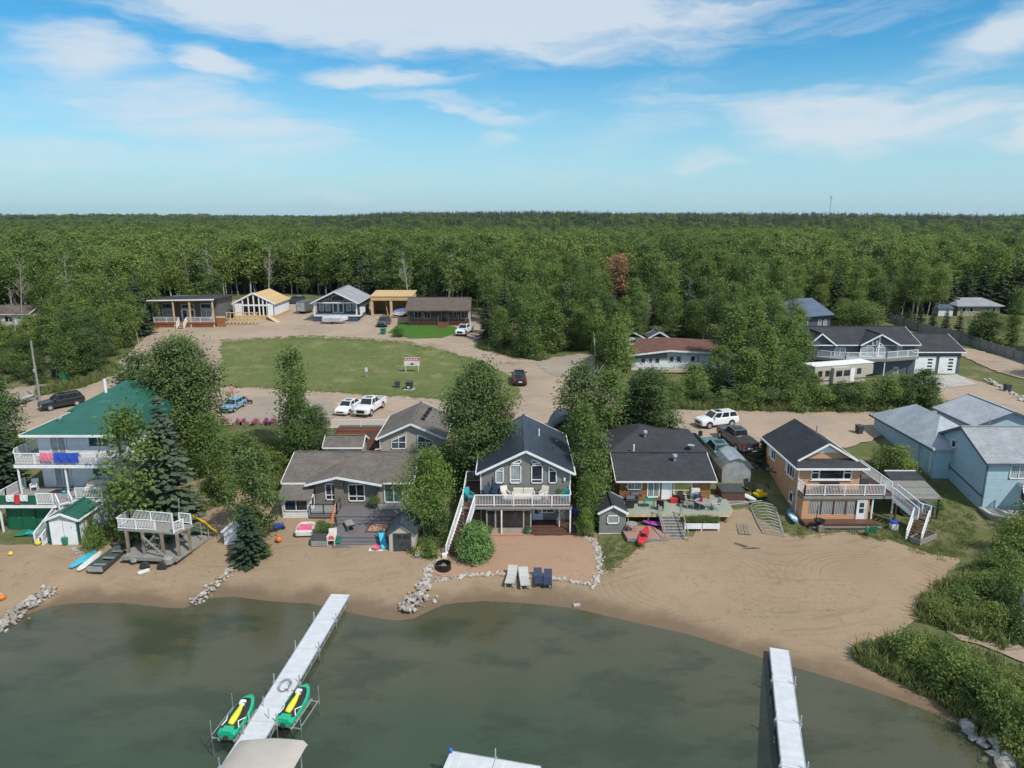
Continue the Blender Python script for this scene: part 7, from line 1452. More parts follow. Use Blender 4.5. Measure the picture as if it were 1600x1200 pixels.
p = on_ground(598, 852, .05); t = thing('toy_slide', 'turquoise toddler slide beside the plastic shed', 'slide', p, R(20)); MB().slab([(-.2,.55,.85),(.2,.55,.85),(.2,-.75,.06),(-.2,-.75,.06)], .05).build('chute', 'p_cyan', t)
for x in (-.24,.2): MB().slab([(x,.55,.98),(x,-.75,.18),(x,-.75,.05),(x,.55,.82)], .04, (1,0,0)).build('side_rail', 'p_cyan', t); MB().box(x,x+.05,.5,.95,0,1.0).build('ladder_side', 'p_teal', t)
for k in range(3): MB().box(-.2,.2,.6+.1*k,.68+.1*k,.62-.25*k,.67-.25*k).build('rung', 'p_teal', t)
p = on_ground(588, 859, .05); t = thing('toy_table', 'pink and white sand toy on a mat beside the toddler slide', 'toy', p); MB().lathe([(.3,0),(.36,.25),(.3,.25),(.26,.08)], 12).build('tub', 'p_pink', t); MB().box(-.6,.6,-.3,.35,-.02,.01).build('mat', 'p_white', t)
p = on_ground(478, 832, .05)
t = thing('paddle_boat', 'white and pink fibreglass pedal boat on the sand', 'boat', p, R(95)); MB().rings([[(x,-w,.1),(x,-w*1.05,.45),(x,-w*.85,.5),(x,w*.85,.5),(x,w*1.05,.45),(x,w,.1)] for x, w in ((-1.05,.62),(-.9,.75),(.3,.8),(.9,.72),(1.1,.5))]).build('hull', 'boat_white', t, bevel=.05); MB().box(-.75,.55,-.58,.58,.44,.53).build('well', 'p_pink', t, bevel=.03); MB().box(-.6,-.35,-.55,.55,.5,.75).build('seat_back', 'p_pink', t, bevel=.03); MB().box(.6,.95,-.5,.5,.48,.56).build('foot_deck', 'boat_white', t, bevel=.02)
p = on_ground(436, 848, .05); t = thing('gas_can', 'orange round float on the sand under the beach tree', 'float', p); MB().lathe([(.05,0),(.24,.12),(.27,.3),(.18,.48),(.05,.52)], 12).build('body', 'p_orange', t, smooth=True); MB().tube([(-.1,0,.5),(0,0,.62),(.1,0,.5)], .025, 6).build('handle', 'p_orange', t)
p = on_ground(434, 830, .05); t = thing('wheelbarrow', 'blue wheelbarrow beside the beach tree', 'wheelbarrow', p, .5); MB().rings([[(-.3,-.2,.3),(.3,-.15,.25),(.3,.15,.25),(-.3,.2,.3)],[(-.5,-.33,.62),(.55,-.28,.55),(.55,.28,.55),(-.5,.33,.62)]]).build('tray', 'p_blue', t); MB().rings([[(.5+.18*math.cos(q*.524), d, .18+.18*math.sin(q*.524)) for q in range(12)] for d in (-.05,.05)]).build('wheel', 'rubber', t); MB().bar((.5,-.1,.2),(-.95,-.25,.55),.04).bar((.5,.1,.2),(-.95,.25,.55),.04).bar((-.2,-.18,.3),(-.25,-.2,0),.04).bar((-.2,.18,.3),(-.25,.2,0),.04).bar((-.22,-.2,.15),(-.22,.2,.15),.03).build('frame', 'black', t)
# brown cottage deck
Z = 2.16
def bbq(label, loc, s=1): 
    t = thing('barbecue', label, 'barbecue', loc); t.scale = (s,s,s); MB().rings([[(x,-.3,.75),(x,-.3,1.0),(x,-.15,1.22),(x,.15,1.22),(x,.3,1.0),(x,.3,.75)] for x in (-.4,.4)]).build('hood', 'dark_plastic', t, bevel=.03); MB().box(-.38,.38,-.25,.25,.1,.72).build('cabinet', 'black', t)
    for s_ in (-1,1): MB().box(*sorted((s_*.42, s_*.75)),-.22,.22,.78,.82).build('side_shelf', 'black', t)
    MB().bar((-.3,-.34,1.02),(.3,-.34,1.02),.03).build('handle', 'steel', t)
bbq('black barbecue on the left of the brown cottage deck', (10.7,60.4,Z)); bbq('silver topped grill against the brown cottage wall', (11.3,61.5,Z), .9)
table('dark square table on the left half of the cottage deck', 'p_green', (12.5,60.6,Z), h=.74, rect=(1.0,.7)); table('oval grey table on the right half of the cottage deck', 'p_grey', (17.3,60.2,Z), .75)
for x, y, r_, m_, lb in ((16.2,60.3,70,'p_grey','left of the oval grey table'), (18.4,60.0,-80,'lounger_grey','right of the oval grey table'), (17.2,61.1,5,'p_navy','behind the oval grey table'), (15.8,61.4,30,'black','beside the yellow curtained window'), (13.4,60.0,160,'black','at the top of the cottage steps')): chair('patio chair '+lb, m_, (x,y,Z), R(r_), 1.05)
t = thing('cooler', 'red cooler under the yellow curtained window', 'cooler', (15.0,61.6,Z)); MB().box(-.35,.35,-.2,.2,0,.36).build('body', 'p_red', t, bevel=.03); MB().box(-.36,.36,-.21,.21,.36,.44).build('lid', 'p_red', t, bevel=.02)
t = thing('pedestal_fan', 'white cabinet and fan on the cottage deck corner', 'cabinet', (16.95,61.75,Z)); MB().box(-.4,.4,-.2,.2,0,1.35).build('body', 'p_white', t, bevel=.02); MB().lathe([(.05,0),(.25,.04),(.25,.1)], 12, (0,-.25,.9)).build('fan_head', 'p_grey', t); MB().box(-.36,.36,-.22,-.2,.1,.6).build('door', 'p_grey', t)
t = thing('deck_bucket', 'orange red pail on the oval grey table', 'pail', (17.1,60.1,Z+.73)); MB().lathe([(.12,0),(.16,.28),(.13,.28),(.1,.04)], 10).build('pail', 'p_red', t); MB().tube([(-.15,0,.28),(0,0,.42),(.15,0,.28)], .01, 5).build('bail', 'steel', t)
t = thing('paver_terrace', 'low red paver terrace below the brown cottage deck', 'terrace', (11.3,57.0,1.0)); MB().slab([(-1.75,1.35,.34),(1.0,1.3,.34),(2.35,-1.0,.34),(1.9,-1.2,.34),(-1.5,-1.15,.34)], .28).build('pavers', 'red_paver', t); MB().bar((-1.5,-1.2,.2),(1.95,-1.25,.2),.12,.32).build('front_edge', 'wood_grey', t)
table('grey patio table on the red paver terrace', 'p_grey', (10.4,57.3,1.34), .5, .68)
t = thing('hot_tub', 'brown hot tub with dark padded cover on a wooden base', 'hot tub', (20.75,63.4,1.9)); MB().box(-1.1,1.1,-.95,.95,.1,.85).build('shell', 'wood_brown', t, bevel=.05); MB().box(-1.15,1.15,-1.0,1.0,.86,1.0).build('cover', 'dark_plastic', t, bevel=.05); MB().box(-1.4,1.4,-1.25,1.1,-.3,.08).build('platform', 'wood_grey', t)
t = thing('planter_box', 'long white planter box full of vegetables below the cottage deck', 'planter', (16.6,57.9,1.05))
for x in (-1.55,.02): MB().box(x,x+1.5,-.4,.4,.35,.85).build('trough', 'white', t); 
for x in (-1.5,-.05,1.45):
    for y in (-.35,.35): MB().box(x-.04,x+.04,y-.04,y+.04,-.1,.36).build('leg', 'white', t)
MB().box(-1.48,1.45,-.34,.34,.8,.86).build('soil', 'soil', t)
for k in range(8): inst('greens', PROT['shrub%d' % (k % 2+1)].crown, t, (-1.3+.37*k,rnd.uniform(-.12,.12),.8), (0,0,k), (.2,.2,.22))
# pipe rack on the sand
a, b_, c, d_ = [Vector(G(u, v)) for u, v in ((1172,792),(1192,835),(1226,840),(1212,795))]
t = thing('pipe_rack', 'row of bent galvanised pipes lying beside the salmon house', 'pipe rack', a)
for k in range(10):
    f = k/9; p = a.lerp(b_, f)-a; q = d_.lerp(c, f)-a; m_ = (p+q)/2+Vector((0,0,.45)); MB().tube([p+Vector((0,0,.1)), p.lerp(m_,.3)+Vector((0,0,.25)), m_+Vector((0,0,.1)), q.lerp(m_,.3)+Vector((0,0,.25)), q+Vector((0,0,.1))], .035, 6).build('pipe', 'galv', t)
for p, q in ((a,b_),(d_,c)): MB().tube([p-a+Vector((0,0,.06)), q-a+Vector((0,0,.06))], .05, 6).build('rail', 'galv', t)
MB().tube([Vector(G(1138,795))-a+Vector((0,0,.4)), Vector(G(1190,790))-a+Vector((0,0,.5))], .035, 6).build('loose_pipe', 'galv', t)
p = on_ground(1162, 828, .06); t = thing('plank_pile', 'few weathered planks on the sand left of the pipes', 'planks', p, R(80))
for k in range(4): o = MB().box(-1.1,1.1,-.5+.27*k,-.27+.27*k,.0+.03*(k%2),.05+.03*(k%2)).build('plank', 'wood_old', t)
p = on_ground(1172, 858, .06); t = thing('driftwood', 'bent driftwood branch on the raked sand', 'driftwood', p); MB().tube([(-1.0,.9,.1),(-.4,.3,.12),(0,0,.1),(.8,-.1,.12)], [.05,.07,.08,.04], 6).build('branch', 'wood_old', t); MB().tube([(0,0,.1),(-.7,-.15,.12)], [.06,.02], 5).build('side_branch', 'wood_old', t)
p = on_ground(1188, 778, .06); t = thing('toy_digger', 'yellow toy digger on the rough grass', 'toy', p, .4); MB().rings([[(x,-.4,.2),(x,-.42,.45),(x,.42,.45),(x,.4,.2)] for x in (-.6,.5)]).build('body', 'p_yellow', t, bevel=.04); MB().box(-.35,.1,-.25,.25,.45,.75).build('cab', 'p_yellow', t, bevel=.03); MB().tube([(.3,0,.5),(.75,0,1.25),(1.0,0,.7)], .05, 6).build('arm', 'black', t); MB().box(-.5,.4,-.5,.5,.0,.2).build('track', 'black', t, bevel=.05)
t = thing('trailer_frame', 'tangle of black trailer frames behind the hot tub', 'trailer', on_ground(1183,735,.1), R(-55))
for y in (-.7,.7): MB().bar((-2.2,y,.5),(1.8,y,.5),.1,.14).build('side_beam', 'black', t)
for x in (-2.1,-1.2,-.3,.6,1.6): MB().bar((x,-.75,.5),(x,.75,.5),.08).build('cross_beam', 'black', t)
MB().bar((1.8,-.7,.5),(3.2,0,.55),.1).bar((1.8,.7,.5),(3.2,0,.55),.1).bar((3.1,-.05,.55),(3.1,.05,.55),.12).build('drawbar', 'black', t)
for s in (-1,1): MB().rings([[(-.6+.32*math.cos(q*.449), s*.95+d, .3+.32*math.sin(q*.449)) for q in range(14)] for d in (-.1,.1)]).build('wheel', 'rubber', t); MB().bar((-2.0,s*.7,.5),(-2.1,s*.8,1.5),.07).build('upright', 'black', t)
p = on_ground(1170, 768, .05); chair('dark camp chair between the hot tub and the toy digger', 'black', p, R(30), 1.1); 
# salmon house yard
chair('dark green plastic chair on the grass before the salmon house', 'p_green', on_ground(1359,838,.05), R(178), 1.1)
p = on_ground(1279, 828, .05); t = thing('chiminea', 'dark iron fire bowl before the salmon porch', 'fire bowl', p); MB().lathe([(.12,0),(.2,.1),(.1,.5),(.45,.75),(.5,.9),(.45,.9),(.1,.7)], 14).build('bowl', 'grille', t); MB().tube([(-.3,0,.9),(-.25,0,2.3)], .03, 6).build('hook_pole', 'black', t); MB().box(-.22,.22,-.55,-.2,0,.5).build('log_box', 'wood_old', t)
p = on_ground(1442, 845, .05); t = thing('garden_bed', 'long raised garden bed at the foot of the white stairs', 'planter', p, R(32)); MB().box(-1.3,1.3,-.45,-.38,0,.5).build('side_board', 'wood_grey', t); MB().box(-1.3,1.3,.38,.45,0,.5).build('side_board', 'wood_grey', t); MB().box(-1.3,-1.23,-.38,.38,0,.5).build('end_board', 'wood_grey', t); MB().box(1.23,1.3,-.38,.38,0,.5).build('end_board', 'wood_grey', t); MB().box(-1.23,1.23,-.38,.38,.05,.38).build('soil', 'soil', t)
p = on_ground(1396, 828, .05); t = thing('blue_bin', 'blue and white cooler tub beside the white stairs', 'cooler', p); MB().box(-.3,.3,-.25,.25,0,.6).build('body', 'p_white', t, bevel=.04); MB().box(-.32,.32,-.27,.27,.6,.78).build('lid', 'p_blue', t, bevel=.05)
t = thing('patio_set', 'dark bench under the picture window of the salmon house', 'bench', (28.6,60.1,3.81)); MB().box(-.9,.9,-.2,.2,.4,.46).build('seat', 'wood_brown', t); MB().box(-.9,.9,.15,.2,.46,.9).build('backrest', 'wood_brown', t)
for x in (-.8,.8): MB().box(x-.04,x+.04,-.18,.18,0,.4).build('leg', 'wood_brown', t)
t = thing('barbecue', 'covered barbecue at the corner of the salmon house deck', 'barbecue', (32.3,61.6,3.81)); MB().rings([[(-.4,-.3,0),(.4,-.3,0),(.4,.3,0),(-.4,.3,0)],[(-.4,-.28,.8),(.4,-.28,.8),(.4,.28,.8),(-.4,.28,.8)],[(-.3,-.15,1.1),(.3,-.15,1.1),(.3,.15,1.1),(-.3,.15,1.1)]]).build('cover', 'dark_plastic', t, bevel=.05)
for k, (x, y) in enumerate(((38.4,59.4),(34.7,58.6))): t = thing('hanging_basket', ('pale flowers in a basket on the right canopy post', 'small flowers in a basket on the left canopy post')[k], 'flowers', (x,y,2.3)); MB().lathe([(.05,0),(.2,.12),(.22,.2),(.18,.2)], 10).build('basket', 'wood_old', t); inst('flowers', PROT['roundbush'].crown, t, (0,0,.1), sc=(.2,.2,.28))
# left beach: platform on wheels with slide
o = Vector(at_z(232,880,.75)); t = thing('swim_platform', 'two level grey dock platform on wheels with white railings', 'dock platform', o)
def L_(u, v, z): p = at_z(u, v, z); return (p[0]-o.x, p[1]-o.y, p[2]-o.z)
P = [L_(190,872,1.05), L_(277,875,1.05), L_(330,838,1.05), L_(262,828,1.05), L_(222,838,1.05)]
lo = MB().slab(P, .14).build('lower_deck', 'wood_grey', t); MB().bar(P[0],P[1],.1,.3).build('front_beam', 'wood_grey', lo)
U = [L_(183,826,3.1), L_(250,831,3.1), L_(275,833,3.1), L_(303,820,3.1), L_(203,812,3.1)]
up = MB().slab(U, .16).build('upper_deck', 'wood_grey', t)
class _L:
    def __init__(s, e): s.e = e
    def part(s, name, mb, mat, parent=None, **kw): return mb.build(name, mat, parent or s.e, **kw)
hh = _L(t)
railing(hh, [U[0], L_(243,829,3.1)], .9, parent=up); railing(hh, [U[4], L_(270,818,3.1)], .9, parent=up); railing(hh, [L_(272,833,3.1), L_(287,827,3.1)], .9, parent=up); railing(hh, [L_(281,817,3.1), L_(299,819,3.1)], .9, parent=up); railing(hh, [U[0], U[4]], .9, parent=up)
for u, v in ((197,829),(222,831),(252,833),(276,834),(294,826),(238,820)): p = L_(u, v, 3.0); MB().box(p[0]-.1,p[0]+.1,p[1]-.1,p[1]+.1,.2,p[2]).build('post', 'wood_old', t)
MB().bar(L_(222,838,2.8), L_(258,870,1.1), .1, .14).build('brace', 'wood_grey', t); MB().bar(L_(222,862,1.1), L_(240,838,2.6), .1, .14).build('brace', 'wood_grey', t)
MB().bar(L_(243,830,3.1), L_(232,858,1.15), .06, .18).bar(L_(256,832,3.1), L_(246,862,1.15), .06, .18).bar(L_(236,850,1.7), L_(250,852,1.7), .05, .14).bar(L_(240,840,2.4), L_(254,842,2.4), .05, .14).build('ladder', 'wood_grey', t)
for u, v in ((226,883),(253,884)): p = L_(u, v, .75); MB().rings([[(p[0]+.38*math.cos(q*.449), p[1]+d, p[2]-.1+.38*math.sin(q*.449)) for q in range(14)] for d in (-.12,.12)]).build('wheel', 'rubber', t)
p = L_(264,880,.75); MB().lathe([(.3,-.05),(.42,.05),(.42,.5),(.3,.6)], 12, p).build('float_drum', 'p_grey', t); p = L_(210,878,.7); MB().lathe([(.2,0),(.3,.1),(.3,.4)], 10, p).build('float_drum', 'galv', t)
s0, s1 = Vector(L_(304,808,3.3)), Vector(L_(338,832,1.2)); sd = (s1-s0).normalized(); sn = Vector((-sd.y, sd.x, 0)).normalized()*.3; sp_ = []
for f, z in ((0,0),(.12,-.02),(.4,.12),(.65,-.06),(.9,-.02),(1,.06)): c = s0.lerp(s1, f)+Vector((0,0,z)); sp_.append([tuple(c-sn+Vector((0,0,.16))), tuple(c-sn), tuple(c+sn), tuple(c+sn+Vector((0,0,.16))), tuple(c+sn*.85+Vector((0,0,.05))), tuple(c-sn*.85+Vector((0,0,.05)))])
sl = MB().rings(sp_).build('slide', 'p_yellow', t); MB().bar(tuple(s0.lerp(s1,.25)), tuple(s0.lerp(s1,.25)+Vector((0,0,-1.6))), .06).bar(tuple(s0.lerp(s1,.6)), tuple(s0.lerp(s1,.6)+Vector((.0,0,-1.0))), .06).build('slide_leg', 'galv', sl)
MB().tube([L_(281,826,1.1), L_(279,780,5.2)], .04, 6).build('flag_pole', 'p_white', t)
for label, mat, u, v, r_ in (('yellow toy bucket on the sand near the white shed', 'p_yellow', 60, 852, .25), ('yellow ball toy on the left sand', 'p_yellow', 17, 868, .2), ('orange buoy at the left edge of the sand', 'p_orange', 3, 938, .3)):
    p = on_ground(u, v, .05); t = thing('beach_toy', label, 'toy', p); MB().lathe([(r_*.6,0),(r_,r_*.5),(r_*.95,r_*.9),(r_*.5,r_*1.3)], 10).build('body', mat, t, smooth=True); MB().tube([(-r_*.6,0,r_*1.1),(0,0,r_*1.7),(r_*.6,0,r_*1.1)], .02, 5).build('handle', 'p_white', t)
p = on_ground(103, 852, .05); t = thing('waste_bin', 'small dark green bin before the white shed doors', 'bin', p); MB().lathe([(.2,0),(.26,.6),(.28,.62),(.24,.6)], 10).build('body', 'p_green', t); MB().lathe([(.28,.62),(.27,.68),(.1,.74)], 10).build('lid', 'p_green', t)
t = thing('tarp', 'crumpled teal tarp on the ground before the green doors', 'tarp', on_ground(48,835,.06)); rr2 = random.Random(3); n = 9
V = [(-1.1+2.2*i/(n-1), -.6+1.2*j/(n-1)+.25*(i/(n-1)), rr2.uniform(.02,.14)) for j in range(n) for i in range(n)]; MB().add(V, [(j*n+i, j*n+i+1, (j+1)*n+i+1, (j+1)*n+i) for j in range(n-1) for i in range(n-1)]).build('sheet', 'p_green', t); MB().add([(x*.5+.3,y*.5-.2,z+.1) for x,y,z in V], [(j*n+i, j*n+i+1, (j+1)*n+i+1, (j+1)*n+i) for j in range(n-1) for i in range(n-1)]).build('fold', 'p_teal', t)
p = on_ground(225, 896, .06); t = thing('anchor_float', 'white foam float on the sand under the wheeled platform', 'float', p, .8); MB().rings([[(x,-w,.02),(x,-w,.2),(x,w,.2),(x,w,.02)] for x, w in ((-.45,.08),(-.3,.17),(.3,.17),(.45,.08))]).build('foam', 'p_white', t, bevel=.03); MB().bar((.4,.0,.1),(1.6,.3,.05),.05).build('handle_pole', 'wood_old', t)
# white house decks
Z = 6.61
t = thing('draped_bedding', 'blue blanket and pink towel hanging over the upper left deck rail', 'blankets', (-39.6,59.62,Z+1.02))
for x0, x1, m_, dz in ((-2.0,-.9,'p_pink',.7),(-.8,1.4,'p_blue',.85)):
    k = 9; V = []
    for i in range(k): x = x0+(x1-x0)*i/(k-1); w = .03*math.sin(i*2.2); V += [(x,.28+w,-dz*.5),(x,.07,.02+.02*math.sin(i)),(x,-.07,.03+.02*math.cos(i)),(x,-.16+w,-dz*.5),(x,-.14-w,-dz)]
    MB().add(V, [(i*5+j, i*5+j+1, (i+1)*5+j+1, (i+1)*5+j) for i in range(k-1) for j in range(4)]).build('blanket', m_, t)
t = thing('hung_towels', 'red and white towels over the green front panel of the lower deck', 'towels', (-42.6,57.3,4.62))
for x0, x1, m_, dz in ((-.9,-.2,'p_white',.55),(-.2,.3,'p_red',.75),(.3,1.0,'p_white',.5)):
    k = 6; V = []
    for i in range(k): x = x0+(x1-x0)*i/(k-1); w = .025*math.sin(i*2.2); V += [(x,.18+w,-.3),(x,.05,.02),(x,-.06,.02),(x,-.1+w,-dz*.5),(x+.05*math.sin(i),-.1-w,-dz)]
    MB().add(V, [(i*5+j, i*5+j+1, (i+1)*5+j+1, (i+1)*5+j) for i in range(k-1) for j in range(4)]).build('towel', m_, t)
chair('white plastic chair in the shade of the lower left deck', 'p_white', (-43.3,60.6,3.76), R(20), 1.0); table('white table on the upper left deck', 'p_white', (-41.9,60.3,Z), .5)
t = thing('door_mat', 'black mat by the glass door of the lower left deck', 'mat', (-40.8,60.4,3.765)); MB().slab([(-.9,-.45,.012),(.8,-.45,.012),(1.0,.45,.012),(-.7,.45,.012)], .01).build('mat', 'black', t); MB().lathe([(.28,.012),(.34,.12),(.3,.12),(.25,.03)], 12, (.6,-.3,0)).build('water_bowl', 'p_cyan', t)
t = thing('deck_sofa', 'beige sofa on the lower left deck', 'sofa', (-37.6,60.6,3.76), R(10)); MB().box(-1.0,1.0,-.4,.4,.1,.45).build('seat', 'cushion', t, bevel=.04); MB().box(-1.0,1.0,.25,.45,.4,.9).build('backrest', 'cushion', t, bevel=.05); MB().tube([(-1.0,-.4,.45),(-.8,-.35,.9),(.2,.3,1.2)], .03, 5).build('frame_arch', 'black', t)
# street furniture
p = on_ground(62, 627); t = thing('utility_pole', 'grey wooden utility pole beside the left road', 'utility pole', p); tp = at_y(48, 532, p[1]); d = (tp[0]-p[0], 0, tp[2]-p[2]); MB().tube([(0,0,-.3), d], [.16,.11], 10).build('pole', 'wood_grey_y', t); MB().lathe([(.09,0),(.12,.1),(.12,.45),(.06,.5)], 8, (d[0]*.45-.0,-.22,d[2]*.48)).build('meter_box', 'galv', t); MB().tube([(.18,0,0),(d[0]*.6+.14,0,d[2]*.6)], .03, 6).build('conduit', 'galv', t)
def sign(label, u, v, w, hgt, z0, posts=2, stripe=None, rz=0.0, name='sign', panel='p_white', n=None):
    p = on_ground(u, v); t = thing(name, label, 'sign', p, rz)
    for x in ((-w*.4, w*.4) if posts == 2 else (0,)): MB().box(x-.045,x+.045,0,.09,-.1,z0+hgt*.6).build('post', 'p_white' if posts == 2 else 'galv', t)
    b0 = MB().box(-w/2,w/2,-.04,-.005,z0,z0+hgt).build('panel', panel, t)
    if stripe: 
        MB().box(-w/2+.03,w/2-.03,-.048,-.041,z0+hgt*.62,z0+hgt*.93).build('red_band', stripe, b0)
        for k in range(5): MB().box(-w*.42+k*w*.17,-w*.42+k*w*.17+w*.12,-.053,-.048,z0+hgt*.7,z0+hgt*.84).build('letter_block', 'p_white', b0)
        MB().slab([(-.22,-.044,z0+.12),(.3,-.044,z0+.12),(.22,-.044,z0+.34),(.02,-.044,z0+.44),(-.18,-.044,z0+.3)], .004, (0,-1,0)).build('emblem', 'black', b0)
    return t
sign('white real estate board with a red band on the green lot', 644, 583, 2.35, 1.25, 1.15, 2, 'p_red'); sign('small white sign on a thin post on the green lot', 573, 592, .42, .6, 1.1, 1); sign('small white road sign at the roadside thicket', 1086, 622, .42, .55, 1.5, 1); sign('small white marker on the verge of the curving left road', 114, 580, .3, .3, 1.2, 1)
sign('large blank white sign seen from behind on the lower right bank', 1592, 978, 1.6, 1.5, .9, 2, None, R(62))
def bin_(label, u, v, mat='p_green', s=1.0, name='waste_bin', base=False):
    p = on_ground(u, v, .06); t = thing(name, label, 'bin', p, rnd.uniform(-.3,.3)); t.scale = (s,s,s); MB().rings([[(-.3,-.32,.05),(.3,-.32,.05),(.3,.32,.05),(-.3,.32,.05)],[(-.36,-.4,1.0),(.36,-.4,1.0),(.36,.4,1.0),(-.36,.4,1.0)]]).build('body', mat, t); MB().slab([(-.38,-.44,1.02),(.38,-.44,1.02),(.38,.42,1.1),(-.38,.42,1.1)], .06).build('lid', mat, t)
    if base: MB().box(-.6,.6,-.6,.5,-.05,.16).build('base_pad', 'concrete', t); MB().box(-.15,.15,-.36,-.34,.3,.6).build('label_plate', 'p_white', t)
    return t
bin_('black utility box on the green lot, left of the pair', 621, 607, 'dark_plastic', .95, 'utility_box'); bin_('dark utility box on a pale pad on the green lot', 640, 610, 'dark_plastic', 1.15, 'utility_box', True); bin_('green utility box beside the left road', 102, 598, 'p_green', 1.3, 'utility_box'); bin_('black waste bin left of the green utility box', 87, 588, 'dark_plastic', 1.1)
bin_('dark green waste bin at the bungalow driveway', 599, 523, 'p_green', 1.1); bin_('dark green waste bin at the edge of the middle wood', 832, 561, 'p_green', 1.1); bin_('dark waste bin behind the salmon house', 1342, 678, 'dark_plastic', .9); bin_('dark waste bin on the bank below the boulders', 1573, 612, 'dark_plastic', .95)
p = on_ground(1525, 992, .05); tag(MB().box(-.3,.3,-.2,.2,0,.3).build('crate', 'wood_raw', None, bevel=.02, loc=p), 'pale wooden block on the lower right bank path', 'block')
# telecom mast on the horizon
p = at_y(1296, 338, 2500); t = thing('telecom_mast', 'thin lattice telecom mast on the forest horizon', 'mast', (p[0], 2500, zt(p[0], 2500))); top = at_y(1297, 306, 2500)[2]-zt(p[0], 2500)
for x, y in ((-1.4,0),(1.4,0),(0,1.8)): MB().tube([(x,y,0),(x*.5,y*.5,top)], .32, 4).build('mast_leg', 'galv', t)
for k in range(8): z = top*k/8; s = 1-.5*k/8; MB().bar((-1.4*s,0,z),(1.4*s*.9,0,z+top/8),.2).build('lattice', 'galv', t)
MB().box(-2.6,2.6,-1,1,top*.86,top*.98).build('antenna', 'galv', t)
# petunias along the gravel
k = 0
for u, w, m_ in ((352,14,'petal_pink'),(372,10,'petal_pink'),(382,9,'petal_pink'),(400,14,'petal_pink'),(417,14,'petal_purple'),(428,13,'petal_pink'),(446,15,'petal_purple')):
    p = on_ground(u, 664, .08); t = thing('petunia_planter', ('pale pink','salmon pink','small pink','hot pink','deep purple','bright magenta','lilac')[k]+' petunias in the row behind the gravel strip', 'flowers', p); s = FPX/(p[1]*CP-(p[2]-CAM_H)*SP); s = w/s/1.75*.62; k += 1
    MB().box(-.5,.5,-.2,.2,-.1,.28).build('planter', 'wood_old', t); inst('foliage', PROT['shrub0'].crown, t, (0,0,.15), (0,0,k), (s*.62,s*.45,.2))
    me = PROT['shrub0'].crown.copy(); me.materials[0] = MATS[m_]; inst('blossom', me, t, (0,0,.22), (0,0,k), (s*.75,s*.45,.2))
# figures on the road
def person(label, u, v, hgt, shirt, pants, rz, stride=.1):
    t = thing('person', label, 'person', on_ground(u, v, .10), rz); t.scale = (hgt/1.75,)*3
    def skin(name, vs, es, mat, parent):
        me = bpy.data.meshes.new(name); me.from_pydata([v_[:3] for v_ in vs], es, []); o = bpy.data.objects.new(name, me); COL.objects.link(o); o.parent = parent
        md = o.modifiers.new('skin', 'SKIN'); sv = me.skin_vertices[0].data
        for i, v_ in enumerate(vs): sv[i].radius = (v_[3], v_[4] if len(v_) > 4 else v_[3]); sv[i].use_root = (i == 0)
        o.modifiers.new('sub', 'SUBSURF').levels = 1; me.materials.append(MATS[mat]); return o
    s = stride
    V = [(0,0,.95,.15,.11),(0,0,1.15,.13,.1),(0,0,1.38,.17,.11),(0,0,1.50,.06),(0,.01,1.57,.075),(0,.015,1.68,.09),(0,.01,1.76,.06),
         (-.2,0,1.40,.055),(-.25,-.03,1.15,.045),(-.24,-.1,.92,.035),(-.24,-.13,.83,.035),(.2,0,1.40,.055),(.25,.03,1.15,.045),(.25,.0,.92,.035),(.25,-.02,.83,.035),
         (-.09,0,.88,.085),(-.1,-s,.5,.06),(-.1,-s*.6,.08,.04),(-.1,-s*.6-.14,.04,.035),(.09,0,.88,.085),(.1,s,.5,.06),(.1,s*1.4,.08,.04),(.1,s*1.4-.14,.04,.035)]
    E = [(0,1),(1,2),(2,3),(3,4),(4,5),(5,6),(2,7),(7,8),(8,9),(9,10),(2,11),(11,12),(12,13),(13,14),(0,15),(15,16),(16,17),(17,18),(0,19),(19,20),(20,21),(21,22)]
    skin('body', V, E, 'skin', t)
    skin('shirt', [(0,0,.98,.165,.125),(0,0,1.15,.15,.12),(0,0,1.38,.185,.125),(-.21,0,1.40,.075),(-.245,-.02,1.2,.065),(.21,0,1.40,.075),(.245,.02,1.2,.065)], [(0,1),(1,2),(2,3),(3,4),(2,5),(5,6)], shirt, t)
    skin('shorts', [(0,0,.96,.16,.125),(-.09,0,.86,.1),(-.1,-s,.5,.085),(.09,0,.86,.1),(.1,s,.5,.085)], [(0,1),(1,2),(0,3),(3,4)], pants, t)
    MB().lathe([(.11,1.62),(.118,1.7),(.1,1.79),(.05,1.83)], 10, (0,.03,0)).build('hair', 'hair', t, smooth=True)
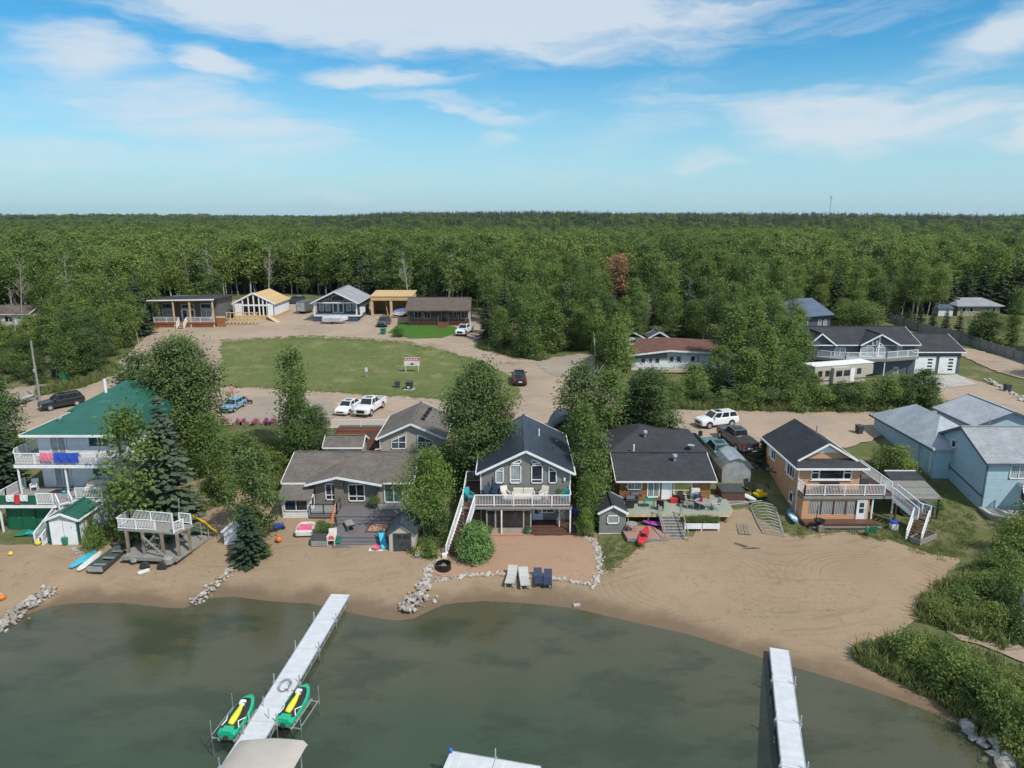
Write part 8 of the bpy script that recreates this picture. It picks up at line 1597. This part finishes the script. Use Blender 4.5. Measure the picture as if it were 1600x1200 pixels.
person('person in a pink top walking on the dirt road', 363, 622, 1.75, 'p_pink', 'p_pink', R(20), .14); person('person in a white shirt walking beside the pink top', 371, 624, 1.6, 'p_white', 'p_white', R(-10), .1)
t = thing('dog', 'small dark brown dog on the gravel by the blue car', 'dog', on_ground(391, 633, .14), R(160))
me = bpy.data.meshes.new('body'); V = [(0,0,.42,.13),(.28,0,.43,.15),(-.25,0,.43,.12),(.42,0,.56,.09),(.52,0,.64,.085),(.66,0,.60,.045),(-.40,0,.50,.035),(-.52,0,.60,.025),(.28,.09,.28,.06),(.29,.09,.14,.035),(.29,.09,.03,.035),(.28,-.09,.28,.06),(.26,-.09,.14,.035),(.27,-.09,.03,.035),(-.22,.09,.30,.075),(-.29,.09,.16,.038),(-.26,.09,.03,.032),(-.22,-.09,.30,.075),(-.31,-.09,.16,.038),(-.28,-.09,.03,.032),(.50,.06,.74,.025),(.50,-.06,.74,.025)]
me.from_pydata([v_[:3] for v_ in V], [(0,1),(0,2),(1,3),(3,4),(4,5),(2,6),(6,7),(1,8),(8,9),(9,10),(1,11),(11,12),(12,13),(2,14),(14,15),(15,16),(2,17),(17,18),(18,19),(4,20),(4,21)], []); o = bpy.data.objects.new('body', me); COL.objects.link(o); o.parent = t; o.modifiers.new('skin', 'SKIN')
for i, v_ in enumerate(V): me.skin_vertices[0].data[i].radius = (v_[3], v_[3]); me.skin_vertices[0].data[i].use_root = (i == 0)
o.modifiers.new('sub', 'SUBSURF').levels = 1; me.materials.append(MATS['dog_fur'])
# ---------------------------------------------------------------- thin summer air
hm = bpy.data.materials.new('air'); hm.use_nodes = True; ht = hm.node_tree; ht.nodes.clear()
pv = nd(ht, 'ShaderNodeVolumePrincipled', {'Color': (.80,.88,.95,1), 'Density': .00004, 'Anisotropy': .3}); nd(ht, 'ShaderNodeOutputMaterial', {'Volume': pv.outputs[0]}); MATS['air'] = hm
tag(MB().box(-7900,7900,-450,10500,-6.5,140).build('haze', 'air'), 'thin blue summer haze over the far forest', kind='stuff')
